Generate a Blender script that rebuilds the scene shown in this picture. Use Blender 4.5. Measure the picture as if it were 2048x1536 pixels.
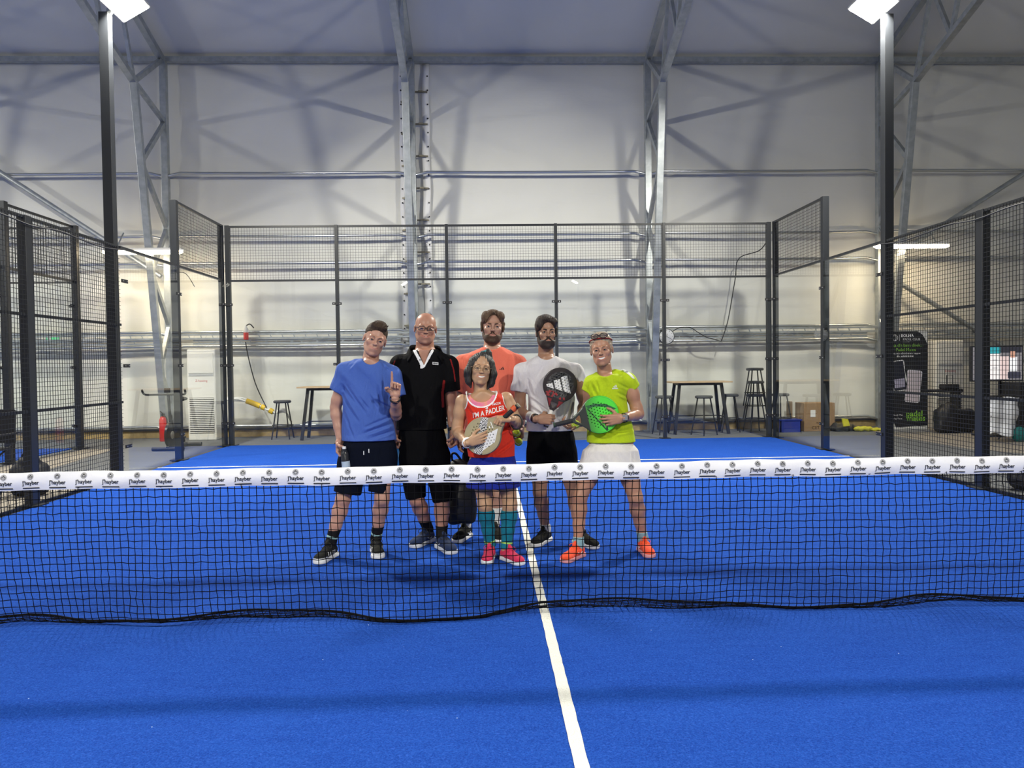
import bpy, bmesh, math, random
import numpy as np
from mathutils import Vector, Matrix
from mathutils.bvhtree import BVHTree
random.seed(7); RNG = np.random.default_rng(7)
SC = bpy.context.scene
for o in list(bpy.data.objects): bpy.data.objects.remove(o)
C = SC.collection
PI = math.pi

# ------------------------------------------------------------------ camera (26 mm phone lens standing in our half of the court)
FPX, CAMX, CAMY, CAMZ, YAW, PITCH, ROLL = 1542.4, -0.317, -4.1556, 1.4209, 0.03399, -0.02515, -0.01279
_fw = np.array([math.sin(YAW)*math.cos(PITCH), math.cos(YAW)*math.cos(PITCH), math.sin(PITCH)])
_r0 = np.array([math.cos(YAW), -math.sin(YAW), 0.0]); _u0 = np.cross(_r0, _fw)
_rt = math.cos(ROLL)*_r0 + math.sin(ROLL)*_u0
_up = -math.sin(ROLL)*_r0 + math.cos(ROLL)*_u0
CAM = np.array([CAMX, CAMY, CAMZ])
cd = bpy.data.cameras.new('camera'); cam = bpy.data.objects.new('camera', cd); C.objects.link(cam)
cd.sensor_width = 36.0; cd.lens = FPX/2048*36.0; cd.clip_start = 0.05; cd.clip_end = 200
M = Matrix(((_rt[0], _up[0], -_fw[0], CAM[0]), (_rt[1], _up[1], -_fw[1], CAM[1]), (_rt[2], _up[2], -_fw[2], CAM[2]), (0, 0, 0, 1)))
cam.matrix_world = M
SC.camera = cam

# ------------------------------------------------------------------ world, exposure
SC.view_settings.view_transform = 'Standard'; SC.view_settings.look = 'None'
SC.view_settings.gamma = 1.0; SC.view_settings.use_curve_mapping = False
SC.view_settings.exposure = 0.0
w = bpy.data.worlds.new('world'); SC.world = w; w.use_nodes = True
w.node_tree.nodes['Background'].inputs[0].default_value = (0.6, 0.7, 0.9, 1)
w.node_tree.nodes['Background'].inputs[1].default_value = 0.05
SC.cycles.max_bounces = 8; SC.cycles.diffuse_bounces = 4; SC.cycles.glossy_bounces = 3
SC.cycles.transmission_bounces = 4; SC.cycles.transparent_max_bounces = 24
SC.cycles.caustics_reflective = False; SC.cycles.caustics_refractive = False
SC.cycles.sample_clamp_indirect = 6.0; SC.cycles.use_denoising = True

# light of the lamps (each belongs to a fixture built further down)
FLOOD_POWER = 635.0
FLOODS = [
    (-4.86, 6.0, 6.10, (0.50, 0.0, -0.86)), (4.86, 6.0, 6.10, (-0.50, 0.0, -0.86)),
    (-4.86, -6.0, 6.10, (0.50, 0.0, -0.86)), (4.86, -6.0, 6.10, (-0.50, 0.0, -0.86)),
    (-7.9, 6.0, 6.10, (-0.50, 0.0, -0.86)), (-7.9, -6.0, 6.10, (-0.50, 0.0, -0.86)),
    (-17.4, 6.0, 6.10, (0.50, 0.0, -0.86)), (-17.4, -6.0, 6.10, (0.50, 0.0, -0.86)),
    (-4.86, -20.0, 6.10, (0.50, 0.0, -0.86)), (4.86, -20.0, 6.10, (-0.50, 0.0, -0.86)),
]
def area_light(name, loc, aim, sx, sy, power, color, parent=None, spread=180):
    l = bpy.data.lights.new(name, 'AREA'); l.shape = 'RECTANGLE'; l.size = sx; l.size_y = sy
    l.energy = power; l.color = color; l.spread = math.radians(spread)
    o = bpy.data.objects.new(name, l); C.objects.link(o)
    o.location = loc; o.rotation_euler = Vector(aim).to_track_quat('-Z', 'Y').to_euler()
    o['kind'] = 'helper'
    if parent is not None:
        o.parent = parent; o.location = Vector(loc) - Vector(parent.location)
    return o
for i, (x, y, z, a) in enumerate(FLOODS):
    pw = FLOOD_POWER * (0.8 if i > 3 else 1.0)
    area_light('floodlight_beam', (x, y, z), a, 0.62, 0.34, pw, (0.985, 0.95, 0.835), None, 166)
area_light('tube_beam', (-6.88, 10.98, 3.62), (0, 0.25, -1), 1.45, 0.06, 44, (1.0, 0.80, 0.50))
area_light('tube_beam', (8.19, 10.98, 3.60), (0, 0.25, -1), 1.45, 0.06, 44, (1.0, 0.80, 0.50))

def ray(px, py): return _fw + (px-1024)/FPX*_rt + (768-py)/FPX*_up
def U(px, py, Y):            # the point at world depth Y seen at (px, py)
    d = ray(px, py); return CAM + d*(Y-CAM[1])/d[1]
def G(px, py, z=0.0):        # the floor point seen at (px, py)
    d = ray(px, py); return CAM + d*(z-CAM[2])/d[2]

# ------------------------------------------------------------------ materials
MATS = {}
def mat(name, col, rough=0.6, metal=0.0, noise=None, bump=None, spec=None, emis=None, coat=None, sheen=None):
    """noise=(scale, other colour, amount)  bump=(scale, strength, distance)"""
    if name in MATS: return MATS[name]
    m = bpy.data.materials.new(name); m.use_nodes = True; nt = m.node_tree
    b = nt.nodes['Principled BSDF']
    b.inputs['Base Color'].default_value = (*col, 1); b.inputs['Roughness'].default_value = rough
    b.inputs['Metallic'].default_value = metal
    if spec is not None: b.inputs['Specular IOR Level'].default_value = spec
    if coat: b.inputs['Coat Weight'].default_value = coat
    if sheen: b.inputs['Sheen Weight'].default_value = sheen
    if emis: b.inputs['Emission Color'].default_value = (*emis[0], 1); b.inputs['Emission Strength'].default_value = emis[1]
    if noise or bump: tc = nt.nodes.new('ShaderNodeTexCoord')
    if noise:
        n = nt.nodes.new('ShaderNodeTexNoise'); n.inputs['Scale'].default_value = noise[0]; n.inputs['Detail'].default_value = 5
        nt.links.new(tc.outputs['Object'], n.inputs['Vector'])
        mx = nt.nodes.new('ShaderNodeMix'); mx.data_type = 'RGBA'
        mr = nt.nodes.new('ShaderNodeMapRange'); mr.inputs[1].default_value = 0.35; mr.inputs[2].default_value = 0.68
        mr.inputs[4].default_value = noise[2]
        nt.links.new(n.outputs[0], mr.inputs[0]); nt.links.new(mr.outputs[0], mx.inputs[0])
        mx.inputs[6].default_value = (*col, 1); mx.inputs[7].default_value = (*noise[1], 1)
        nt.links.new(mx.outputs[2], b.inputs['Base Color'])
    if bump:
        n = nt.nodes.new('ShaderNodeTexNoise'); n.inputs['Scale'].default_value = bump[0]; n.inputs['Detail'].default_value = 4
        nt.links.new(tc.outputs['Object'], n.inputs['Vector'])
        bp = nt.nodes.new('ShaderNodeBump'); bp.inputs['Strength'].default_value = bump[1]; bp.inputs['Distance'].default_value = bump[2]
        nt.links.new(n.outputs[0], bp.inputs['Height']); nt.links.new(bp.outputs[0], b.inputs['Normal'])
    MATS[name] = m; return m

def NN(nt, t, **k):
    n = nt.nodes.new(t)
    for a, v in k.items(): setattr(n, a, v)
    return n
def math_(nt, op, a, b=None, clamp=False):
    n = nt.nodes.new('ShaderNodeMath'); n.operation = op; n.use_clamp = clamp
    for i, v in enumerate((a, b)):
        if v is None: continue
        if isinstance(v, (int, float)): n.inputs[i].default_value = v
        else: nt.links.new(v, n.inputs[i])
    return n.outputs[0]
def mixc(nt, fac, a, b):
    n = nt.nodes.new('ShaderNodeMix'); n.data_type = 'RGBA'
    for i, v in ((0, fac), (6, a), (7, b)):
        if isinstance(v, tuple): n.inputs[i].default_value = (*v, 1)
        elif isinstance(v, (int, float)): n.inputs[i].default_value = v
        else: nt.links.new(v, n.inputs[i])
    return n.outputs[2]

def turf_mat(name, col, dark, line=False):
    m = bpy.data.materials.new(name); m.use_nodes = True; nt = m.node_tree; b = nt.nodes['Principled BSDF']
    tc = NN(nt, 'ShaderNodeTexCoord')
    n1 = NN(nt, 'ShaderNodeTexNoise'); n1.inputs['Scale'].default_value = 170; n1.inputs['Detail'].default_value = 3
    n2 = NN(nt, 'ShaderNodeTexNoise'); n2.inputs['Scale'].default_value = 2.2; n2.inputs['Detail'].default_value = 6
    mp = NN(nt, 'ShaderNodeMapping'); mp.inputs['Scale'].default_value = (0.35, 1.6, 1)
    n3 = NN(nt, 'ShaderNodeTexNoise'); n3.inputs['Scale'].default_value = 14; n3.inputs['Detail'].default_value = 6
    for n in (n1, n2): nt.links.new(tc.outputs['Object'], n.inputs['Vector'])
    nt.links.new(tc.outputs['Object'], mp.inputs[0]); nt.links.new(mp.outputs[0], n3.inputs['Vector'])
    mr = NN(nt, 'ShaderNodeMapRange'); mr.inputs[1].default_value = 0.36; mr.inputs[2].default_value = 0.64; nt.links.new(n1.outputs[0], mr.inputs[0])
    f = math_(nt, 'ADD', math_(nt, 'MULTIPLY', mr.outputs[0], 0.75), math_(nt, 'ADD', math_(nt, 'MULTIPLY', n2.outputs[0], 0.35), math_(nt, 'MULTIPLY', n3.outputs[0], 0.5)))
    f = math_(nt, 'SUBTRACT', f, 0.32, True)
    c = mixc(nt, f, dark, col)
    n4 = NN(nt, 'ShaderNodeTexNoise'); n4.inputs['Scale'].default_value = 75; n4.inputs['Detail'].default_value = 6; n4.inputs['Roughness'].default_value = 0.75; nt.links.new(tc.outputs['Object'], n4.inputs['Vector'])
    m4 = NN(nt, 'ShaderNodeMapRange'); m4.inputs[1].default_value = 0.52; m4.inputs[2].default_value = 0.70; m4.inputs[4].default_value = 0.5; nt.links.new(n4.outputs[0], m4.inputs[0])
    c = mixc(nt, m4.outputs[0], c, tuple(min(0.9, q*1.5+0.03) for q in col))
    vo = NN(nt, 'ShaderNodeTexVoronoi'); vo.inputs['Scale'].default_value = 6.0
    nt.links.new(tc.outputs['Object'], vo.inputs['Vector'])
    sand = math_(nt, 'LESS_THAN', vo.outputs['Distance'], 0.018 if not line else 0.0)
    c = mixc(nt, sand, c, (0.45, 0.55, 0.75))
    nt.links.new(c, b.inputs['Base Color']); b.inputs['Roughness'].default_value = 0.9
    b.inputs['Specular IOR Level'].default_value = 0.04
    bp = NN(nt, 'ShaderNodeBump'); bp.inputs['Strength'].default_value = 0.6; bp.inputs['Distance'].default_value = 0.006
    nt.links.new(n1.outputs[0], bp.inputs['Height']); nt.links.new(bp.outputs[0], b.inputs['Normal'])
    return m
TURF = turf_mat('blue_turf', (0.019, 0.088, 0.43), (0.008, 0.041, 0.26))
TURFL = turf_mat('white_turf', (0.86, 0.86, 0.80), (0.62, 0.62, 0.56), True)
CARPET = mat('grey_carpet', (0.10, 0.105, 0.112), 0.95, noise=(140, (0.21, 0.215, 0.22), 0.9), bump=(160, 0.5, 0.004), spec=0.1)
BEIGE = mat('beige_carpet', (0.24, 0.215, 0.18), 0.95, noise=(120, (0.34, 0.31, 0.27), 0.8), bump=(160, 0.5, 0.004), spec=0.1)

def tarp_mat():
    m = bpy.data.materials.new('white_tarpaulin'); m.use_nodes = True; nt = m.node_tree; b = nt.nodes['Principled BSDF']
    tc = NN(nt, 'ShaderNodeTexCoord'); sep = NN(nt, 'ShaderNodeSeparateXYZ'); nt.links.new(tc.outputs['Object'], sep.inputs[0])
    n2 = NN(nt, 'ShaderNodeTexNoise'); n2.inputs['Scale'].default_value = 0.8; n2.inputs['Detail'].default_value = 7
    nt.links.new(tc.outputs['Object'], n2.inputs['Vector'])
    c = mixc(nt, n2.outputs[0], (0.70, 0.70, 0.655), (0.78, 0.78, 0.735))
    nt.links.new(c, b.inputs['Base Color']); b.inputs['Roughness'].default_value = 0.62
    b.inputs['Specular IOR Level'].default_value = 0.25
    # welded seams every 0.62 m and soft creases
    sw = math_(nt, 'FRACT', math_(nt, 'MULTIPLY', sep.outputs[2], 1.0/0.83))
    sm = math_(nt, 'SMOOTH_MIN', sw, 0.04)
    mp = NN(nt, 'ShaderNodeMapping'); mp.inputs['Scale'].default_value = (0.5, 1, 1.7)
    nt.links.new(tc.outputs['Object'], mp.inputs[0])
    n1 = NN(nt, 'ShaderNodeTexNoise'); n1.inputs['Scale'].default_value = 2.2; n1.inputs['Detail'].default_value = 6; n1.inputs['Distortion'].default_value = 0.6
    nt.links.new(mp.outputs[0], n1.inputs['Vector'])
    h = math_(nt, 'ADD', math_(nt, 'MULTIPLY', sm, 0.25), math_(nt, 'MULTIPLY', n1.outputs[0], 0.8))
    bp = NN(nt, 'ShaderNodeBump'); bp.inputs['Strength'].default_value = 0.35; bp.inputs['Distance'].default_value = 0.03
    nt.links.new(h, bp.inputs['Height']); nt.links.new(bp.outputs[0], b.inputs['Normal'])
    return m
TARP = tarp_mat()
GALV = mat('galvanized_steel', (0.36, 0.39, 0.41), 0.42, 0.75, noise=(9, (0.50, 0.53, 0.55), 0.8), bump=(40, 0.1, 0.002))
TUBE = mat('zinc_tube', (0.55, 0.57, 0.58), 0.28, 0.9)
BLK = mat('anthracite_paint', (0.013, 0.015, 0.019), 0.40, 0.0)
WIRE = mat('black_wire', (0.010, 0.011, 0.013), 0.5, 0.0)
NETM = mat('net_cord', (0.005, 0.005, 0.006), 0.9, spec=0.1)
WHT = mat('white_vinyl', (0.86, 0.86, 0.86), 0.45)
INK = mat('black_ink', (0.02, 0.02, 0.02), 0.6)
STEEL = mat('bright_screw', (0.8, 0.8, 0.8), 0.3, 1.0)
RUB = mat('black_rubber', (0.014, 0.014, 0.016), 0.65)
DGREY = mat('dark_grey_felt', (0.075, 0.078, 0.085), 0.8)
BMET = mat('black_metal', (0.014, 0.014, 0.016), 0.45)
WOOD = mat('pale_wood', (0.56, 0.40, 0.24), 0.5, noise=(6, (0.45, 0.31, 0.18), 0.7))
BEAMW = mat('raw_timber', (0.40, 0.29, 0.13), 0.8, noise=(10, (0.25, 0.18, 0.08), 0.8))
ACW = mat('cream_enamel', (0.74, 0.73, 0.69), 0.4)
ACG = mat('grille_dark', (0.05, 0.05, 0.05), 0.6)
RED = mat('red_enamel', (0.55, 0.02, 0.02), 0.35)
CARD = mat('cardboard', (0.36, 0.23, 0.12), 0.85, noise=(5, (0.30, 0.19, 0.10), 0.6))
YEL = mat('hi_vis_yellow', (0.62, 0.60, 0.03), 0.6)
BLUEP = mat('blue_plastic', (0.01, 0.03, 0.30), 0.4)

def glass_mat():
    m = bpy.data.materials.new('court_glass'); m.use_nodes = True; nt = m.node_tree
    for n in list(nt.nodes): nt.nodes.remove(n)
    out = NN(nt, 'ShaderNodeOutputMaterial'); tr = NN(nt, 'ShaderNodeBsdfTransparent'); tr.inputs[0].default_value = (0.965, 0.985, 0.975, 1)
    gl = NN(nt, 'ShaderNodeBsdfGlossy'); gl.inputs['Roughness'].default_value = 0.0; gl.inputs[0].default_value = (0.95, 0.97, 0.97, 1)
    lw = NN(nt, 'ShaderNodeLayerWeight'); lw.inputs[0].default_value = 0.5
    mx = NN(nt, 'ShaderNodeMixShader')
    f = math_(nt, 'MULTIPLY_ADD', math_(nt, 'POWER', lw.outputs['Facing'], 5.0), 1.5, True)
    f.node.inputs[2].default_value = 0.055
    nt.links.new(f, mx.inputs[0]); nt.links.new(tr.outputs[0], mx.inputs[1]); nt.links.new(gl.outputs[0], mx.inputs[2])
    nt.links.new(mx.outputs[0], out.inputs[0])
    return m
GLASS = glass_mat()

# ------------------------------------------------------------------ mesh helpers
def vcat(a): return np.asarray(a, dtype=float)
class MB:
    def __init__(s): s.v = []; s.f = []; s.mi = []; s.m = 0
    def add(s, v, f):
        b = len(s.v); s.v.extend([tuple(map(float, q)) for q in v]); s.f.extend([tuple(b+i for i in q) for q in f]); s.mi.extend([s.m]*len(f))
    def box(s, c, size, R=None):
        hx, hy, hz = [q/2 for q in size]; c = vcat(c)
        P = [vcat(p) for p in ((-hx,-hy,-hz),(hx,-hy,-hz),(hx,hy,-hz),(-hx,hy,-hz),(-hx,-hy,hz),(hx,-hy,hz),(hx,hy,hz),(-hx,hy,hz))]
        if R is not None: P = [R @ p for p in P]
        s.add([c+p for p in P], [(0,3,2,1),(4,5,6,7),(0,1,5,4),(1,2,6,5),(2,3,7,6),(3,0,4,7)])
    def beam(s, a, b, w, h, up=(0, 0, 1)):
        a = vcat(a); b = vcat(b); d = b-a; L = np.linalg.norm(d); d = d/L; up = vcat(up)
        x = np.cross(d, up)
        if np.linalg.norm(x) < 1e-4: x = np.cross(d, (0, 1, 0))
        x /= np.linalg.norm(x); y = np.cross(x, d)
        s.box((a+b)/2, (w, h, L), np.stack([x, y, d], 1))
    def tube(s, pts, r, n=8, caps=True, closed=False):
        pts = [vcat(p) for p in pts]; m = len(pts); rr = r if hasattr(r, '__len__') else [r]*m
        rings = []; prev = None
        for i, p in enumerate(pts):
            if closed: t = pts[(i+1) % m]-pts[i-1]
            else: t = pts[min(i+1, m-1)]-pts[max(i-1, 0)]
            t = t/(np.linalg.norm(t)+1e-12)
            if prev is None:
                x = np.cross(t, (0, 0, 1.0))
                if np.linalg.norm(x) < 0.1: x = np.cross(t, (0, 1.0, 0))
            else: x = prev - t*np.dot(prev, t)
            x /= np.linalg.norm(x); prev = x; y = np.cross(t, x)
            rings.append([p+rr[i]*(math.cos(2*PI*k/n)*x+math.sin(2*PI*k/n)*y) for k in range(n)])
        V = [q for g in rings for q in g]; F = []
        for i in range(m if closed else m-1):
            j = (i+1) % m
            for k in range(n): F.append((i*n+k, i*n+(k+1) % n, j*n+(k+1) % n, j*n+k))
        if caps and not closed: F.append(tuple(range(n))[::-1]); F.append(tuple((m-1)*n+k for k in range(n)))
        s.add(V, F)
    def lathe(s, prof, c=(0, 0, 0), n=24, R=None):
        c = vcat(c); V = []; F = []
        for (r, z) in prof:
            for k in range(n):
                p = vcat((r*math.cos(2*PI*k/n), r*math.sin(2*PI*k/n), z)); V.append(c+(R @ p if R is not None else p))
        m = len(prof)
        for i in range(m-1):
            for k in range(n): F.append((i*n+k, i*n+(k+1) % n, (i+1)*n+(k+1) % n, (i+1)*n+k))
        F.append(tuple(range(n))[::-1]); F.append(tuple((m-1)*n+k for k in range(n)))
        s.add(V, F)
    def prism(s, poly, o, ux, uy, depth):      # polygon in plane (ux, uy) from o, thickened backwards along the normal
        o = vcat(o); ux = vcat(ux); uy = vcat(uy); nn = np.cross(ux, uy); nn /= np.linalg.norm(nn); n = len(poly)
        V = [o+a*ux+b*uy for a, b in poly]+[o+a*ux+b*uy-nn*depth for a, b in poly]
        F = [tuple(range(n)), tuple(range(n, 2*n))[::-1]]+[(i, n+i, n+(i+1) % n, (i+1) % n) for i in range(n)]
        s.add(V, F)
    def build(s, name, m, parent=None, smooth=False, bevel=0, label=None):
        me = bpy.data.meshes.new(name); off = org(parent)
        V = np.array(s.v)-off if len(s.v) else np.zeros((0, 3))
        me.from_pydata([tuple(q) for q in V], [], s.f)
        for q in (m if isinstance(m, (list, tuple)) else [m]): me.materials.append(q)
        if isinstance(m, (list, tuple)): me.polygons.foreach_set('material_index', s.mi)
        bm = bmesh.new(); bm.from_mesh(me); bmesh.ops.recalc_face_normals(bm, faces=bm.faces); bm.to_mesh(me); bm.free()
        if smooth:
            me.polygons.foreach_set('use_smooth', [True]*len(me.polygons))
            try: me.set_sharp_from_angle(angle=0.7)
            except Exception: pass
        return link(name, me, parent, bevel, label)
def org(p):
    return np.array(p.get('_o', (0, 0, 0))) if p is not None else np.zeros(3)
def link(name, me, parent=None, bevel=0, label=None):
    o = bpy.data.objects.new(name, me); C.objects.link(o)
    if parent is not None:
        o.parent = parent; o['_o'] = [float(q) for q in org(parent)]
    if bevel:
        md = o.modifiers.new('b', 'BEVEL'); md.width = bevel; md.segments = 2; md.limit_method = 'ANGLE'
    if label: o['label'] = label
    return o
def thing(name, label, cat, loc=(0, 0, 0), group=None, kind=None):
    o = bpy.data.objects.new(name, None); C.objects.link(o); o.location = tuple(map(float, loc)); o['_o'] = list(map(float, loc))
    o.empty_display_size = 0.1
    return tag(o, label, cat, group, kind)
def tag(o, label=None, cat=None, group=None, kind=None):
    if label: o['label'] = label
    if cat: o['category'] = cat
    if group: o['group'] = group
    if kind: o['kind'] = kind
    return o
def kids(o): return [c for c in bpy.data.objects if c.parent == o]
def dup(o, parent=None):
    c = o.copy(); C.objects.link(c); c.parent = parent
    for ch in kids(o): dup(ch, c)
    return c
def struct(o): o['kind'] = 'structure'; return o
def bez(P, n=16):     # Catmull-Rom through the points
    P = [vcat(p) for p in P]; Q = [P[0]]+P+[P[-1]]; out = []
    for i in range(1, len(Q)-2):
        for k in range(n):
            t = k/n; a, b, c, d = Q[i-1], Q[i], Q[i+1], Q[i+2]
            out.append(0.5*((2*b)+(-a+c)*t+(2*a-5*b+4*c-d)*t*t+(-a+3*b-3*c+d)*t**3))
    out.append(P[-1]); return out

def text_geo(s, size, bold=0.0, align='CENTER', shear=0.0, sx=1.0):
    cu = bpy.data.curves.new('t', 'FONT'); cu.body = s; cu.size = size; cu.align_x = align; cu.align_y = 'CENTER'; cu.offset = bold; cu.shear = shear
    cu.resolution_u = 3
    o = bpy.data.objects.new('t', cu); C.objects.link(o)
    bpy.context.view_layer.update()
    me = o.to_mesh(); V = np.array([v.co[:] for v in me.vertices]) if len(me.vertices) else np.zeros((0, 3)); F = [tuple(p.vertices) for p in me.polygons]
    o.to_mesh_clear(); bpy.data.objects.remove(o); bpy.data.curves.remove(cu)
    if len(V): V[:, 0] *= sx
    return V, F
def flat_text(mb, s, size, o, ux=(1, 0, 0), uy=(0, 0, 1), **k):
    V, F = text_geo(s, size, **k); o = vcat(o); ux = vcat(ux); uy = vcat(uy)
    mb.add([o+v[0]*ux+v[1]*uy for v in V], F)
def disc(n=20, r=1.0, c=(0, 0), r2=None):
    if r2 is None: return [(c[0]+r*math.cos(2*PI*k/n), c[1]+r*math.sin(2*PI*k/n)) for k in range(n)], [tuple(range(n))]
    V = [(c[0]+q*math.cos(2*PI*k/n), c[1]+q*math.sin(2*PI*k/n)) for q in (r, r2) for k in range(n)]
    return V, [(k, (k+1) % n, n+(k+1) % n, n+k) for k in range(n)]
# ------------------------------------------------------------------ the hall
YW = 12.1; EZ = 7.78; XL, XR, YB = -21.0, 14.5, -26.0; RIDGE_Y = -7.0; SL = 0.34; RZ = EZ+(YW-RIDGE_Y)*SL
def plane_grid(name, P, m, nx=1, ny=1, kind=True):
    mb = MB(); P = [vcat(p) for p in P]; V = []; F = []
    for j in range(ny+1):
        for i in range(nx+1):
            a = P[0]+(P[1]-P[0])*i/nx; b = P[3]+(P[2]-P[3])*i/nx; V.append(a+(b-a)*j/ny)
    for j in range(ny):
        for i in range(nx): q = j*(nx+1)+i; F.append((q, q+1, q+nx+2, q+nx+1))
    mb.add(V, F); o = mb.build(name, m); return struct(o) if kind else o
struct_floor = MB(); struct_floor.box(((XL+XR)/2, (YB+YW)/2, -0.06), (XR-XL, YW-YB, 0.12)); struct(struct_floor.build('floor', CARPET))
fb = MB(); fb.prism([(-7.5, -13), (-5.06, -13), (-5.06, 6.3), (-6.5, 6.3), (-6.95, 9.8), (-7.5, 9.8)], (0, 0, 0.006), (1, 0, 0), (0, 1, 0), 0.006); struct(fb.build('floor', BEIGE))
fb = MB(); pl = [G(1725, 858), G(1767, 868), G(1943, 899), G(2048, 907)]
poly = [(p[0], p[1]) for p in pl]+[(9.0, 5.9), (XR, 3.0), (XR, YW-0.1), (7.3, YW-0.1)]
fb.prism(poly, (0, 0, 0.006), (1, 0, 0), (0, 1, 0), 0.006); struct(fb.build('floor', BEIGE))
# back wall of the hall with a slightly billowing tarpaulin
def tarp_wall():
    nx, nz = 200, 60; X = np.linspace(XL, XR, nx+1); Z = np.linspace(0.0, EZ, nz+1); V = []; F = []
    for z in Z:
        for x in X:
            bay = (x+1.8) % 4.9; e = min(bay, 4.9-bay)
            d = 0.02*math.sin(3.1*x+1.3*z)*math.exp(-e*1.1)+0.012*math.sin(0.9*x+2.3*z)+0.02*math.exp(-e*5)*math.sin(9*z)
            V.append((x, YW+0.03+d, z))
    for j in range(nz):
        for i in range(nx): q = j*(nx+1)+i; F.append((q, q+1, q+nx+2, q+nx+1))
    mb = MB(); mb.add(V, F); o = mb.build('wall_back', TARP, smooth=True); struct(o)
    md = o.modifiers.new('s', 'SOLIDIFY'); md.thickness = 0.01
tarp_wall()
struct(plane_grid('wall_left', [(XL, YB, 0), (XL, YW, 0), (XL, YW, EZ), (XL, YB, EZ)], TARP))
struct(plane_grid('wall_right', [(XR, YB, 0), (XR, YW, 0), (XR, YW, EZ), (XR, YB, EZ)], TARP))
struct(plane_grid('wall_front', [(XL, YB, 0), (XR, YB, 0), (XR, YB, EZ), (XL, YB, EZ)], TARP))
plane_grid('ceiling', [(XL, YW, EZ), (XR, YW, EZ), (XR, RIDGE_Y, RZ), (XL, RIDGE_Y, RZ)], TARP)
plane_grid('ceiling', [(XL, RIDGE_Y, RZ), (XR, RIDGE_Y, RZ), (XR, YB, EZ), (XL, YB, EZ)], TARP)
for nm, x in (('trim_1', XL), ('trim_2', XR)):
    mb = MB(); mb.add([(x, YW, EZ), (x, RIDGE_Y, RZ), (x, YB, EZ)], [(0, 1, 2)]); struct(mb.build(nm, TARP))
mb = MB(); mb.box(((XL+XR)/2, YW-0.09, 0.07), (XR-XL, 0.12, 0.14)); struct(mb.build('baseboard_back', BEAMW))
mb = MB(); mb.box(((XL+XR)/2, YW-0.10, 0.165), (XR-XL, 0.16, 0.04)); struct(mb.build('trim_3', mat('dark_rail', (0.07, 0.07, 0.075), 0.5)))

FX = [-11.72, -6.78, -1.76, 3.12, 8.02, 12.95]; FY = YW-0.2
def frame(x, label):
    t = thing('portal_frame', label, 'steel frame', (x, FY, 0), 'lattice portal frames of the hall')
    oz = [EZ-0.05, 6.44, 4.29, 2.3, 0.7]; kink = np.array([x, 10.55, 6.78])
    mb = MB(); mb.beam((x, FY, 0), (x, FY, EZ-0.03), 0.13, 0.13, (0, 1, 0)); mb.build('outer_column', GALV, t, bevel=0.006)
    b = np.array([x, FY-0.28, 0.0]); mb = MB(); mb.beam(b, kink, 0.13, 0.10, (0, 1, 0)); mb.build('inner_column', GALV, t, bevel=0.006)
    def ip(z): return b+(kink-b)*z/kink[2]
    iz = [6.78, 5.35, 3.3, 1.4]
    seq = [np.array([x, FY, oz[0]]), kink, np.array([x, FY, oz[1]]), ip(iz[1]), np.array([x, FY, oz[2]]), ip(iz[2]), np.array([x, FY, oz[3]]), ip(iz[3]), np.array([x, FY, oz[4]])]
    for i in range(len(seq)-1):
        mb = MB(); mb.beam(seq[i], seq[i+1], 0.07, 0.09, (0, 1, 0)); mb.build('lattice_brace', GALV, t)
    mb = MB(); mb.box((x, FY, 0.01), (0.3, 0.3, 0.02)); mb.build('base_plate', GALV, t)
    yr = RIDGE_Y+0.3
    mb = MB(); mb.beam((x, FY, EZ-0.12), (x, yr, EZ-0.12+(FY-yr)*SL), 0.12, 0.12, (0, 0, 1)); mb.build('upper_chord', GALV, t)
    mb = MB(); mb.beam(kink, (x, yr, kink[2]+(kink[1]-yr)*SL), 0.12, 0.10, (0, 0, 1)); mb.build('lower_chord', GALV, t)
    ys = np.arange(10.55, yr, -1.15); up = True
    prev = kink
    for k, y in enumerate(ys[:-1]):
        y2 = y-0.55
        top = np.array([x, y2, EZ-0.12+(FY-y2)*SL]); low = np.array([x, y-1.15, kink[2]+(kink[1]-(y-1.15))*SL])
        mb = MB(); mb.beam(prev, top, 0.06, 0.08, (0, 1, 0)); mb.build('lattice_brace', GALV, t)
        mb = MB(); mb.beam(top, low, 0.06, 0.08, (0, 1, 0)); mb.build('lattice_brace', GALV, t); prev = low
    return t
for x, l in zip(FX, ['galvanized lattice portal frame hidden past the fence at one end of the hall', 'galvanized lattice portal frame behind the exercise bike and the long tube lamp',
                     'galvanized lattice portal frame behind the bald man, with the laced tarpaulin joint', 'galvanized lattice portal frame standing beside the white wall clock',
                     'galvanized lattice portal frame near the black roll-up banner', 'galvanized lattice portal frame beyond the television corner']):
    frame(x, l)
rows = [(5.40, 'topmost wall tube row'), (4.12, 'second wall tube row, at fence-top level'), (3.57, 'third wall tube row from the roof'),
        (2.17, 'fourth wall tube row, above the cable ladder'), (1.88, 'fifth wall tube row, under the cable ladder'), (0.24, 'lowest wall tube row, near the floor')]
bays = ['bay beyond the neighbouring court', 'bay of the yellow hose', 'bay behind the six players', 'bay of the stacked stools', 'bay behind the television']
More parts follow.
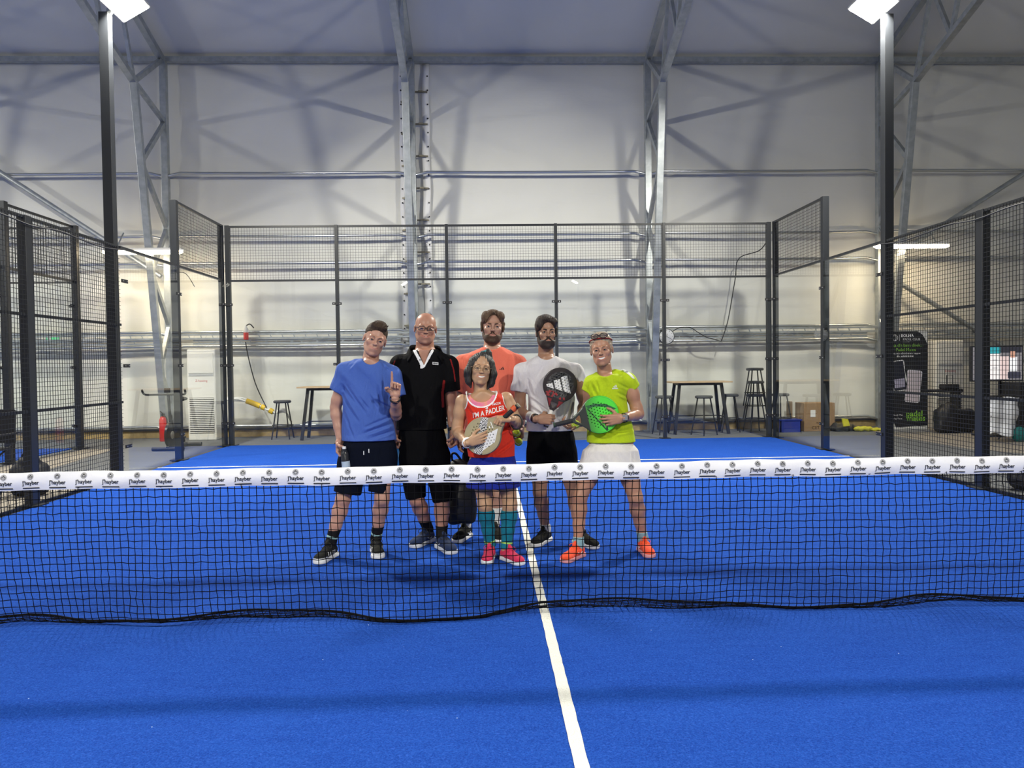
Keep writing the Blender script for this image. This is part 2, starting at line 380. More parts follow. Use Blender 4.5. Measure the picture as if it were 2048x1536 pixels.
for rz, rl in rows:
    for i in range(5):
        a, b = FX[i], FX[i+1]; y = FY-0.02; P = []
        for t_, dz in ((0.07, 0.05), (0.16, 0.035), (0.3, 0.0)): P.append((a+t_, y-0.02 if t_ > .1 else y, rz-dz))
        P += [(a+(b-a)*k/6, y-0.02, rz-0.012*math.sin(PI*k/6)) for k in range(1, 6)]
        for t_, dz in ((0.3, 0.0), (0.16, 0.035), (0.07, 0.05)): P.append((b-t_, y-0.02 if t_ > .1 else y, rz-dz))
        mb = MB(); mb.tube(P, 0.03, 10)
        tag(mb.build('wall_tube', TUBE, smooth=True), '%s, %s' % (rl, bays[i]), 'steel tube', 'horizontal wall tubes')
for i in range(5):
    mb = MB(); mb.beam((FX[i]+0.06, FY, EZ-0.08), (FX[i+1]-0.06, FY, EZ-0.08), 0.13, 0.10)
    tag(mb.build('eaves_beam', GALV), 'steel eaves beam at the roof edge, ' + bays[i], 'steel beam', 'eaves beams')
for a, b, l in (((FX[0]+.1, FY-.1, 6.5), (FX[1]-.1, FY-.1, 3.3), 'round wind brace slanting down behind the fence of the neighbouring court'),
                ((FX[5]-.1, FY-.1, 6.4), (FX[4]+.1, FY-.1, 3.5), 'round wind brace slanting down towards the tube lamp over the television corner'),
                ((FX[4]+.1, FY-.1, 3.2), (FX[5]-.1, FY-.1, 0.3), 'round wind brace slanting down from the banner frame behind the television')):
    mb = MB(); mb.tube([a, b], 0.05, 12); tag(mb.build('wind_brace', GALV, smooth=True), l, 'steel brace')
# cable ladders along the wall
def ladder(x0, x1, label, z0, z1, yy, step, zig=False):
    t = thing('cable_ladder', label, 'cable ladder', ((x0+x1)/2, yy, z0))
    for z in (z0, z1):
        mb = MB(); mb.beam((x0, yy, z), (x1, yy, z), 0.02, 0.035); mb.build('rail', GALV, t)
    mb = MB(); n = int((x1-x0)/step)
    for k in range(n):
        x = x0+(k+.5)*step; mb.beam((x, yy, z0), (x+(0.1 if (zig and k % 2) else -0.03), yy, z1), 0.012, 0.02)
    mb.build('rungs', GALV, t)['kind'] = 'stuff'
for i, l in ((0, 'steel cable ladder running above the exit sign'), (1, 'steel cable ladder above the air conditioner and bar stool'), (2, 'steel cable ladder running behind the heads of the players'),
             (3, 'steel cable ladder above the high table'), (4, 'steel cable ladder above the roll-up banner')):
    ladder(FX[i]+0.1, FX[i+1]-0.1, l, 2.03, 2.11, FY-0.10, 0.235)
    ladder(FX[i]+0.5, FX[i+1]-0.3, l.replace('steel cable ladder', 'thin lattice rail below the cable ladder,'), 1.93, 1.99, FY-0.06, 0.26, True)
# laced tarpaulin joint on the frame at x = -1.76
FLAP = mat('flap_white', (0.84, 0.84, 0.84), 0.5)
for k, (fx0, l) in enumerate(((FX[2]-0.20, 'white laced tarpaulin flap with eyelets, nearer the man in blue'), (FX[2]+0.27, 'white laced tarpaulin flap with eyelets, nearer the man in salmon'))):
    t = thing('lacing_flap', l, 'tarpaulin flap', (fx0, YW-0.05, 0.3), 'tarpaulin lacing flaps')
    mb = MB(); V = []; F = []; n = 60
    for j in range(n+1):
        z = 0.3+7.4*j/n; wv = 0.02*math.sin(5*z+k); V += [(fx0-0.075+wv*.4, YW-0.035+wv*.5, z), (fx0+0.075+wv*.4, YW-0.045-wv, z)]
    F = [(2*j, 2*j+1, 2*j+3, 2*j+2) for j in range(n)]; mb.add(V, F); o = mb.build('flap', FLAP, t, smooth=True)
    md = o.modifiers.new('s', 'SOLIDIFY'); md.thickness = 0.008
    ex = fx0+(0.045 if k else -0.035)
    proto = None
    for j in range(24):
        z = 0.75+j*0.29
        if proto is None:
            mb = MB(); mb.lathe([(0.016, 0), (0.016, 0.012)], (ex, YW-0.07, z), 10, np.array([[1, 0, 0], [0, 0, 1], [0, -1, 0]], float)); proto = mb.build('eyelet', RUB, t)
        else:
            c = proto.copy(); C.objects.link(c); c.parent = t; c.location = (0, 0, j*0.29)
    if k or 1:
        for j in range(9):
            z = 1.6+j*0.66+0.2*k; x1 = FX[2]+(0.04 if k else -0.04)
            mb = MB(); mb.beam((x1, YW-0.12, z), (ex, YW-0.1, z), 0.03, 0.03); mb.box(((x1+ex)/2, YW-0.15, z), (0.09, 0.03, 0.035)); mb.build('ratchet_strap', mat('ratchet', (0.22, 0.2, 0.15), 0.5, 0.5), t)

# ------------------------------------------------------------------ courts
mb = MB(); mb.box((0, 0, 0.005), (9.97, 19.97, 0.02)); tag(mb.build('court_turf', TURF), 'blue artificial turf of the padel court the players stand on', 'turf')
mb = MB(); mb.box((-12.75, 0, 0.005), (9.97, 19.97, 0.02)); tag(mb.build('court_turf', TURF), 'blue artificial turf of the neighbouring court seen through the mesh', 'turf')
def line(x0, y0, x1, y1, label, w=0.05):
    n = 240; a = vcat((x0, y0, 0)); b = vcat((x1, y1, 0)); d = b-a; L = np.linalg.norm(d); d /= L; nn = np.array([-d[1], d[0], 0]); V = []; F = []
    for i in range(n+1):
        for s_ in (-1, 1): p = a+d*L*i/n+nn*s_*(w/2+random.uniform(-1, 1)*0.0015); V.append((p[0], p[1], 0.0175))
    V += [(v[0], v[1], 0.0145) for v in V]
    F = [(2*i, 2*i+1, 2*i+3, 2*i+2) for i in range(n)]
    mb = MB(); mb.add(V, F); o = mb.build('court_line', TURFL); tag(o, label, 'court line')
line(0.0, -6.95, 0.0, 6.95, 'white centre service line running under the net', 0.052)
line(-5, 6.95, 5, 6.95, 'white service line across the far half of the court')
line(-5, -6.95, 5, -6.95, 'white service line across the near half of the court')
line(-17.7, 6.95, -7.8, 6.95, 'white service line of the neighbouring court')

def wire_panel(x0, y0, x1, y1, z0, z1, parent, s=0.05, r=0.0018, name='wire_mesh'):
    a = vcat((x0, y0, 0)); b = vcat((x1, y1, 0)); L = np.linalg.norm(b-a); d = (b-a)/L; nn = np.array([-d[1], d[0], 0])
    V = []; F = []
    def stick(p, q, u, v):
        k = len(V)
        for e in (p, q):
            for sx, sy in ((-1, -1), (1, -1), (1, 1), (-1, 1)): V.append(e+u*sx*r+v*sy*r)
        F.extend([(k, k+1, k+5, k+4), (k+1, k+2, k+6, k+5), (k+2, k+3, k+7, k+6), (k+3, k, k+4, k+7)])
    zz = np.array([0, 0, 1.0])
    for i in range(1, int(round(L/s))): p = a+d*(i*s); stick(p+zz*z0, p+zz*z1, d, nn)
    for j in range(1, int(round((z1-z0)/s))): z = z0+j*s; stick(a+zz*z, b+zz*z, nn, zz)
    mb = MB(); off = org(parent); me = bpy.data.meshes.new(name)
    me.from_pydata([tuple(v-off) for v in V], [], F); me.materials.append(WIRE); return link(name, me, parent)
def post(x, y, h, w, d, parent, name='post', plate=True):
    mb = MB(); mb.box((x, y, h/2), (w, d, h)); mb.build(name, BLK, parent, bevel=0.004)
    if plate: mb = MB(); mb.box((x, y, 0.02), (w+0.12, d+0.12, 0.014)); mb.build('base_plate', BLK, parent)
def clamp(x, y, z, ax, parent):
    mb = MB(); s_ = (0.17, 0.012, 0.045) if ax == 'x' else (0.012, 0.17, 0.045)
    mb.box((x, y, z), s_); o = mb.build('glass_clamp', BMET, parent)
    mb = MB()
    for q in (-0.055, 0.055):
        c = (x+q, y-0.008, z) if ax == 'x' else (x, y+q, z)
        mb.box(c, (0.014, 0.012, 0.014) if ax == 'x' else (0.03, 0.014, 0.014))
    mb.build('screw', STEEL, o)
def back_fence(x0, x1, y, label, clamps=True):
    t = thing('glass_back_wall', label, 'court fence', ((x0+x1)/2, y, 0))
    xs = np.linspace(x0, x1, 6)
    for i, x in enumerate(xs):
        xx = x+(0.0 if 0 < i < 5 else (0.04 if i == 0 else -0.04))
        post(xx, y+0.05, 4.0, 0.08 if i in (0, 5) else 0.058, 0.09, t)
        for z in (0.42, 1.47, 2.57): clamp(xx, y-0.004, z, 'x', t)
    for i in range(5):
        pass
        V = [(xs[i]+0.012, y+0.002, 0.03), (xs[i+1]-0.012, y+0.002, 0.03), (xs[i+1]-0.012, y+0.002, 2.985), (xs[i]+0.012, y+0.002, 2.985)]
        mb = MB(); mb.add(V, [(0, 1, 2, 3)]); mb.build('glass_panel', GLASS, t)
        wire_panel(xs[i], y+0.03, xs[i+1], y+0.03, 3.0, 3.97, t)
    for z in (3.0, 3.975):
        mb = MB(); mb.beam((x0, y+0.03, z), (x1, y+0.03, z), 0.035, 0.035); mb.build('rail', BLK, t)
    return t
back_fence(-5, 5, 10.0, 'glass back wall of the court topped with black wire mesh, behind the players')
back_fence(-17.75, -7.66, 10.0, 'glass back wall of the neighbouring court with mesh top')
def side_fence(x, s, label, own=True, ylim=-10.0):
    """s: +1 when the court lies on the +x side"""
    t = thing('side_fence', label, 'court fence', (x, 4, 0)); xo = x-s*0.05
    post(xo, 9.94, 4.0, 0.08, 0.1, t); post(xo, 7.87, 4.0, 0.10, 0.1, t)
    for y0, y1 in ((7.93, 9.96), (6.08, 7.82)):
        mb = MB(); mb.add([(x, y0, 0.03), (x, y1, 0.03), (x, y1, 2.985), (x, y0, 2.985)], [(0, 1, 2, 3)]); mb.build('glass_panel', GLASS, t)
    for y in (9.9, 7.87, 6.08):
        for z in (0.42, 1.47, 2.57): clamp(x+0.004*s, y, z, 'y', t)
    wire_panel(x-s*0.02, 7.9, x-s*0.02, 9.95, 3.0, 3.97, t)
    for z in (3.0, 3.975): mb = MB(); mb.beam((x-s*.02, 7.9, z), (x-s*.02, 9.95, z), 0.035, 0.035); mb.build('rail', BLK, t)
    mb = MB(); mb.beam((x-s*.02, 6.0, 3.0), (x-s*.02, 7.9, 3.0), 0.035, 0.035); mb.build('rail', BLK, t)
    ys = [6.0, 4.0, 2.0, -2.0, -4.0, -6.0]
    for y in ys[1:]: post(xo, y, 3.02, 0.09, 0.12, t)
    for a, b in ((4.0, 6.0), (2.0, 4.0), (-4, -2), (-6, -4)):
        wire_panel(x-s*0.01, a+0.02, x-s*0.01, b-0.02, 0.0, 3.0, t, r=0.0022)
        for z in (0.03, 1.0, 2.0, 3.0): mb = MB(); mb.beam((x-s*.03, a, z), (x-s*.03, b, z), 0.035, 0.03); mb.build('rail', BLK, t)
    return t
side_fence(-5.0, 1, 'side fence of glass and black mesh beside the exercise bike')
side_fence(5.0, -1, 'side fence of glass and black mesh in front of the banner and television')
side_fence(-7.66, -1, 'side fence of the neighbouring court beyond the beige walkway')

LENS = mat('lamp_lens', (1, 1, 1), 0.4, emis=((1.0, 0.93, 0.78), 60))
def flood(i, x, y, z, aim, label):
    s = 1 if aim[0] > 0 else -1; px_ = x-s*(0.26 if s > 0 else 0.20)
    t = thing('floodlight_pole', label, 'light pole', (px_, y, 0), 'floodlight poles')
    post(px_, y, 5.98, 0.12, 0.12, t, 'pole')
    n = vcat(aim)/np.linalg.norm(aim); ux = np.cross(n, (0, 1, 0)); ux /= np.linalg.norm(ux); uy = np.cross(n, ux); R = np.stack([ux, uy, -n], 1); c = vcat((x, y, z))
    mb = MB(); mb.box(c-n*0.05, (0.42, 0.70, 0.07), R); mb.box(c-n*0.10, (0.32, 0.56, 0.04), R); h = mb.build('lamp_head', mat('lamp_housing', (0.55, 0.55, 0.55), 0.5, 0.4), t, bevel=0.006)
    mb = MB(); mb.box(c-n*0.006, (0.36, 0.64, 0.006), R); mb.build('lens', LENS, h)
    mb = MB(); mb.beam((px_, y, 5.9), c-n*0.09, 0.05, 0.03, (0, 1, 0)); mb.build('bracket', GALV, t)
names = ['dark floodlight pole rising by the exercise bike side of the court', 'dark floodlight pole rising by the banner side of the court', 'floodlight pole behind the camera on the bike side', 'floodlight pole behind the camera on the banner side',
         'floodlight pole of the neighbouring court by the walkway', 'floodlight pole of the neighbouring court behind the camera', 'far floodlight pole of the neighbouring court', 'far floodlight pole of the neighbouring court behind the camera',
         'floodlight pole of the court behind, bike side', 'floodlight pole of the court behind, banner side']
for i, (x, y, z, a) in enumerate(FLOODS): flood(i, x, y, z, a, names[i])
TUBEM = mat('tube_glow', (1, 1, 1), 0.4, emis=((1.0, 0.80, 0.50), 22))
for x, l in ((-6.88, 'glowing tube lamp hanging behind the mesh near the exercise bike'), (8.19, 'glowing tube lamp hanging above the roll-up banner')):
    t = thing('tube_lamp', l, 'lamp', (x, 10.98, 3.7), 'glowing tube lamps')
    mb = MB(); mb.beam((x-0.78, 10.98, 3.73), (x+0.78, 10.98, 3.73), 0.09, 0.045); mb.build('housing', ACW, t, bevel=0.01)
    mb = MB(); mb.tube([(x-0.76, 10.98, 3.68), (x-0.7, 10.98, 3.67), (x+0.7, 10.98, 3.67), (x+0.76, 10.98, 3.68)], [0.02, 0.04, 0.04, 0.02], 12); mb.build('diffuser', TUBEM, t, smooth=True)
    for q in (-0.5, 0.5):
        mb = MB(); mb.beam((x+q, 10.98, 3.75), (x+q, 11.3, 4.1), 0.02, 0.02); mb.build('hanger', GALV, t)
# ------------------------------------------------------------------ net
NETT = 0.878
def netp(x, s):
    """point of the net: s = 0 at the band, 1 at the lower edge"""
    L = 1.03; d = s*L
    amp = 0.12+0.05*math.sin(1.7*x+0.4)+0.035*math.sin(4.3*x+1.0)
    ztop = NETT-0.06
    z = ztop-d; y = 0.02*math.sin(2.1*x)*s
    y += amp*s**2.2*0.8+0.03*s*math.sin(5.0*x+3*s)+0.014*s*math.sin(11*x+2)
    lift = 0.022+0.02*max(0, math.sin(2.9*x+1.1))
    if z < lift+0.06:
        e = lift+0.06-z; z = lift+0.06*math.exp(-e/0.06); y += e*0.55*(0.7+0.5*math.sin(3.3*x))
    xx = x+0.02*s*math.sin(2.3*x+4)+0.006*math.sin(9*x)*s
    return (xx, y, z)
def net():
    t = thing('padel_net', 'black padel net with a white printed band, strung across the court', 'net', (0, 0, 0))
    s_ = 0.0382; nx = int(9.9/s_); nz = 26; V = []; F = []; r = 0.0022
    def chain(P):
        k0 = len(V)
        for p in P:
            for a, b in ((-r, 0), (0, -r), (r, 0), (0, r)): V.append((p[0]+(a if vert else 0), p[1]+b, p[2]+(0 if vert else a)))
        for i in range(len(P)-1):
            for q in range(4): F.append((k0+4*i+q, k0+4*i+(q+1) % 4, k0+4*(i+1)+(q+1) % 4, k0+4*(i+1)+q))
    jit = RNG.normal(0, 0.0016, (nx+1, nz+1, 3))
    P = [[tuple(vcat(netp(-4.95+i*s_, j/nz))+jit[i, j]) for j in range(nz+1)] for i in range(nx+1)]
    vert = True
    for i in range(nx+1): chain(P[i])
    vert = False
    for j in range(nz+1): chain([P[i][j] for i in range(nx+1)])
    mb = MB(); mb.v = V; mb.f = F; mb.mi = [0]*len(F)
    me = bpy.data.meshes.new('netting'); me.from_pydata(V, [], F); me.materials.append(NETM); link('netting', me, t)
    mb = MB(); mb.tube([tuple(vcat(netp(-4.95+i*s_, 1.0))+(0, 0, 0)) for i in range(nx+1)], 0.006, 6); mb.build('bottom_cord', NETM, t)
    # band
    def bandp(x, q):   # q 0 top .. 1 bottom
        sag = 0.012*(1-math.exp(-((abs(x)-5)**2)))*0-0.0
        z = NETT+0.004+0.0022*math.sin(7*x)-0.092*q+0.0012*math.sin(23*x+q)
        y = -0.012-0.010*math.sin(PI*q)+0.004*math.sin(9.3*x+2.5*q)*q+0.001*math.sin(31*x)*(0.3+q)
        return np.array([x, y, z])
    n = 1100; m = 10; V = []; F = []
    for i in range(n+1):
        for j in range(m+1): V.append(bandp(-4.95+9.9*i/n, j/m))
    for i in range(n):
        for j in range(m): q = i*(m+1)+j; F.append((q, q+m+1, q+m+2, q+1))
    b0 = len(V)
    for i in range(n+1):
        p = bandp(-4.95+9.9*i/n, 0); V += [p+(0, 0.02, 0), p+(0, 0.022, -0.088)]
    for i in range(n):
        F += [(i*(m+1), b0+2*i, b0+2*i+2, (i+1)*(m+1)), (b0+2*i, b0+2*i+1, b0+2*i+3, b0+2*i+2)]
    mb = MB(); mb.add(V, F); band = mb.build('band', mat('band_vinyl', (0.82, 0.82, 0.84), 0.4, bump=(14, 0.25, 0.01)), t, smooth=True)
    # printed logos
    tv, tf = text_geo("J'hayber", 0.030, bold=0.0005, sx=0.9)
    tv[:, 0] -= (tv[:, 0].max()+tv[:, 0].min())/2
    k = 0.088/(tv[:, 0].max()-tv[:, 0].min()); tv[:, 0] *= k
    lv, lf = [], []
    def put(V2, F2):
        b = len(lv); lv.extend(V2); lf.extend([tuple(b+i for i in f) for f in F2])
    put([(a, b-0.008) for a, b, _ in tv], tf)
    for r1, r2 in ((0.0158, 0.0146),): v, f = disc(28, r1, (0, 0.0245), r2); put(v, f)
    v, f = disc(24, 0.0100, (0, 0.0245), 0.0118); put(v, f)
    put([(-0.0105, 0.0245), (0, 0.0345), (0.0105, 0.0245), (0.006, 0.0235), (0, 0.0280), (-0.006, 0.0235)], [(0, 1, 4, 5), (1, 2, 3, 4)])
    put([(-0.0075, 0.0185), (0.0075, 0.0185), (0.009, 0.0215), (-0.009, 0.0215)], [(0, 1, 2, 3)])
    put([(-0.044, -0.0385), (0.044, -0.0385), (0.044, -0.0325), (-0.044, -0.0325)], [(0, 1, 2, 3)])
    V = []; F = []; x = -4.8
    while x < 4.85:
        b = len(V)
        for a, c in lv:
            p = bandp(x+a, (0.045-c)/0.092); V.append((p[0], p[1]-0.0022, p[2]))
        F += [tuple(b+i for i in f) for f in lf]; x += 0.1385
    me = bpy.data.meshes.new('printed_logo'); me.from_pydata(V, [], F); me.materials.append(INK); link('printed_logo', me, band)
    i = 0; x = -4.6
    pr = None
    while x < 4.8:
        mb = MB(); p = bandp(x, 0.86); R = np.array([[1, 0, 0], [0, 0, 1], [0, -1, 0]], float)
        if pr is None:
            mb.lathe([(0.0075, 0), (0.0075, 0.004), (0.004, 0.006)], p+(0, 0.001, 0), 12, R); pr = mb.build('eyelet', mat('eyelet', (0.25, 0.25, 0.28), 0.3, 0.8), band); p0 = p
            mb = MB(); mb.tube([p+(0, -0.008, 0), p+(0.001, -0.006, -0.012), p+(0, 0.004, -0.028)], 0.002, 5); pt = mb.build('tie', RUB, band)
        else:
            for q in ((pr, pt) if i % 3 else (pr,)):
                c = q.copy(); C.objects.link(c); c.parent = band; c.location = tuple(p-p0)
        x += 0.425; i += 1
    for s in (-1, 1):
        mb = MB(); mb.beam((s*4.93, 0, 0.015), (s*4.93, 0, 0.93), 0.06, 0.06, (0, 1, 0)); mb.build('net_post', BLK, t)
net()

# ------------------------------------------------------------------ SDF mesher: implicit solids -> one continuous mesh
class Field:
    def __init__(s, lo, hi, h):
        s.lo = np.array(lo, float); s.h = h
        n = np.maximum(np.ceil((np.array(hi)-s.lo)/h).astype(int)+1, 4)
        s.ax = [(s.lo[i]+h*np.arange(n[i])).astype(np.float32) for i in range(3)]
        s.F = np.full(n, 0.3, np.float32)
    def _sub(s, lo, hi):
        sl = []
        for i in range(3):
            a = max(0, int((lo[i]-s.lo[i])/s.h)-1); b = min(len(s.ax[i]), int((hi[i]-s.lo[i])/s.h)+3)
            if b <= a: return None
            sl.append(slice(a, b))
        return tuple(sl)
    def op(s, lo, hi, fn, mode='u', k=0.0, pad=None):
        pad = (max(k*1.2, 0.02) if pad is None else pad)
        sl = s._sub(np.array(lo)-pad, np.array(hi)+pad)
        if sl is None: return s
        X = s.ax[0][sl[0]][:, None, None]; Y = s.ax[1][sl[1]][None, :, None]; Z = s.ax[2][sl[2]][None, None, :]
        d = fn(X, Y, Z); A = s.F[sl]
        if mode == 's': A = -A
        if mode == 'i': A, d = -A, -d
        if k > 0:
            h = np.clip(0.5+0.5*(A-d)/k, 0, 1); R = A+(d-A)*h-k*h*(1-h)
        else: R = np.minimum(A, d)
        if mode in 'si': R = -R
        s.F[sl] = R; return s
    def cone(s, a, b, ra, rb, k=0.02, mode='u', sq=None):
        a = np.array(a, float); b = np.array(b, float); R = max(ra, rb)*(1 if sq is None else max(1, 1/min(sq)))
        ba = b-a; L2 = float(ba@ba)+1e-12
        def fn(X, Y, Z):
            px, py, pz = X-a[0], Y-a[1], Z-a[2]
            t = np.clip((px*ba[0]+py*ba[1]+pz*ba[2])/L2, 0, 1)
            qx, qy, qz = px-t*ba[0], py-t*ba[1], pz-t*ba[2]
            if sq is not None: qx, qy, qz = qx/sq[0], qy/sq[1], qz/sq[2]
            return np.sqrt(qx*qx+qy*qy+qz*qz)-(ra+(rb-ra)*t)
        return s.op(np.minimum(a, b)-R*1.4, np.maximum(a, b)+R*1.4, fn, mode, k)
    def ell(s, c, r, k=0.02, mode='u', R=None):
        c = np.array(c, float); r = np.array(r, float); m = r.max()
        if R is not None: R = np.array(R, float)
        def fn(X, Y, Z):
            x, y, z = X-c[0], Y-c[1], Z-c[2]
            if R is not None: x, y, z = (R[0, i]*x+R[1, i]*y+R[2, i]*z for i in range(3))
            x, y, z = x/r[0], y/r[1], z/r[2]
            k0 = np.sqrt(x*x+y*y+z*z); k1 = np.sqrt((x/r[0])**2+(y/r[1])**2+(z/r[2])**2)+1e-9
            return k0*(k0-1)/k1
        return s.op(c-m, c+m, fn, mode, k)
    def box(s, c, half, R=None, rnd=0.01, k=0.0, mode='u'):
        c = np.array(c, float); hf = np.array(half, float)-rnd; m = np.linalg.norm(half)
        if R is not None: R = np.array(R, float)
        def fn(X, Y, Z):
            x, y, z = X-c[0], Y-c[1], Z-c[2]
            if R is not None: x, y, z = (R[0, i]*x+R[1, i]*y+R[2, i]*z for i in range(3))
            qx, qy, qz = np.abs(x)-hf[0], np.abs(y)-hf[1], np.abs(z)-hf[2]
            return np.sqrt(np.maximum(qx, 0)**2+np.maximum(qy, 0)**2+np.maximum(qz, 0)**2)+np.minimum(np.maximum(qx, np.maximum(qy, qz)), 0)-rnd
        return s.op(c-m, c+m, fn, mode, k)
    def plane(s, p, n, mode='i', k=0.0, lo=None, hi=None):   # keeps the side against the normal
        p = np.array(p, float); n = np.array(n, float); n /= np.linalg.norm(n)
        return s.op(s.lo if lo is None else lo, s.lo+s.h*np.array(s.F.shape) if hi is None else hi, lambda X, Y, Z: (X-p[0])*n[0]+(Y-p[1])*n[1]+(Z-p[2])*n[2], mode, k)
    def loft(s, rows, k=0.02, mode='u', e=2.3, grow=0.0):
        """rows: (z, cx, cy, half width, half depth)"""
        rows = np.array(sorted(rows), float); z = rows[:, 0]
        def fn(X, Y, Z):
            zz = np.clip(Z, z[0], z[-1]); I = [np.interp(zz, z, rows[:, i]) for i in (1, 2, 3, 4)]
            w = I[2]+grow; d = I[3]+grow
            ax = np.abs((X-I[0])/w)**e; ay = np.abs((Y-I[1])/d)**e
            r = ((ax+ay)**(1/e)-1)*np.minimum(w, d)
            return np.maximum(r, np.maximum(Z-z[-1], z[0]-Z))
        lo = (rows[:, 1].min()-rows[:, 3].max()-grow, rows[:, 2].min()-rows[:, 4].max()-grow, z[0]); hi = (rows[:, 1].max()+rows[:, 3].max()+grow, rows[:, 2].max()+rows[:, 4].max()+grow, z[-1])
        return s.op(lo, hi, fn, mode, k)
    def disp(s, fn):
        X = s.ax[0][:, None, None]; Y = s.ax[1][None, :, None]; Z = s.ax[2][None, None, :]; s.F = (s.F+fn(X, Y, Z)).astype(np.float32); return s
    def mesh(s):
        F = s.F; F[0] = F[-1] = 0.1; F[:, 0] = F[:, -1] = 0.1; F[:, :, 0] = F[:, :, -1] = 0.1
        S = F < 0; nx, ny, nz = F.shape
        c = np.zeros((nx-1, ny-1, nz-1), np.int8)
        for i in (0, 1):
            for j in (0, 1):
                for k in (0, 1): c += S[i:nx-1+i, j:ny-1+j, k:nz-1+k]
        act = (c > 0) & (c < 8); idx = np.full(act.shape, -1, np.int64); I, J, K = np.nonzero(act); idx[I, J, K] = np.arange(len(I))
        cor = {(i, j, k): F[I+i, J+j, K+k] for i in (0, 1) for j in (0, 1) for k in (0, 1)}
        acc = np.zeros((len(I), 3)); cnt = np.zeros(len(I))
        for a in cor:
            for ax in range(3):
                if a[ax]: continue
                b = list(a); b[ax] = 1; b = tuple(b); fa, fb = cor[a], cor[b]; m = (fa < 0) != (fb < 0)
                t = np.where(m, fa/(fa-fb+1e-20), 0)
                p = np.zeros((len(I), 3)); p[:] = a; p[:, ax] = t; acc[m] += p[m]; cnt[m] += 1
        V = (acc/cnt[:, None]+np.stack([I, J, K], 1))*s.h+s.lo
        Q = []
        for ax in range(3):
            A = [slice(None)]*3; B = [slice(None)]*3; A[ax] = slice(0, -1); B[ax] = slice(1, None)
            D = S[tuple(A)] != S[tuple(B)]; g = np.nonzero(D); g = np.stack(g, 1); u, v = (ax+1) % 3, (ax+2) % 3
            ok = (g[:, u] > 0) & (g[:, v] > 0) & (g[:, u] < F.shape[u]-1) & (g[:, v] < F.shape[v]-1); g = g[ok]
            ins = S[tuple(g.T)]
            def cell(du, dv):
                h = g.copy(); h[:, u] -= du; h[:, v] -= dv; return idx[tuple(h.T)]
            q = np.stack([cell(1, 1), cell(0, 1), cell(0, 0), cell(1, 0)], 1); q[~ins] = q[~ins][:, ::-1]; Q.append(q)
        return V, np.concatenate(Q)
def np_mesh(name, parts, mats, parent=None, smooth=True, label=None, vnoise=None):
    """parts: list of (V, quads, material index)"""
    off = org(parent); Vs = []; Qs = []; Ms = []; b = 0
    for V, Q, mi in parts:
        Vs.append(V); Qs.append(Q+b); b += len(V); Ms.append(np.full(len(Q), mi) if np.isscalar(mi) else mi)
    V = np.concatenate(Vs)-off; Q = np.concatenate(Qs); Mi = np.concatenate(Ms)
    me = bpy.data.meshes.new(name); me.vertices.add(len(V)); me.vertices.foreach_set('co', V.astype(np.float32).ravel())
    me.loops.add(Q.size); me.loops.foreach_set('vertex_index', Q.astype(np.int32).ravel())
    me.polygons.add(len(Q)); me.polygons.foreach_set('loop_start', np.arange(0, Q.size, 4, dtype=np.int32)); me.polygons.foreach_set('loop_total', np.full(len(Q), 4, np.int32))
    me.polygons.foreach_set('use_smooth', np.full(len(Q), smooth)); me.update(calc_edges=True)
    for m in (mats if isinstance(mats, (list, tuple)) else [mats]): me.materials.append(m)
    me.polygons.foreach_set('material_index', Mi.astype(np.int32)); me.validate()
    return link(name, me, parent, label=label)
def relax(V, Q, n=2, lam=0.5):
    """a little Laplacian smoothing"""
    E = np.concatenate([Q[:, [0, 1]], Q[:, [1, 2]], Q[:, [2, 3]], Q[:, [3, 0]]]); E = np.concatenate([E, E[:, ::-1]])
    cnt = np.bincount(E[:, 0], minlength=len(V))[:, None]
    for _ in range(n):
        S = np.stack([np.bincount(E[:, 0], weights=V[E[:, 1], i], minlength=len(V)) for i in range(3)], 1)
        V = V+lam*(S/np.maximum(cnt, 1)-V)
    return V
# ------------------------------------------------------------------ furniture and things around the court
def make_stool(label, loc):
    t = thing('bar_stool', label, 'stool', (0, 0, 0), 'dark grey bar stools')
    mb = MB(); mb.lathe([(0.02, 0.715), (0.155, 0.715), (0.172, 0.73), (0.172, 0.752), (0.155, 0.768), (0.02, 0.772)], n=28); mb.build('seat', DGREY, t, smooth=True)
    for sx, sy in ((-1, -1), (1, -1), (1, 1), (-1, 1)):
        mb = MB(); mb.tube([(sx*0.085, sy*0.085, 0.716), (sx*0.175, sy*0.175, 0.0)], 0.0135, 8); mb.build('leg', BMET, t, smooth=True)
    P = [(0.150*sx, 0.150*sy, 0.27) for sx, sy in ((-1, -1), (1, -1), (1, 1), (-1, 1))]
    mb = MB(); R_ = [(0.205*math.cos(a), 0.205*math.sin(a), 0.27) for a in np.linspace(0, 2*PI, 25)[:-1]]; mb.tube(R_, 0.008, 6, closed=True); mb.build('footrest_ring', BMET, t, smooth=True)
    t.location = loc; return t
def px_at(px, Y): p = U(px, 830, Y); return float(p[0])
st = make_stool('dark grey bar stool standing alone beside the yellow hose', (px_at(565, 11.35), 11.35, 0))
for (px, Y, z, l, rz) in ((1328, 11.0, 0, 'bar stool at the end of the high table nearest the wall clock', 0.2), (1408, 10.75, 0, 'bar stool standing in front of the middle of the high table', 0.5),
                          (1460, 11.35, 0, 'bar stool at the end of the high table nearest the stacked stools', -0.2), (1510, 11.2, 0, 'lowest bar stool of the stack of three', 0.1),
                          (1511, 11.2, 0.262, 'middle bar stool of the stack of three', 0.18), (1510, 11.2, 0.524, 'topmost bar stool of the stack of three', 0.02),
                          (1561, 11.25, 0, 'bar stool half hidden behind the fence corner post', 0.4)):
    c = dup(st); c.location = (px_at(px, Y), Y, z); c.rotation_euler = (0, 0, rz); c['label'] = l
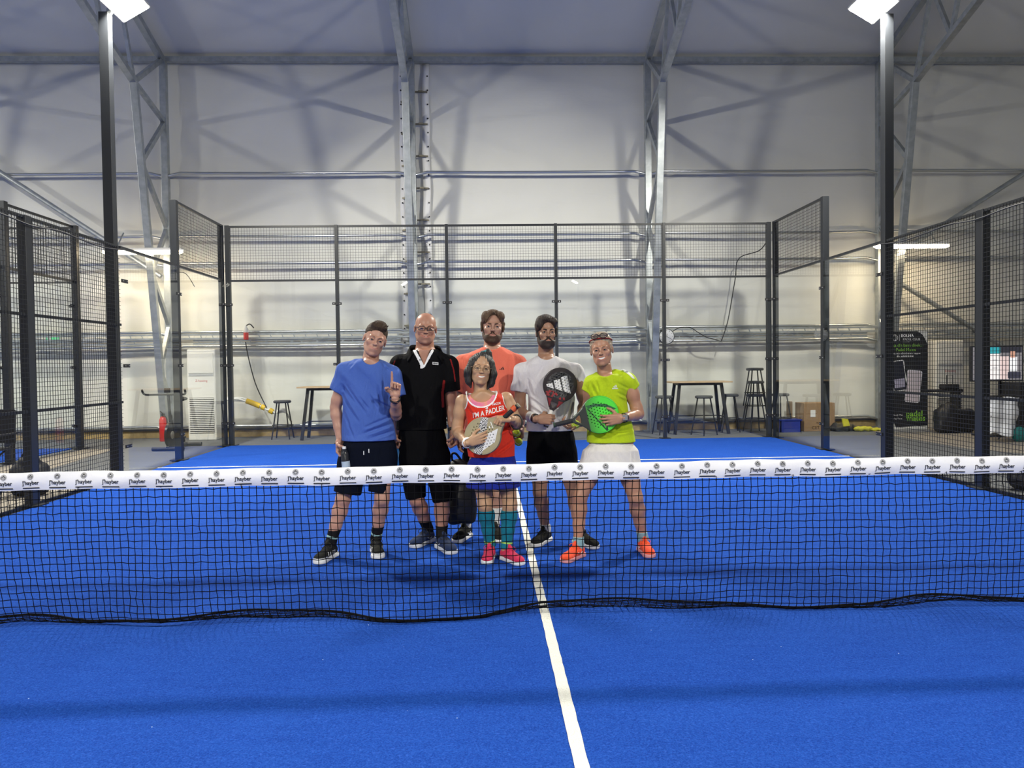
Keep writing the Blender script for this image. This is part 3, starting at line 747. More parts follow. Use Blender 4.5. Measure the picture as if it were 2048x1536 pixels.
def table(x0, x1, Y, label):
    t = thing('high_table', label, 'table', ((x0+x1)/2, Y, 0), 'high tables'); h = 1.04
    mb = MB(); mb.box(((x0+x1)/2, Y, h-0.012), (x1-x0, 0.7, 0.026)); mb.build('tabletop', WOOD, t, bevel=0.003)
    mb = MB(); mb.box(((x0+x1)/2, Y, h-0.05), (x1-x0-0.34, 0.5, 0.05)); mb.build('apron', BMET, t)
    for sx, xx in ((1, x0), (-1, x1)):
        for sy in (-1, 1):
            mb = MB(); mb.beam((xx+sx*0.19, Y+sy*0.2, h-0.03), (xx+sx*0.07, Y+sy*0.29, 0.0), 0.055, 0.055, (0, 1, 0)); mb.build('leg', BMET, t)
        mb = MB(); mb.beam((xx+sx*0.1, Y-0.27, 0.33), (xx+sx*0.1, Y+0.27, 0.33), 0.02, 0.02); mb.build('crossbar', BMET, t)
    mb = MB(); mb.beam((x0+0.1, Y+0.27, 0.33), (x1-0.1, Y+0.27, 0.33), 0.02, 0.02); mb.build('crossbar', BMET, t)
table(3.33, 4.54, 11.2, 'pale wood high table on black legs beside the stacked stools'); table(-3.97, -2.77, 11.2, 'pale wood high table half hidden behind the man in blue')
def aircon(px0, px1, Y, label, ztop=1.8):
    x0 = float(U(px0, 780, Y)[0]); x1 = float(U(px1, 780, Y)[0]); w = x1-x0; xc = (x0+x1)/2; t = thing('air_conditioner', label, 'air conditioner', (xc, Y, 0), 'upright air conditioners'); yf = Y-0.16
    mb = MB(); mb.box((xc, Y, ztop/2), (w, 0.32, ztop)); mb.build('cabinet', ACW, t, bevel=0.02)
    mb = MB(); mb.box((xc, yf-0.004, ztop*0.85), (w*0.86, 0.014, ztop*0.22)); mb.build('outlet_flap', ACW, t, bevel=0.004)
    mb = MB(); mb.box((xc, yf-0.004, ztop*0.722), (w*0.86, 0.012, 0.045)); mb.box((xc, yf-0.012, ztop*0.722), (w*0.3, 0.006, 0.03)); mb.build('control_strip', mat('ac_grey', (0.42, 0.43, 0.45), 0.4), t)
    mb = MB(); mb.box((xc, yf+0.002, ztop*0.275), (w*0.86, 0.012, ztop*0.39)); g = mb.build('intake_grille', ACG, t)
    mb = MB()
    for k in range(19): mb.box((xc, yf-0.010, ztop*0.09+k*ztop*0.0205), (w*0.86, 0.016, 0.018))
    mb.build('louvres', ACW, g)
    mb = MB(); flat_text(mb, 'Z-heating', 0.062, (xc, yf-0.0025, ztop*0.655)); mb.build('lettering', mat('sign_red', (0.5, 0.03, 0.03), 0.5), t)
aircon(381, 437, 11.45, 'cream upright air conditioner behind the exercise bike'); aircon(1864, 1918, 11.35, 'cream upright air conditioner beside the roll-up banner')

# exercise bike
def bike():
    x, y = -5.82, 9.62; t = thing('exercise_bike', 'black exercise bike standing behind the side glass', 'exercise bike', (x, y, 0))
    def T(a, b, c): return (x+a, y+b, c)
    for nm, yy in (('front_foot', -0.28), ('rear_foot', 0.55)):
        mb = MB(); mb.tube([T(-0.27, yy, 0.04), T(0.27, yy, 0.04)], 0.035, 10); mb.build(nm, BMET, t, smooth=True)
    mb = MB(); mb.tube([T(0, -0.28, 0.05), T(0.0, 0.55, 0.05)], 0.03, 8); mb.tube([T(0, -0.3, 0.06), T(0, -0.02, 0.45)], 0.028, 8); mb.tube([T(0, -0.12, 0.3), T(0, 0.12, 0.62), T(0, 0.3, 0.7)], 0.032, 8)
    mb.tube([T(0, -0.16, 0.62), T(0.0, -0.1, 0.35), T(0, 0.2, 0.1)], 0.035, 8); mb.tube([T(0, 0.42, 0.1), T(0, 0.24, 0.5), T(0, 0.28, 0.84)], 0.028, 8); mb.build('frame', BMET, t, smooth=True)
    R = np.array([[0, 0, 1], [0, 1, 0], [-1, 0, 0]], float)
    mb = MB(); mb.lathe([(0.03, -0.03), (0.19, -0.025), (0.225, -0.02), (0.225, 0.02), (0.19, 0.025), (0.03, 0.03)], T(0, -0.16, 0.27), 32, R); f = mb.build('flywheel', mat('flywheel_grey', (0.03, 0.03, 0.033), 0.3, 0.6), t, smooth=True)
    mb = MB(); mb.lathe([(0.03, -0.035), (0.07, -0.034), (0.07, 0.034), (0.03, 0.035)], T(0, -0.16, 0.27), 20, R); mb.build('hub', STEEL, f)
    mb = MB(); mb.tube([T(0, -0.17, 0.6), T(0, -0.22, 0.98)], 0.026, 8); mb.build('stem', BMET, t, smooth=True)
    mb = MB(); mb.tube(bez([T(-0.36, -0.42, 1.07), T(-0.34, -0.36, 0.99), T(-0.2, -0.25, 0.98), T(0.2, -0.25, 0.98), T(0.34, -0.36, 0.99), T(0.36, -0.42, 1.07)], 6), 0.018, 8); mb.build('handlebar', RUB, t, smooth=True)
    F = Field((x-0.16, y+0.1, 0.8), (x+0.16, y+0.5, 0.96), 0.008); F.ell((x, y+0.34, 0.88), (0.11, 0.10, 0.04)).cone((x, y+0.3, 0.88), (x, y+0.14, 0.88), 0.05, 0.02, 0.03); V, Q = F.mesh(); np_mesh('saddle', [(V, Q, 0)], RUB, t)
    for s in (-1, 1):
        mb = MB(); mb.beam(T(s*0.06, 0.1, 0.3), T(s*0.1, 0.1-s*0.13, 0.3-s*0.08), 0.03, 0.02); mb.box(T(s*0.15, 0.1-s*0.13, 0.3-s*0.08), (0.09, 0.09, 0.02)); mb.build('pedal', BMET, t)
    mb = MB(); mb.box(T(0.0, -0.26, 1.05), (0.1, 0.04, 0.08)); mb.build('console', RUB, t, bevel=0.01)
bike()
# red extinguisher
x, y = -6.66, 11.2
t = thing('fire_extinguisher', 'red fire extinguisher standing behind the exercise bike', 'fire extinguisher', (x, y, 0))
mb = MB(); mb.lathe([(0.06, 0.0), (0.075, 0.02), (0.075, 0.42), (0.05, 0.48), (0.02, 0.5)], (x, y, 0), 20); mb.build('cylinder', RED, t, smooth=True)
mb = MB(); mb.box((x, y, 0.52), (0.03, 0.09, 0.05)); mb.beam((x, y-0.02, 0.55), (x, y-0.13, 0.6), 0.02, 0.01); mb.build('valve', BMET, t)
mb = MB(); mb.tube(bez([(x, y-0.03, 0.52), (x+0.1, y-0.08, 0.45), (x+0.09, y-0.06, 0.2)], 8), 0.012, 6); mb.build('hose', RUB, t)
# bundled hose with yellow sleeves
Yh = 11.6
P = [U(px, py, Yh) for px, py in ((438, 800), (463, 800), (490, 803), (515, 812), (535, 820), (550, 827), (562, 823), (573, 826))]
t = thing('hose_bundle', 'white hose bundle with yellow sleeves sagging along the wall from the air conditioner', 'hose', P[0])
Pb = bez(P, 8)
for k, (dz, dy) in enumerate(((0, 0), (0.045, 0.02), (0.02, -0.03))):
    mb = MB(); mb.tube([p+(0, dy, dz+0.012*math.sin(i*0.5+k)) for i, p in enumerate(Pb)], 0.020, 8); mb.build('hose', mat('white_hose', (0.8, 0.8, 0.78), 0.5), t, smooth=True)
for a, b in ((17, 27), (27, 31), (34, 39)):
    mb = MB(); mb.tube([p+(0, -0.005, 0.02) for p in Pb[a:b]], 0.055, 10); mb.build('sleeve', mat('sleeve_yellow', (0.75, 0.50, 0.03), 0.5), t, smooth=True)
mb = MB(); mb.tube([Pb[-1]+(0, 0, 0), (Pb[-1][0]+0.02, 11.9, 0.3)], 0.02, 6); mb.build('hose_end', MATS['white_hose'], t)
# hanging socket with its cable
p = U(492, 668, 11.65)
t = thing('power_coupling', 'white and red power coupling hanging on the cable ladder', 'power coupling', p)
mb = MB(); mb.lathe([(0.045, 0.02), (0.05, 0.1), (0.03, 0.13), (0.02, 0.17)], p, 12); mb.build('body', ACW, t, smooth=True)
mb = MB(); mb.lathe([(0.035, -0.12), (0.05, -0.11), (0.05, 0.02), (0.045, 0.03)], p, 12); mb.build('cap', RED, t, smooth=True)
mb = MB(); mb.tube(bez([p+(0, 0, .16), p+(0.08, 0, .2), p+(0.16, 0, 0.12)], 6), 0.012, 6); mb.build('lever', BMET, t)
mb = MB(); mb.tube(bez([U(491, 684, 11.65), U(498, 720, 11.65), U(512, 770, 11.62), U(533, 815, 11.55)], 8), 0.011, 6)
tag(mb.build('hanging_cable', RUB, smooth=True), 'black cable running from the power coupling down to the yellow hose', 'cable')
mb = MB(); mb.tube(bez([U(1540, 470, 11.2), U(1520, 500, 11.4), U(1478, 517, 11.7), U(1470, 560, 11.7), U(1456, 640, 11.7), U(1443, 682, 11.7)], 8), 0.010, 6)
tag(mb.build('hanging_cable', RUB, smooth=True), 'black cable hanging from the upper wire mesh down to the rail above the table', 'cable')
mb = MB(); mb.tube(bez([U(1345, 663, 11.62), U(1360, 655, 11.62), U(1380, 655, 11.62), U(1395, 664, 11.62), U(1412, 674, 11.6), U(1430, 679, 11.62), U(1443, 683, 11.66)], 8), 0.009, 6)
tag(mb.build('loose_cable', RUB, smooth=True), 'black cable looping loosely along the rail beside the wall clock', 'cable')
for sx, l in ((-1, 'black cable drooping under the top rail of the side fence by the bike'), (1, 'black cable drooping under the top rail of the side fence by the television')):
    P = []; 
    for k in range(15):
        yy = 6.0-k*0.5; P.append((sx*5.0+(-sx*0.03), yy, 2.965-0.05*abs(math.sin(k*1.15))))
    mb = MB(); mb.tube(bez(P, 4), 0.008, 6); tag(mb.build('fence_cable', RUB, smooth=True), l, 'cable', 'cables along the side fences')
mb = MB(); mb.tube(bez([(-6.2, 10.95, 3.62), (-6.3, 10.9, 3.3), (-6.05, 10.9, 3.25), (-5.9, 10.95, 3.0)], 6), 0.008, 6); tag(mb.build('hanging_cable', RUB, smooth=True), 'short black cable dangling under the tube lamp near the exercise bike', 'cable')
# clock
p = U(1333, 673, 11.55); r = 0.16; R = np.array([[1, 0, 0], [0, 0, -1], [0, 1, 0]], float).T
R = np.array([[1, 0, 0], [0, 0, 1], [0, -1, 0]], float)
R2 = np.array([[1, 0, 0], [0, 0, -1], [0, 1, 0]], float)
t = thing('wall_clock', 'round white wall clock hanging on the tubes beside the frame', 'clock', p)
mb = MB(); mb.lathe([(r*0.3, -0.03), (r, -0.03), (r+0.008, 0.0), (r, 0.022), (r*0.92, 0.024)], p, 40, R2); mb.build('case', mat('clock_rim', (0.10, 0.11, 0.12), 0.4), t, smooth=True)
mb = MB(); mb.lathe([(r*0.9, 0.0), (r*0.9, 0.002)], p+(0, -0.025, 0), 40, R2); fc = mb.build('dial', WHT, t)
mb = MB()
for h in range(12):
    a = h*PI/6; mb.box(p+(r*0.76*math.sin(a), -0.0285, r*0.76*math.cos(a)), (0.008, 0.001, 0.02))
mb.build('hour_marks', INK, fc)
for nm, a, L, w_ in (('hour_hand', 0.15, 0.06, 0.009), ('minute_hand', 2.1, 0.1, 0.006)):
    mb = MB(); mb.beam(p+(0, -0.031, 0), p+(L*math.sin(a), -0.031, L*math.cos(a)), w_, 0.002, (0, 1, 0)); mb.build(nm, INK, t)
mb = MB(); mb.box(p+(-0.10, -0.005, 0.12), (0.06, 0.05, 0.05)); mb.build('bracket', BMET, t)
# exit sign
p = U(108, 677, 11.95); t = thing('exit_sign', 'small green emergency exit sign on the far wall, seen through the mesh', 'sign', p)
mb = MB(); mb.box(p, (0.30, 0.05, 0.13)); mb.build('housing', ACW, t)
mb = MB(); mb.box(p+(0, -0.027, 0), (0.28, 0.006, 0.11)); fa = mb.build('face', mat('exit_green', (0.02, 0.35, 0.12), 0.4, emis=((0.05, 0.8, 0.3), 0.8)), t)
mb = MB(); mb.box(p+(-0.07, -0.031, 0), (0.05, 0.002, 0.08)); mb.beam(p+(-0.02, -0.031, 0), p+(0.09, -0.031, 0), 0.012, 0.002); mb.box(p+(0.09, -0.031, 0.0), (0.014, 0.002, 0.05)); mb.build('pictogram', WHT, fa)
# boxes by the fence corner
x0, x1 = float(U(1601, 830, 11.3)[0]), float(U(1662, 830, 11.3)[0])
t = thing('cardboard_box', 'large brown cardboard box with a white label, beside the fence corner', 'box', ((x0+x1)/2, 11.3, 0))
mb = MB(); mb.box(((x0+x1)/2, 11.35, 0.285), (x1-x0, 0.45, 0.57)); mb.build('carton', CARD, t, bevel=0.006)
mb = MB(); mb.box((x0+0.18, 11.12, 0.36), (0.10, 0.004, 0.14)); mb.build('label', WHT, t)
mb = MB(); flat_text(mb, 'CET', 0.09, ((x0+x1)/2-0.08, 11.118, 0.07)); flat_text(mb, 'FRAGILE', 0.05, ((x0+x1)/2+0.02, 11.118, 0.17)); mb.build('lettering', mat('print_brown', (0.10, 0.05, 0.02), 0.7), t)
x2 = float(U(1584, 830, 11.55)[0])
mb = MB(); mb.box(((x2+x0)/2-0.0, 11.78, 0.29), (x0-x2-0.02, 0.2, 0.58)); tag(mb.build('cardboard_box', mat('cardboard_dark', (0.28, 0.19, 0.10), 0.9), bevel=0.006), 'narrow brown carton standing against the wall behind the blue crate', 'box')
p = U(1577, 846, 11.1)
t = thing('plastic_crate', 'dark blue plastic crate on the floor beside the cardboard box', 'crate', (p[0], 11.15, 0))
mb = MB()
for a, b in (((p[0], 10.99, 0.12), (0.42, 0.02, 0.24)), ((p[0], 11.31, 0.12), (0.42, 0.02, 0.24)), ((p[0]-0.2, 11.15, 0.12), (0.02, 0.34, 0.24)), ((p[0]+0.2, 11.15, 0.12), (0.02, 0.34, 0.24)), ((p[0], 11.15, 0.01), (0.4, 0.32, 0.02))): mb.box(a, b)
mb.build('bin', BLUEP, t)
mb = MB(); mb.box((p[0], 11.15, 0.245), (0.45, 0.37, 0.02)); mb.build('rim', BLUEP, t)
mb = MB(); mb.box((p[0]+0.55, 11.6, 0.61), (0.09, 0.06, 0.07)); 
F = Field((6.5, 10.8, -0.02), (7.6, 11.4, 0.3), 0.012); F.ell((6.85, 11.1, 0.06), (0.28, 0.16, 0.09)).ell((7.15, 11.1, 0.04), (0.26, 0.14, 0.06)).cone((6.7, 11.1, 0.12), (6.95, 11.05, 0.08), 0.05, 0.04)
F.plane((0, 0, 0.008), (0, 0, -1)); F.disp(lambda X, Y, Z: 0.012*np.sin(31*X+9*Y)*np.sin(27*Y+20*Z)); V, Q = F.mesh()
t = thing('kit_bag', 'slumped black bag with hi-vis yellow cloths beside the cardboard box', 'bag', (6.9, 11.1, 0)); np_mesh('bag_body', [(V, Q, 0)], RUB, t)
mb = MB(); mb.prism([(0, 0), (0.13, 0.0), (0.1, 0.13), (-0.02, 0.16)], (6.78, 10.9, 0.11), (1, 0.1, 0.1), (0, 0.2, 1), 0.03); mb.build('yellow_cloth', YEL, t)
F = Field((6.95, 10.8, -0.02), (7.75, 11.2, 0.2), 0.01); F.ell((7.2, 10.97, 0.05), (0.2, 0.09, 0.05)).ell((7.45, 10.97, 0.03), (0.22, 0.08, 0.035)).plane((0, 0, 0.008), (0, 0, -1)); F.disp(lambda X, Y, Z: 0.012*np.sin(45*X+9*Y)*np.sin(37*Y+20*Z)); V, Q = F.mesh()
np_mesh('yellow_cloth', [(V, Q, 0)], YEL, t)
# roll-up banner
BX0, BX1, BY, BH = 7.55, 8.30, 10.6, 1.97
t = thing('rollup_banner', 'tall black roll-up banner with two phones and green lettering', 'banner', ((BX0+BX1)/2, BY, 0))
mb = MB(); mb.box(((BX0+BX1)/2, BY+0.06, 0.035), (BX1-BX0+0.04, 0.2, 0.07)); mb.build('base', mat('banner_base', (0.5, 0.5, 0.5), 0.4, 0.6), t, bevel=0.01)
mb = MB(); mb.prism([(-0.0, 0.07), (BX1-BX0, 0.07), (BX1-BX0, BH-0.0), (0, BH)], (BX0, BY+0.02, 0), (1, 0, 0), (0, 0, 1), 0.004); pn = mb.build('panel', mat('banner_white', (0.75, 0.75, 0.72), 0.5), t)
mb = MB(); mb.tube([((BX0+BX1)/2, BY+0.1, 0.05), ((BX0+BX1)/2, BY+0.06, BH)], 0.012, 6); mb.build('pole', BMET, t)
def bq(u, v, d=0.0): return (BX0+u*(BX1-BX0), BY+0.018-d, 0.07+(BH-0.07)*v)
def bpoly(mb, pts, d): mb.add([bq(u, v, d) for u, v in pts], [tuple(range(len(pts)))])
mb = MB(); bpoly(mb, [(0.17, 0.015), (1, 0.03), (1, 0.87), (0.93, 0.93), (0.86, 0.97), (0.74, 1.0), (0, 1.0), (0, 0.09), (0.08, 0.075), (0.13, 0.05)], 0.001); bk = mb.build('black_print', mat('banner_black', (0.010, 0.011, 0.014), 0.55), pn)
GRN = mat('print_green', (0.22, 0.50, 0.05), 0.5)
mbw = MB(); mbg = MB(); W_ = BX1-BX0
def bt(mb, s, size, u, v, **k): flat_text(mb, s, size, bq(u, v, 0.004), **k)
bt(mbw, 'BOLMA', 0.075, 0.47, 0.955, bold=0.002); bt(mbw, 'PADEL CLUB', 0.06, 0.58, 0.917); bt(mbw, 'STOCKHOLM', 0.022, 0.45, 0.893)
bt(mbg, 'Boka din bana direkt i', 0.079, 0.43, 0.857, bold=0.0015); bt(mbg, 'Padel Mates', 0.082, 0.43, 0.812, bold=0.0015)
bt(mbw, 'Boka och administrera i appen', 0.048, 0.42, 0.775, bold=0.001); bt(mbw, 'din padelaktivitet!', 0.048, 0.42, 0.745, bold=0.001)
bt(mbg, 'padel', 0.155, 0.66, 0.152, bold=0.004); bt(mbg, 'mates', 0.155, 0.70, 0.105, bold=0.004); bt(mbw, 'Google Play', 0.04, 0.22, 0.142); bt(mbw, 'App Store', 0.04, 0.22, 0.105)
cx_, cz_ = 0.14, 0.935
V, F_ = disc(28, 0.062, (0, 0), 0.055); o_ = vcat(bq(cx_, cz_, 0.004)); mbw.add([o_+(a, 0, b) for a, b in V], F_)
for s_ in (-1, 1):
    mbw.tube([o_+(s_*(0.012+0.012*math.cos(q)*1.0)+s_*0.0, 0, 0.05*q/1.2) for q in np.linspace(-1.2, 1.2, 9)], 0.003, 4)
mbw.box(bq(0.26, 0.935, 0.004), (0.006, 0.001, 0.12))
mbw.build('white_print', WHT, pn); mbg.build('green_print', GRN, pn)
def phone(u, v, w, h, a, m1, m2, nm):
    c = vcat(bq(u, v, 0.004)); ux = np.array([math.cos(a), 0, math.sin(a)]); uy = np.array([-math.sin(a), 0, math.cos(a)])
    def rr(w, h, r=0.04):
        P = []
        for cx2, cy2, s0 in ((w/2-r, h/2-r, 0), (-w/2+r, h/2-r, PI/2), (-w/2+r, -h/2+r, PI), (w/2-r, -h/2+r, 3*PI/2)):
            for q in range(5): P.append((cx2+r*math.cos(s0+q*PI/8), cy2+r*math.sin(s0+q*PI/8)))
        return P
    mb = MB(); P = rr(w, h); mb.add([c+ux*p[0]+uy*p[1] for p in P], [tuple(range(len(P)))]); o1 = mb.build(nm, m1, pn)
    mb = MB(); mb.add([c+ux*p[0]+uy*p[1]-np.array([0, 0.002, 0]) for p in rr(w-0.035, h-0.035, 0.03)], [tuple(range(20))]); mb.build(nm+'_screen', m2, pn)
    return c, ux, uy
c, ux, uy = phone(0.24, 0.545, 0.285, 0.60, 0.13, WHT, mat('screen_dark', (0.015, 0.017, 0.03), 0.4), 'phone_print')
mb = MB(); mb.prism([(-0.105, -0.23), (0.105, -0.23), (0.105, -0.06), (-0.105, -0.06)], c-(0, 0.004, 0), ux, uy, 0.0005); mb.build('keyboard_print', mat('lilac', (0.38, 0.36, 0.48), 0.6), pn)
c, ux, uy = phone(0.63, 0.435, 0.30, 0.63, -0.10, mat('phone_white', (0.70, 0.68, 0.74), 0.5), mat('phone_pink', (0.62, 0.55, 0.60), 0.5), 'phone_print')
# television on its stand
tv0, tv1 = U(1943, 692, 9.5), U(2046, 762, 9.5)
t = thing('television', 'television on a black stand showing a player in white', 'television', ((tv0[0]+tv1[0])/2, 9.5, 0)); xc, zc, tw, th = (tv0[0]+tv1[0])/2, (tv0[2]+tv1[2])/2, tv1[0]-tv0[0], tv0[2]-tv1[2]
mb = MB(); mb.box((xc, 9.53, zc), (tw, 0.06, th)); mb.build('cabinet', RUB, t, bevel=0.006)
def tvm():
    m = bpy.data.materials.new('tv_picture'); m.use_nodes = True; nt = m.node_tree; b = nt.nodes['Principled BSDF']; tc = NN(nt, 'ShaderNodeTexCoord'); sp = NN(nt, 'ShaderNodeSeparateXYZ'); nt.links.new(tc.outputs['Object'], sp.inputs[0])
    u = math_(nt, 'DIVIDE', sp.outputs[0], tw); v = math_(nt, 'DIVIDE', math_(nt, 'SUBTRACT', sp.outputs[2], zc), th)
    def rect(a, b_, c, d):
        q = math_(nt, 'MULTIPLY', math_(nt, 'GREATER_THAN', u, a), math_(nt, 'LESS_THAN', u, b_)); return math_(nt, 'MULTIPLY', q, math_(nt, 'MULTIPLY', math_(nt, 'GREATER_THAN', v, c), math_(nt, 'LESS_THAN', v, d)))
    col = (0.16, 0.15, 0.16)
    for box_, cc in (((-0.25, 0.05, 0.28, 0.46), (0.02, 0.28, 0.32)), ((-0.2, 0.05, -0.44, 0.27), (0.80, 0.74, 0.72)), ((0.05, 0.47, 0.30, 0.46), (0.02, 0.02, 0.03)), ((0.05, 0.22, -0.44, 0.2), (0.62, 0.48, 0.46)),
                     ((0.24, 0.38, -0.22, 0.18), (0.85, 0.85, 0.88)), ((0.25, 0.34, 0.16, 0.34), (0.50, 0.26, 0.18)), ((0.2, 0.45, -0.42, -0.24), (0.03, 0.03, 0.05)), ((-0.1, 0.0, 0.08, 0.11), (0.4, 0.4, 0.42)), ((-0.1, 0.0, -0.14, -0.11), (0.4, 0.4, 0.42))):
        col = mixc(nt, rect(*box_), col, cc)
    nt.links.new(col, b.inputs['Emission Color']); b.inputs['Emission Strength'].default_value = 1.3; b.inputs['Base Color'].default_value = (0.01, 0.01, 0.01, 1); b.inputs['Roughness'].default_value = 0.2
    return m
mb = MB(); mb.box((xc, 9.497, zc), (tw-0.05, 0.006, th-0.05)); mb.build('screen', tvm(), t)
mb = MB(); mb.beam((xc-0.12, 9.58, 0), (xc-0.12, 9.58, zc), 0.04, 0.04, (0, 1, 0)); mb.beam((xc+0.1, 9.58, 0), (xc+0.1, 9.58, zc), 0.04, 0.04, (0, 1, 0)); mb.box((xc, 9.58, 0.02), (0.6, 0.4, 0.04)); mb.build('stand', BMET, t)
# media cabinet / desk next to it
t = thing('black_desk', 'black desk with drawers standing under the television', 'desk', (9.55, 9.3, 0))
mb = MB(); mb.box((9.55, 9.3, 0.86), (1.0, 0.5, 0.26)); mb.build('cabinet', BMET, t, bevel=0.004)
for q in (9.12, 9.98): mb = MB(); mb.box((q, 9.3, 0.365), (0.05, 0.44, 0.73)); mb.build('leg', BMET, t)
# office chair with a white towel
t = thing('folding_chair', 'dark folding chair with a white towel draped over it', 'chair', (8.42, 8.75, 0))
mb = MB()
for s_ in (-1, 1):
    mb.tube([(8.42+s_*0.22, 8.6, 0.0), (8.42+s_*0.22, 8.95, 0.78)], 0.014, 8); mb.tube([(8.42+s_*0.2, 9.0, 0.0), (8.42+s_*0.2, 8.6, 0.45)], 0.014, 8)
mb.build('frame', BMET, t); mb = MB(); mb.box((8.42, 8.78, 0.45), (0.42, 0.4, 0.03)); mb.build('seat', RUB, t); mb = MB(); mb.box((8.42, 8.92, 0.68), (0.42, 0.02, 0.2)); mb.build('backrest', RUB, t)
V = []; F_ = []; nx_, nz_ = 26, 26
for j in range(nz_+1):
    for i in range(nx_+1):
        u, v = i/nx_, j/nz_; zb = 0.10+0.05*math.sin(7*u)+0.06*u; z = 0.76*(1-v)+zb*v
        V.append((8.12+0.60*u*(1-0.12*v)+0.03*v+0.012*math.sin(9*v+3*u), 8.60+0.03*math.sin(13*u+2*v)+0.04*v*math.sin(8*u)-0.03*v+0.02*math.sin(11*v), z+0.01*math.sin(12*u)))
for j in range(nz_):
    for i in range(nx_): q = j*(nx_+1)+i; F_.append((q, q+1, q+nx_+2, q+nx_+1))
mb = MB(); mb.add(V, F_); o = mb.build('white_towel', mat('towel_white', (0.82, 0.84, 0.90), 0.8, bump=(60, 0.4, 0.01)), smooth=True); tag(o, 'white towel hanging over the folding chair below the television', 'towel'); md = o.modifiers.new('s', 'SOLIDIFY'); md.thickness = 0.012
F = Field((8.5, 8.4, -0.02), (8.95, 8.8, 0.35), 0.012); F.ell((8.72, 8.6, 0.12), (0.12, 0.09, 0.14)).plane((0, 0, 0.008), (0, 0, -1)); V, Q = F.mesh(); o = np_mesh('teal_bag', [(V, Q, 0)], mat('teal_cloth', (0.01, 0.16, 0.16), 0.7)); tag(o, 'small teal bag on the floor beside the white towel', 'bag')
def bag(name, lo, hi, h, build, m, label, cat='bag', amp=0.008, fr=30):
    F = Field(lo, hi, h); build(F); F.plane((0, 0, 0.012), (0, 0, -1)); F.disp(lambda X, Y, Z: amp*np.sin(fr*X+fr*.4*Z)*np.sin(fr*.8*Z+fr*.5*Y)); V, Q = F.mesh()
    c = V.mean(0); t = thing(name, label, cat, (c[0], c[1], 0)); np_mesh('bag_body', [(relax(V, Q, 1), Q, 0)], m, t); return t
NYL = mat('black_nylon', (0.012, 0.012, 0.014), 0.55, bump=(60, 0.3, 0.004))
t = bag('racket_bag', (7.4, 10.0, -0.03), (8.5, 10.6, 0.72), 0.016, lambda F: F.ell((7.93, 10.25, 0.27), (0.22, 0.2, 0.32)).box((8.05, 10.25, 0.24), (0.36, 0.13, 0.22), rnd=0.07, k=0.04), NYL, 'big black racket bag on the floor in front of the roll-up banner')
for o in list(bpy.data.objects):
    if o == t: pass
t.location = (t.location[0]+0.62, t.location[1]+0.1, 0)
t = thing('side_bench', 'low black bench top behind the big racket bag', 'bench', (8.62, 10.75, 0))
mb = MB(); mb.box((8.62, 10.8, 0.80), (0.80, 0.35, 0.05)); mb.build('bench_top', BMET, t)
for q in (-0.35, 0.35): mb = MB(); mb.box((8.62+q, 10.8, 0.39), (0.04, 0.3, 0.78)); mb.build('leg', BMET, t)
t = thing('suitcase', 'small dark suitcase with its handle pulled out on the bench', 'suitcase', (8.85, 10.8, 0.825))
mb = MB(); mb.box((8.85, 10.8, 0.875), (0.3, 0.22, 0.10)); mb.build('shell', RUB, t, bevel=0.02)
mb = MB(); mb.tube([(8.8, 10.8, 0.9), (8.8, 10.8, 1.1), (8.92, 10.8, 1.1), (8.92, 10.8, 0.9)], 0.01, 6); mb.build('handle', BMET, t)
mb = MB(); mb.tube(bez([(7.98, 10.55, 1.12), (8.2, 10.6, 1.05), (8.5, 10.7, 0.86)], 8), 0.014, 6)
t = thing('racket_bag', 'round-ended black racket bag with a white ball emblem, outside the mesh near the net', 'bag', (5.5, 3.95, 0))
F = Field((5.1, 3.5, -0.03), (6.3, 4.3, 0.34), 0.012); F.cone((5.42, 3.9, 0.14), (6.05, 3.9, 0.14), 0.14, 0.13, 0.03); F.cone((5.42, 3.8, 0.10), (6.0, 3.8, 0.10), 0.07, 0.07, 0.03); F.plane((0, 0, 0.012), (0, 0, -1)); V, Q = F.mesh(); np_mesh('bag_body', [(V, Q, 0)], NYL, t)
mb = MB(); V, F_ = disc(26, 0.05, (0, 0), 0.044); pe = vcat((5.47, 3.725, 0.13)); mb.add([pe+(a, 0, b) for a, b in V], F_)
for s_ in (-1, 1): mb.tube([pe+(s_*0.05-s_*0.032*math.cos(q), 0, 0.045*math.sin(q)) for q in np.linspace(-1.0, 1.0, 8)], 0.003, 4)
mb.build('ball_emblem', WHT, t)
mb = MB(); mb.tube(bez([(5.35, 3.85, 0.25), (5.6, 3.8, 0.33), (5.9, 3.85, 0.25)], 8), 0.012, 6); mb.build('handle', RUB, t)
def bb(F): F.ell((-5.5, 4.75, 0.20), (0.20, 0.16, 0.22)).box((-5.5, 4.75, 0.19), (0.17, 0.13, 0.17), rnd=0.06, k=0.05).ell((-5.48, 4.7, 0.40), (0.11, 0.09, 0.07), k=0.04)
t = bag('backpack', (-5.8, 4.5, -0.03), (-5.2, 5.0, 0.55), 0.010, bb, NYL, 'dark bulging backpack on the walkway behind the mesh post', 'backpack', 0.006, 40)
mb = MB(); mb.tube(bez([(-5.56, 4.7, 0.4), (-5.5, 4.66, 0.50), (-5.42, 4.7, 0.4)], 8), 0.012, 6); mb.build('strap', RUB, t)
def bb2(F): F.ell((-5.88, 4.55, 0.17), (0.2, 0.14, 0.2)).ell((-5.95, 4.55, 0.28), (0.1, 0.1, 0.12), k=0.04)
t = bag('backpack', (-6.2, 4.3, -0.03), (-5.6, 4.8, 0.5), 0.010, bb2, NYL, 'low black bag leaning next to the bulging backpack behind the mesh', 'backpack', 0.006, 44)
t = thing('camp_chair', 'black folding camp chair on the walkway, cut by the frame edge', 'chair', (-6.55, 5.6, 0))
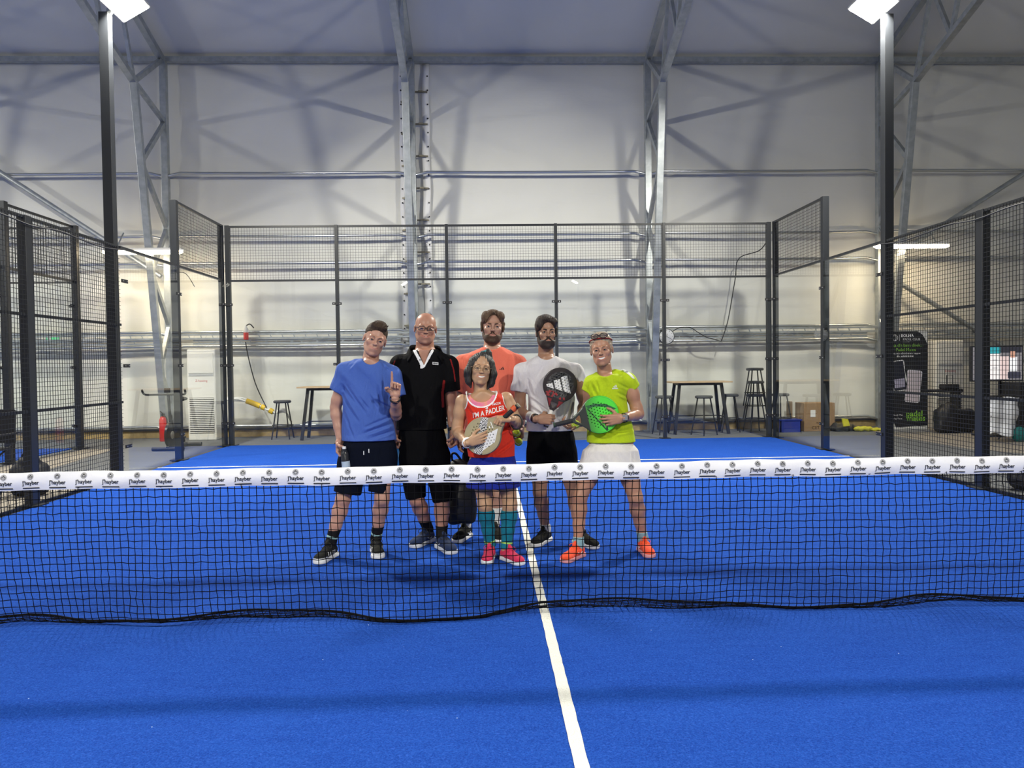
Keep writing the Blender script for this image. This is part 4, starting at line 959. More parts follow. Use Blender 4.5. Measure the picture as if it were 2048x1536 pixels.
for a, b in (((-6.75, 5.4, 0), (-6.32, 5.8, 0.48)), ((-6.32, 5.4, 0), (-6.75, 5.8, 0.48)), ((-6.32, 5.8, 0.0), (-6.30, 5.85, 0.92)), ((-6.78, 5.8, 0.0), (-6.78, 5.85, 0.92)), ((-6.30, 5.3, 0), (-6.30, 5.3, 0.62)), ((-6.80, 5.3, 0), (-6.80, 5.3, 0.62))):
    mb = MB(); mb.tube([a, b], 0.012, 8); mb.build('leg', BMET, t)
mb = MB(); mb.box((-6.55, 5.55, 0.45), (0.48, 0.48, 0.02)); mb.build('seat', NYL, t)
mb = MB(); mb.box((-6.55, 5.84, 0.72), (0.5, 0.02, 0.42)); mb.build('backrest', NYL, t)
for s_ in (-1, 1): mb = MB(); mb.box((-6.55+s_*0.25, 5.55, 0.63), (0.06, 0.55, 0.02)); mb.build('armrest', NYL, t)
# ------------------------------------------------------------------ people: builders
def skin_mat(name, c):
    c = tuple(q*k for q, k in zip(c, (0.90, 0.87, 0.84)))
    m = mat(name, c, 0.42, noise=(22, tuple(q*0.86 for q in c), 0.5), bump=(260, 0.12, 0.001), spec=0.42)
    b = m.node_tree.nodes['Principled BSDF']; b.inputs['Subsurface Weight'].default_value = 0.12; b.inputs['Subsurface Radius'].default_value = (0.6, 0.25, 0.15); b.inputs['Subsurface Scale'].default_value = 0.012
    return m
def cloth(name, c, c2=None, rough=0.85, sc=240, bs=0.25, n=None, wr=0.7):
    if name in MATS: return MATS[name]
    m = mat(name, c, rough, noise=(n or 90, c2 or tuple(q*0.75 for q in c), 0.6), bump=(sc, bs, 0.002), spec=0.2 if max(c) > 0.03 else 0.08, sheen=0.08 if max(c) > 0.03 else None)
    if wr:
        nt = m.node_tree; bp = [q for q in nt.nodes if q.type == 'BUMP'][0]; tc = [q for q in nt.nodes if q.type == 'TEX_COORD'][0]
        mp = NN(nt, 'ShaderNodeMapping'); mp.inputs['Rotation'].default_value = (0, 0.75, 0); mp.inputs['Scale'].default_value = (1.0, 1.0, 0.38)
        nz = NN(nt, 'ShaderNodeTexNoise'); nz.inputs['Scale'].default_value = 13; nz.inputs['Detail'].default_value = 2.5; nz.inputs['Distortion'].default_value = 0.9
        nt.links.new(tc.outputs['Object'], mp.inputs[0]); nt.links.new(mp.outputs[0], nz.inputs['Vector'])
        b2 = NN(nt, 'ShaderNodeBump'); b2.inputs['Strength'].default_value = wr; b2.inputs['Distance'].default_value = 0.022
        nt.links.new(nz.outputs[0], b2.inputs['Height']); nt.links.new(b2.outputs[0], bp.inputs['Normal'])
    return m
def rot(roll, yaw, pitch):
    r, y, p = [math.radians(q) for q in (roll, yaw, pitch)]
    Ry = np.array([[math.cos(r), 0, math.sin(r)], [0, 1, 0], [-math.sin(r), 0, math.cos(r)]])
    Rz = np.array([[math.cos(y), -math.sin(y), 0], [math.sin(y), math.cos(y), 0], [0, 0, 1]])
    Rx = np.array([[1, 0, 0], [0, math.cos(p), -math.sin(p)], [0, math.sin(p), math.cos(p)]])
    return Ry @ Rz @ Rx
def ccone(F, a, b, ra, rb, k=0.02, mode='u', sq=None):
    a = np.array(a, float); b = np.array(b, float); ba = b-a; L = np.linalg.norm(ba); d = ba/L; R = max(ra, rb)*(1.3 if sq is None else 1.3*max(sq))
    def fn(X, Y, Z):
        px, py, pz = X-a[0], Y-a[1], Z-a[2]; tt = px*d[0]+py*d[1]+pz*d[2]; t = np.clip(tt, 0, L)
        qx, qy, qz = px-t*d[0], py-t*d[1], pz-t*d[2]
        if sq is not None: qx, qy, qz = qx/sq[0], qy/sq[1], qz/sq[2]
        return np.maximum(np.sqrt(qx*qx+qy*qy+qz*qz)-(ra+(rb-ra)*t/L), tt-L)
    return F.op(np.minimum(a, b)-R, np.maximum(a, b)+R, fn, mode, k)

class Head:
    def __init__(s, c, H, R, neck, opt):
        s.c = np.array(c, float); s.s = H/0.236; s.R = R; s.o = opt; s.nb = R.T @ (np.array(neck, float)-s.c)/s.s
    def W(s, P): return (np.asarray(P, float)*s.s) @ s.R.T+s.c
    def mouth(s, n=9):
        o = s.o; mw = o.get('mw', 0.025); sm = o.get('smile', 0.5); P = []
        for i in range(n):
            u = -1+2*i/(n-1); P.append((u*mw, -0.1005+u*u*0.017, -0.0615+u*u*0.010*sm))
        return P
    def sdf(s, beard=False):
        o = s.o; W = o.get('w', 1.0); J = o.get('jaw', 1.0); fem = o.get('fem', False); h = 0.0027
        F = Field((-0.10, -0.135, -0.20), (0.10, 0.125, 0.135), h)
        F.ell((0, 0.012, 0.036), (0.0745*W, 0.094, 0.083), 0.0)
        F.ell((0, -0.026, -0.026), (0.0625*W, 0.065, 0.086), 0.03)
        F.ell((0, -0.046, -0.078), (0.044*J, 0.044, 0.036), 0.03)
        for q in (-1, 1):
            F.cone((q*0.048*J*W, 0.0, -0.055), (q*0.028*J, -0.058, -0.094), 0.020, 0.018, 0.025)
            F.ell((q*0.040*W, -0.068, -0.022), (0.021, 0.017, 0.016+0.002*o.get('smile', .5)), 0.018)
            F.cone((q*0.040, -0.078, 0.019), (q*0.010, -0.089, 0.016), 0.011, 0.009, 0.014)
            F.ell((q*0.031, -0.101, 0.002), (0.0195, 0.0165, 0.0125), 0.012, 's')
        F.cone((0, -0.088, 0.012), (0, -0.107, -0.024), 0.0065, 0.0095, 0.012)
        F.ell((0, -0.1115, -0.0285), (0.0115*o.get('nose', 1), 0.0105, 0.009), 0.006)
        for q in (-1, 1): F.ell((q*0.0125*o.get('nose', 1), -0.101, -0.0305), (0.0068, 0.0095, 0.0068), 0.005)
        F.ell((0, -0.080, -0.064), (0.031, 0.022, 0.026), 0.016)
        F.ell((0, -0.082, -0.104), (0.019*J, 0.016, 0.014), 0.016)
        s.Fb = F.F.copy()
        M_ = s.mouth(); op = o.get('open', 0.0); n = len(M_)
        for i in range(n-1):
            u0 = abs(-1+2*i/(n-1)); u1 = abs(-1+2*(i+1)/(n-1)); r0, r1 = 0.0042*(1-0.55*u0), 0.0042*(1-0.55*u1)
            a, b = np.array(M_[i]), np.array(M_[i+1])
            F.cone(a+(0, 0, 0.0028+op*.5*(1-u0)), b+(0, 0, 0.0028+op*.5*(1-u1)), r0*(0.75 if not fem else 0.8), r1*0.78, 0.003)
            F.cone(a+(0, 0.001, -0.0030-op*.5*(1-u0*u0)), b+(0, 0.001, -0.0030-op*.5*(1-u1*u1)), r0, r1, 0.003)
        for i in range(n-1):
            u0 = abs(-1+2*i/(n-1)); a, b = np.array(M_[i]), np.array(M_[i+1]); rr = max(0.0011, op*0.5*(1-u0*u0))
            F.cone(a+(0, -0.003, 0), b+(0, -0.003, 0), rr, rr, 0.001, 's', sq=(1, 2.2, 1))
        sm = o.get('smile', 0.5)
        if sm > 0.4:
            for q in (-1, 1): F.cone((q*0.0185, -0.103, -0.034), (q*(o.get('mw', .025)+0.0095), -0.086, -0.060), 0.0022, 0.0022, 0.007, 's')
        eo = o.get('eye', 0.0042)
        for q in (-1, 1):
            F.ell((q*0.031, -0.0805, 0.001), (0.0155, 0.0135, 0.0115), 0.005)
            F.ell((q*0.031, -0.0960, -0.0004), (0.0122, 0.0105, eo), 0.001, 's')
            Re = np.array([[1, 0, 0], [0, math.cos(.25), -math.sin(.25)], [0, math.sin(.25), math.cos(.25)]])
            F.ell((q*0.0775*W, 0.004, -0.006), (0.0085, 0.017, 0.030), 0.007, R=Re)
            F.ell((q*0.086*W, -0.001, -0.006), (0.006, 0.010, 0.018), 0.004, 's')
        nr = o.get('neck', 0.056); F.cone(s.nb, (0, 0.022, -0.05), nr/s.s*1.05, nr/s.s, 0.018)
        F.plane((0, 0, -0.185), (0, 0, -1))
        s.F = F; return F
    def build(s, mi_lip=1):
        F = s.sdf(); V, Q = F.mesh(); V = relax(V, Q, 1, 0.35); cen = V[Q].mean(1); o = s.o
        mi = np.zeros(len(Q), int); M_ = np.array(s.mouth(25)); D = np.linalg.norm((cen[:, None, :]-M_[None])*np.array([1, 0.5, 1]), axis=2).min(1)
        mi[(D < 0.0062+o.get('open', 0)*0.5) & (cen[:, 1] < -0.085)] = 1
        if o.get('stubble'):
            e = ((cen[:, 0]/0.062)**2+((cen[:, 1]+0.06)/0.07)**2+((cen[:, 2]+0.098)/0.05)**2) < 1
            mi[e & (mi == 0) & (cen[:, 1] < 0.0) & (cen[:, 2] > -0.125)] = 2
        return s.W(V), Q, mi
    def beard(s, thick, full=1.0):
        FB = Field((-0.10, -0.135, -0.20), (0.10, 0.125, 0.135), 0.0027); FB.F = (s.Fb-thick).astype(np.float32)
        Rg = Field((-0.10, -0.135, -0.20), (0.10, 0.125, 0.135), 0.0027)
        Rg.ell((0, -0.052, -0.100), (0.072, 0.072, 0.056), 0.0); 
        for q in (-1, 1):
            Rg.cone((q*0.064, -0.012, 0.0), (q*0.055, -0.035, -0.07), 0.015, 0.026, 0.01)
            Rg.cone((q*0.008, -0.106, -0.0455), (q*0.032, -0.093, -0.066), 0.0065, 0.008, 0.005)
            Rg.ell((q*0.038, -0.092, -0.026), (0.031, 0.04, 0.034), 0.004, 's')
        Rg.ell((0, -0.108, -0.0635+0.001), (s.o.get('mw', .022)*1.0, 0.030, 0.0046+s.o.get('open', 0)), 0.002, 's')
        FB.F = np.maximum(FB.F, Rg.F); FB.disp(lambda X, Y, Z: 0.0010*np.sin(900*X+200*Z)*np.sin(500*Z+300*Y))
        V, Q = FB.mesh(); return s.W(V), Q
    def hair(s, fn, h=0.0027, amp=0.002, dirn=(330, 60, 80)):
        F = Field((-0.13, -0.15, -0.22), (0.13, 0.16, 0.19), h); fn(F); a, b, c = dirn
        F.disp(lambda X, Y, Z: amp*0.55*(np.sin(1.9*(a*X+b*Y+c*Z)+3*np.sin(40*Y+30*Z)+2*np.sin(55*X))+0.8*np.sin(1.3*a*X-2*b*Y+2*c*Z+1+2*np.sin(70*Z))))
        V, Q = F.mesh(); return s.W(relax(V, Q, 1, 0.3)), Q
    def eyes(s, parent, iris=(0.10, 0.07, 0.05)):
        WH = mat('eye_white', (0.50, 0.46, 0.44), 0.3); IR = mat('iris_%d' % int(iris[0]*1000), tuple(k*0.5 for k in iris), 0.2); PU = mat('pupil', (0.005, 0.005, 0.005), 0.1)
        for q in (-1, 1):
            mb = MB(); c = np.array([q*0.031, -0.0812, 0.0006]); r = 0.0118; V = []; F = []; n, m = 16, 16
            for j in range(m+1):
                a = PI*j/m
                for k in range(n): V.append(c+r*np.array([math.sin(a)*math.cos(2*PI*k/n), -math.cos(a), math.sin(a)*math.sin(2*PI*k/n)]))
            for j in range(m):
                for k in range(n):
                    F.append((j*n+k, j*n+(k+1) % n, (j+1)*n+(k+1) % n, (j+1)*n+k)); 
            mb.add([tuple(s.W(v)) for v in V], F); mb.mi = [2 if i < n else (1 if i < 3*n else 0) for i in range(len(F))]
            mb.build('eye', [WH, IR, PU], parent, smooth=True)
            mb = MB(); mb.tube([s.W(v) for v in bez([(q*0.0175, -0.0935, -0.0004), (q*0.026, -0.0950, 0.0040), (q*0.036, -0.0935, 0.0042), (q*0.0445, -0.0870, 0.0005)], 4)], 0.0011*s.s, 5); mb.build('eyelash', PU, parent)
    def brows(s, parent, m, r=0.0028, lift=0.0):
        for q in (-1, 1):
            P = [s.W((q*x, y, z+lift)) for x, y, z in ((0.012, -0.0985, 0.0185), (0.024, -0.0965, 0.0235), (0.036, -0.0900, 0.0245), (0.048, -0.0770, 0.0175))]
            mb = MB(); mb.tube(bez(P, 4), [r*s.s*k for k in np.interp(np.arange(13)/12, [0, .3, 1], [0.9, 1.15, 0.35])], 6); mb.build('eyebrow', m, parent, smooth=True)
    def teeth(s, parent):
        M_ = s.mouth(13); op = s.o.get('open', 0.0); V = []; F = []
        for i, p in enumerate(M_[1:-1]):
            u = abs(-1+2*(i+1)/12); p = np.array(p)+(0, 0.0016, 0)
            V += [s.W(p+(0, 0, op*0.62*(1-u*u)+0.001)), s.W(p+(0, 0, -op*0.42*(1-u*u)-0.0005))]
        for i in range(10): F.append((2*i, 2*i+1, 2*i+3, 2*i+2))
        mb = MB(); mb.add(V, F); mb.build('teeth', mat('teeth_white', (0.86, 0.84, 0.78), 0.25), parent)
    def glasses(s, parent, m, w=0.026, hh=0.017, z0=0.0, y0=-0.112, r=0.0016, sqr=3.5, lens=True, on_head=False, lensm=None):
        g = None
        for q in (-1, 1):
            P = []
            for k in range(28):
                a = 2*PI*k/28; ca, sa = math.cos(a), math.sin(a); e = 2/sqr
                P.append((q*0.033+w*np.sign(ca)*abs(ca)**e, y0+2.2*(q*0.033+w*ca)**2, z0+hh*np.sign(sa)*abs(sa)**e))
            mb = MB(); mb.tube([s.W(p) for p in P], r*s.s, 6, closed=True); o = mb.build('rim', m, parent if g is None else g, smooth=True)
            if g is None: g = o; o.name = 'glasses'
            if lens: mb = MB(); mb.add([s.W(p) for p in P], [tuple(range(28))]); mb.build('lens', lensm or GLASS, g)
        mb = MB(); mb.tube([s.W((-0.033+w, y0+.002, z0+0.004)), s.W((0, y0-0.001, z0+0.007)), s.W((0.033-w, y0+.002, z0+0.004))], r*s.s, 6); mb.build('bridge', m, g)
        for q in (-1, 1):
            xe = q*(0.033+w)
            mb = MB(); mb.tube([s.W((xe, y0+0.012, z0+hh*0.5)), s.W((q*0.079*s.o.get('w', 1), -0.06 if not on_head else y0+0.06, z0+0.008)), s.W((q*0.080*s.o.get('w', 1), 0.0 if not on_head else y0+.11, z0+0.0))], r*s.s, 6); mb.build('temple', m, g)
        return g

def hand(wrist, f, p, left, curls, s=1.0, thumb='rest', spread=0.0, h=0.0026):
    """curls: four (a1, a2, a3) in degrees; f finger direction, p palm normal"""
    f = np.array(f, float); f /= np.linalg.norm(f); p = np.array(p, float); p -= f*(p@f); p /= np.linalg.norm(p); x = np.cross(f, p)
    F = Field((-0.085, -0.12, -0.045), (0.10, 0.05, 0.215), h)
    kn = [(0.030, 0.002, 0.094), (0.0105, 0.004, 0.098), (-0.0105, 0.003, 0.094), (-0.030, 0.0, 0.086)]; L = [(0.042, 0.026, 0.019), (0.046, 0.030, 0.020), (0.042, 0.028, 0.019), (0.034, 0.021, 0.017)]
    F.cone((0, 0, -0.035), (0, 0, 0.008), 0.0255, 0.025, 0.01, sq=(1.1, 0.82, 1)); F.box((0, -0.001, 0.052), (0.039, 0.0145, 0.044), rnd=0.0135, k=0.018)
    for k_ in kn: F.cone((k_[0]*0.5, 0.001, 0.02), k_, 0.013, 0.0118, 0.008)
    F.cone((0.018, -0.010, 0.018), (0.034, -0.014, 0.052), 0.016, 0.013, 0.012)
    for i, (k_, l_, c_) in enumerate(zip(kn, L, curls)):
        P = np.array(k_); th = 0; sp = spread*(1.5-i)*0.5; r = [0.0098, 0.0088, 0.0080, 0.0070] if i < 3 else [0.0086, 0.0077, 0.0070, 0.0062]
        for j in range(3):
            th += math.radians(c_[j]); d = np.array([sp*math.cos(th), -math.sin(th), math.cos(th)]); N = P+d*l_[j]; F.cone(P, N, r[j], r[j+1], 0.004 if j else 0.007); P = N
    b = np.array([0.030, -0.012, 0.034])
    T = {'rest': [(0.75, -0.35, 0.75), (0.35, -0.45, 0.85), (0.1, -0.4, 0.9)], 'across': [(0.70, -0.75, 0.35), (0.0, -0.85, 0.55), (-0.85, -0.45, 0.25)],
         'out': [(0.85, -0.2, 0.5), (0.65, -0.15, 0.75), (0.5, -0.1, 0.9)], 'up': [(0.75, -0.5, 0.5), (0.45, -0.35, 0.85), (0.25, -0.15, 1)]}[thumb]
    for d, l_, ra, rb in zip(T, (0.032, 0.030, 0.024), (0.0135, 0.0115, 0.0102), (0.0115, 0.0102, 0.0085)):
        d = np.array(d); d = d/np.linalg.norm(d); N = b+d*l_; F.cone(b, N, ra, rb, 0.006); b = N
    V, Q = F.mesh(); V = relax(V, Q, 1, 0.3)
    if left: V = V*np.array([-1, 1, 1]); Q = Q[:, ::-1]
    M_ = np.stack([x, -p, f], 1); return (V*s) @ M_.T+np.array(wrist, float), Q
GRIP = [(62, 75, 45), (66, 80, 45), (70, 82, 45), (74, 82, 45)]; RELAX = [(18, 28, 15), (22, 32, 18), (26, 36, 20), (30, 38, 20)]
FLATH = [(8, 12, 8), (8, 12, 8), (10, 14, 8), (12, 16, 10)]; CUP = [(35, 45, 25), (35, 48, 25), (38, 50, 25), (42, 50, 25)]; POINT = [(4, 6, 4), (82, 95, 55), (84, 95, 55), (86, 95, 55)]

def shoe(toe, ang, L, upper, sole, lacem, parent, accent=None, brand=None):
    """toe: ground point under the toe tip; ang: degrees, 0 = towards the camera, + = image right"""
    a = math.radians(ang); d = np.array([math.sin(a), -math.cos(a), 0]); s_ = L/0.285
    R = np.stack([np.cross(d, (0, 0, 1)), d, (0, 0, 1)], 1); O = np.array([toe[0], toe[1], 0.016])-d*0.205*s_
    def Wd(V): return (np.asarray(V)*s_) @ R.T+O
    F = Field((-0.07, -0.10, 0.0), (0.07, 0.225, 0.15), 0.0042)
    F.cone((0, -0.035, 0.05), (0, 0.03, 0.055), 0.038, 0.040, 0.01).cone((0, 0.03, 0.052), (0.0, 0.13, 0.036), 0.040, 0.036, 0.02, sq=(1.08, 1, 0.92)).ell((0, 0.155, 0.034), (0.044, 0.050, 0.030), 0.02)
    F.cone((0, -0.018, 0.06), (0, -0.014, 0.098), 0.036, 0.034, 0.012); ccone(F, (0, -0.012, 0.085), (0, -0.012, 0.16), 0.026, 0.029, 0.004, 's'); F.cone((0, 0.045, 0.103), (0, 0.028, 0.118), 0.016, 0.014, 0.01)
    F.plane((0, 0, 0.022), (0, 0, -1)); V, Q = F.mesh(); V = relax(V, Q, 1); cen = V[Q].mean(1)
    mi = np.zeros(len(Q), int)
    if accent is not None: mi[((cen[:, 1] > 0.135) & (cen[:, 2] < 0.04)) | ((np.abs(cen[:, 0]) > 0.026) & (np.abs(((cen[:, 1]-0.045+cen[:, 2]*0.5) % 0.026)-0.006) < 0.0045) & (cen[:, 1] > 0.0) & (cen[:, 1] < 0.11) & (cen[:, 2] < 0.062))] = 1
    u = np_mesh('shoe', [(Wd(V), Q, mi)], [upper, accent or upper], parent)
    F = Field((-0.07, -0.10, -0.006), (0.07, 0.225, 0.05), 0.004)
    F.cone((0, -0.04, 0.012), (0, 0.07, 0.010), 0.044, 0.036, 0.01).cone((0, 0.06, 0.012), (0, 0.155, 0.014), 0.038, 0.050, 0.02).cone((0, -0.045, 0.02), (0, -0.06, 0.035), 0.032, 0.026, 0.01).plane((0, 0, 0.034), (0, 0, 1)).plane((0, 0, 0.0), (0, 0, -1))
    F.disp(lambda X, Y, Z: np.where((Z > 0.026), 0.004, 0)+0*X); V, Q = F.mesh(); np_mesh('sole', [(Wd(V), Q, 0)], sole, u)
    mb = MB()
    for k in range(6):
        y = 0.045+k*0.0155; z = 0.0985-k*0.0075; w = 0.021-0.0008*k
        for q in (-1, 1): mb.tube([Wd((q*w, y, z-0.012)), Wd((0, y+0.004, z-0.001)), Wd((-q*w, y+0.014, z-0.018))], 0.0026*s_, 5)
    for q in (-1, 1): mb.tube([Wd(v) for v in bez([(0, 0.045, 0.104), (q*0.022, 0.05, 0.112), (q*0.040, 0.058, 0.094), (q*0.028, 0.062, 0.08), (0, 0.05, 0.101)], 5)], 0.0022*s_, 5)
    mb.build('laces', lacem, u)
    if brand is not None:
        mb = MB()
        for q in (-1, 1): mb.tube([Wd(v) for v in bez([(q*0.041, 0.0, 0.05), (q*0.044, 0.03, 0.042), (q*0.043, 0.06, 0.052)], 5)], 0.004*s_, 5)
        mb.build('side_mark', brand, u)
    return Wd((0, -0.012, 0.10)), u

def limb(F, pts, rads, k=0.012, sq=None):
    for (a, b, ra, rb) in zip(pts[:-1], pts[1:], rads[:-1], rads[1:]): F.cone(a, b, ra, rb, k, sq=sq)
def lerp(a, b, t): return np.array(a)+(np.array(b)-np.array(a))*t
def leg_pts(hip, knee, ank):
    out = np.array([0, 0.012, 0]); return [hip, lerp(hip, knee, .5), knee, lerp(knee, ank, .28)+out, lerp(knee, ank, .6)+out*.5, ank]
def rows_px(rows, Y0, dep, cy=0.0):
    out = []
    for r in rows:
        py, xl, xr = r[:3]; d = r[3] if len(r) > 3 else dep; a = U(xl, py, Y0); b = U(xr, py, Y0)
        out.append(((a[2]+b[2])/2, (a[0]+b[0])/2, Y0+(r[4] if len(r) > 4 else cy), abs(b[0]-a[0])/2, d))
    return out
def wrink(seed, amp, f=1.0, diag=0.5):
    rg = np.random.default_rng(seed); K = [(rg.uniform(14, 30)*f, rg.uniform(-22, 22)*f, rg.uniform(10, 46)*f, rg.uniform(0, 6)) for _ in range(5)]
    def fn(X, Y, Z):
        w = 0.25*np.sin(9*X+7*Z+seed)+0.2*np.sin(13*Z-6*X); s_ = 0
        for a, b, c, ph in K: s_ = s_+np.sin(a*(X*diag*1.6)+b*Y+c*(Z*diag+X*0.35)+ph+3*w)
        s_ = s_/3; return (-amp*np.maximum(s_, -0.4)*np.abs(s_)**0.5).astype(np.float32)
    return fn
def folds(F, L, k=0.012):
    """L: (a, b, radius, mode) creases and ridges"""
    for a, b, r, m in L: F.cone(a, b, r, r*0.6, k, m)

def foldmap(J, Y0, L):
    def fn(X, Y, Z):
        D = 0
        for a, b, w, d in L:
            A = J(a)[[0, 2]]; B_ = J(b)[[0, 2]]; v = B_-A; L2 = v@v; n_ = np.array([-v[1], v[0]])/math.sqrt(L2)
            t = np.clip(((X-A[0])*v[0]+(Z-A[1])*v[1])/L2, 0, 1); dx = X-A[0]-t*v[0]; dz = Z-A[1]-t*v[1]; r = np.sqrt(dx*dx+dz*dz); sd = dx*n_[0]+dz*n_[1]
            env = np.sin(np.clip(t, 0.02, 0.98)*PI)**0.5
            D = D+1.35*d*env*(np.exp(-(r/w)**2)-0.7*np.exp(-((r-1.7*w*np.sign(sd))/w)**2)*(sd > 0))
        return (D*(Y < Y0)).astype(np.float32)
    return fn
class Decal:
    def __init__(s, V, Q): s.t = BVHTree.FromPolygons(V.tolist(), Q.tolist()); s.ymin = float(V[:, 1].min())
    def hit(s, x, z, off=0.0018):
        r = s.t.ray_cast(Vector((x, s.ymin-0.3, z)), Vector((0, 1, 0))); 
        return None if r[0] is None else np.array([x, r[0].y-off, z])
    def put(s, name, V2, F, m, parent, off=0.0018, sub=0):
        bm = bmesh.new(); vs = [bm.verts.new((a, 0, b)) for a, b in V2]
        for f in F:
            try: bm.faces.new([vs[i] for i in f])
            except ValueError: pass
        if sub: bmesh.ops.triangulate(bm, faces=bm.faces); bmesh.ops.subdivide_edges(bm, edges=bm.edges, cuts=sub, use_grid_fill=True)
        P = []; last = None
        for v in bm.verts:
            q = s.hit(v.co.x, v.co.z, off); P.append(q)
        good = [q for q in P if q is not None]
        if not good: bm.free(); return None
        my = sum(q[1] for q in good)/len(good); o = org(parent)
        for v, q in zip(bm.verts, P):
            q = np.array([v.co.x, my, v.co.z]) if q is None else q; v.co = Vector(q-o)
        me = bpy.data.meshes.new(name); bm.to_mesh(me); bm.free(); me.materials.append(m); return link(name, me, parent)
def ribbon(D, P, w, name, m, parent, n=10, off=0.002):
    """P: (x, z) polyline drawn on the garment"""
    B = bez([(a, 0, b) for a, b in P], n); V = []; F = []
    for i, p in enumerate(B):
        t = B[min(i+1, len(B)-1)]-B[max(i-1, 0)]; t = t/np.linalg.norm(t); nn = np.array([-t[2], 0, t[0]])
        for q in (-1, 1): V.append((p[0]+nn[0]*q*w/2, p[2]+nn[2]*q*w/2))
    F = [(2*i, 2*i+1, 2*i+3, 2*i+2) for i in range(len(B)-1)]
    return D.put(name, V, F, m, parent, off)
def band(pos, d, r, w, name, m, parent, sq=0.85, th=0.004, up=None):
    d = np.array(d, float); d /= np.linalg.norm(d); x = np.cross(d, (0.0, 1.0, 0.1)); x /= np.linalg.norm(x); y = np.cross(d, x); R = np.stack([x, y*sq, d], 1)
    mb = MB(); V = []; F = []; n = 24; prof = [(r, -w/2), (r+th, -w*.4), (r+th, w*.4), (r, w/2)]
    for rr, z in prof:
        for k in range(n): V.append(np.array(pos)+R @ np.array([rr*math.cos(2*PI*k/n), rr*math.sin(2*PI*k/n), z]))
    for i in range(3):
        for k in range(n): F.append((i*n+k, i*n+(k+1) % n, (i+1)*n+(k+1) % n, (i+1)*n+k))
    mb.add(V, F); return mb.build(name, m, parent, smooth=True)
def star3(c, s_, m, D, parent, name='three_stripe_mark', mirror=1):
    """small mark of three slanted bars"""
    V = []; F = []
    for k, (x, h) in enumerate(((-0.42, 0.30), (0.0, 0.62), (0.42, 0.95))):
        b = len(V); V += [(c[0]+s_*(x-0.17), c[1]+s_*(h*0.55)), (c[0]+s_*(x+0.02), c[1]+s_*h), (c[0]+s_*(x+0.17+0.24*h), c[1]), (c[0]+s_*(x-0.12+0.24*h-0.06), c[1])]; F.append((b, b+3, b+2, b+1))
    return D.put(name, V, F, m, parent)
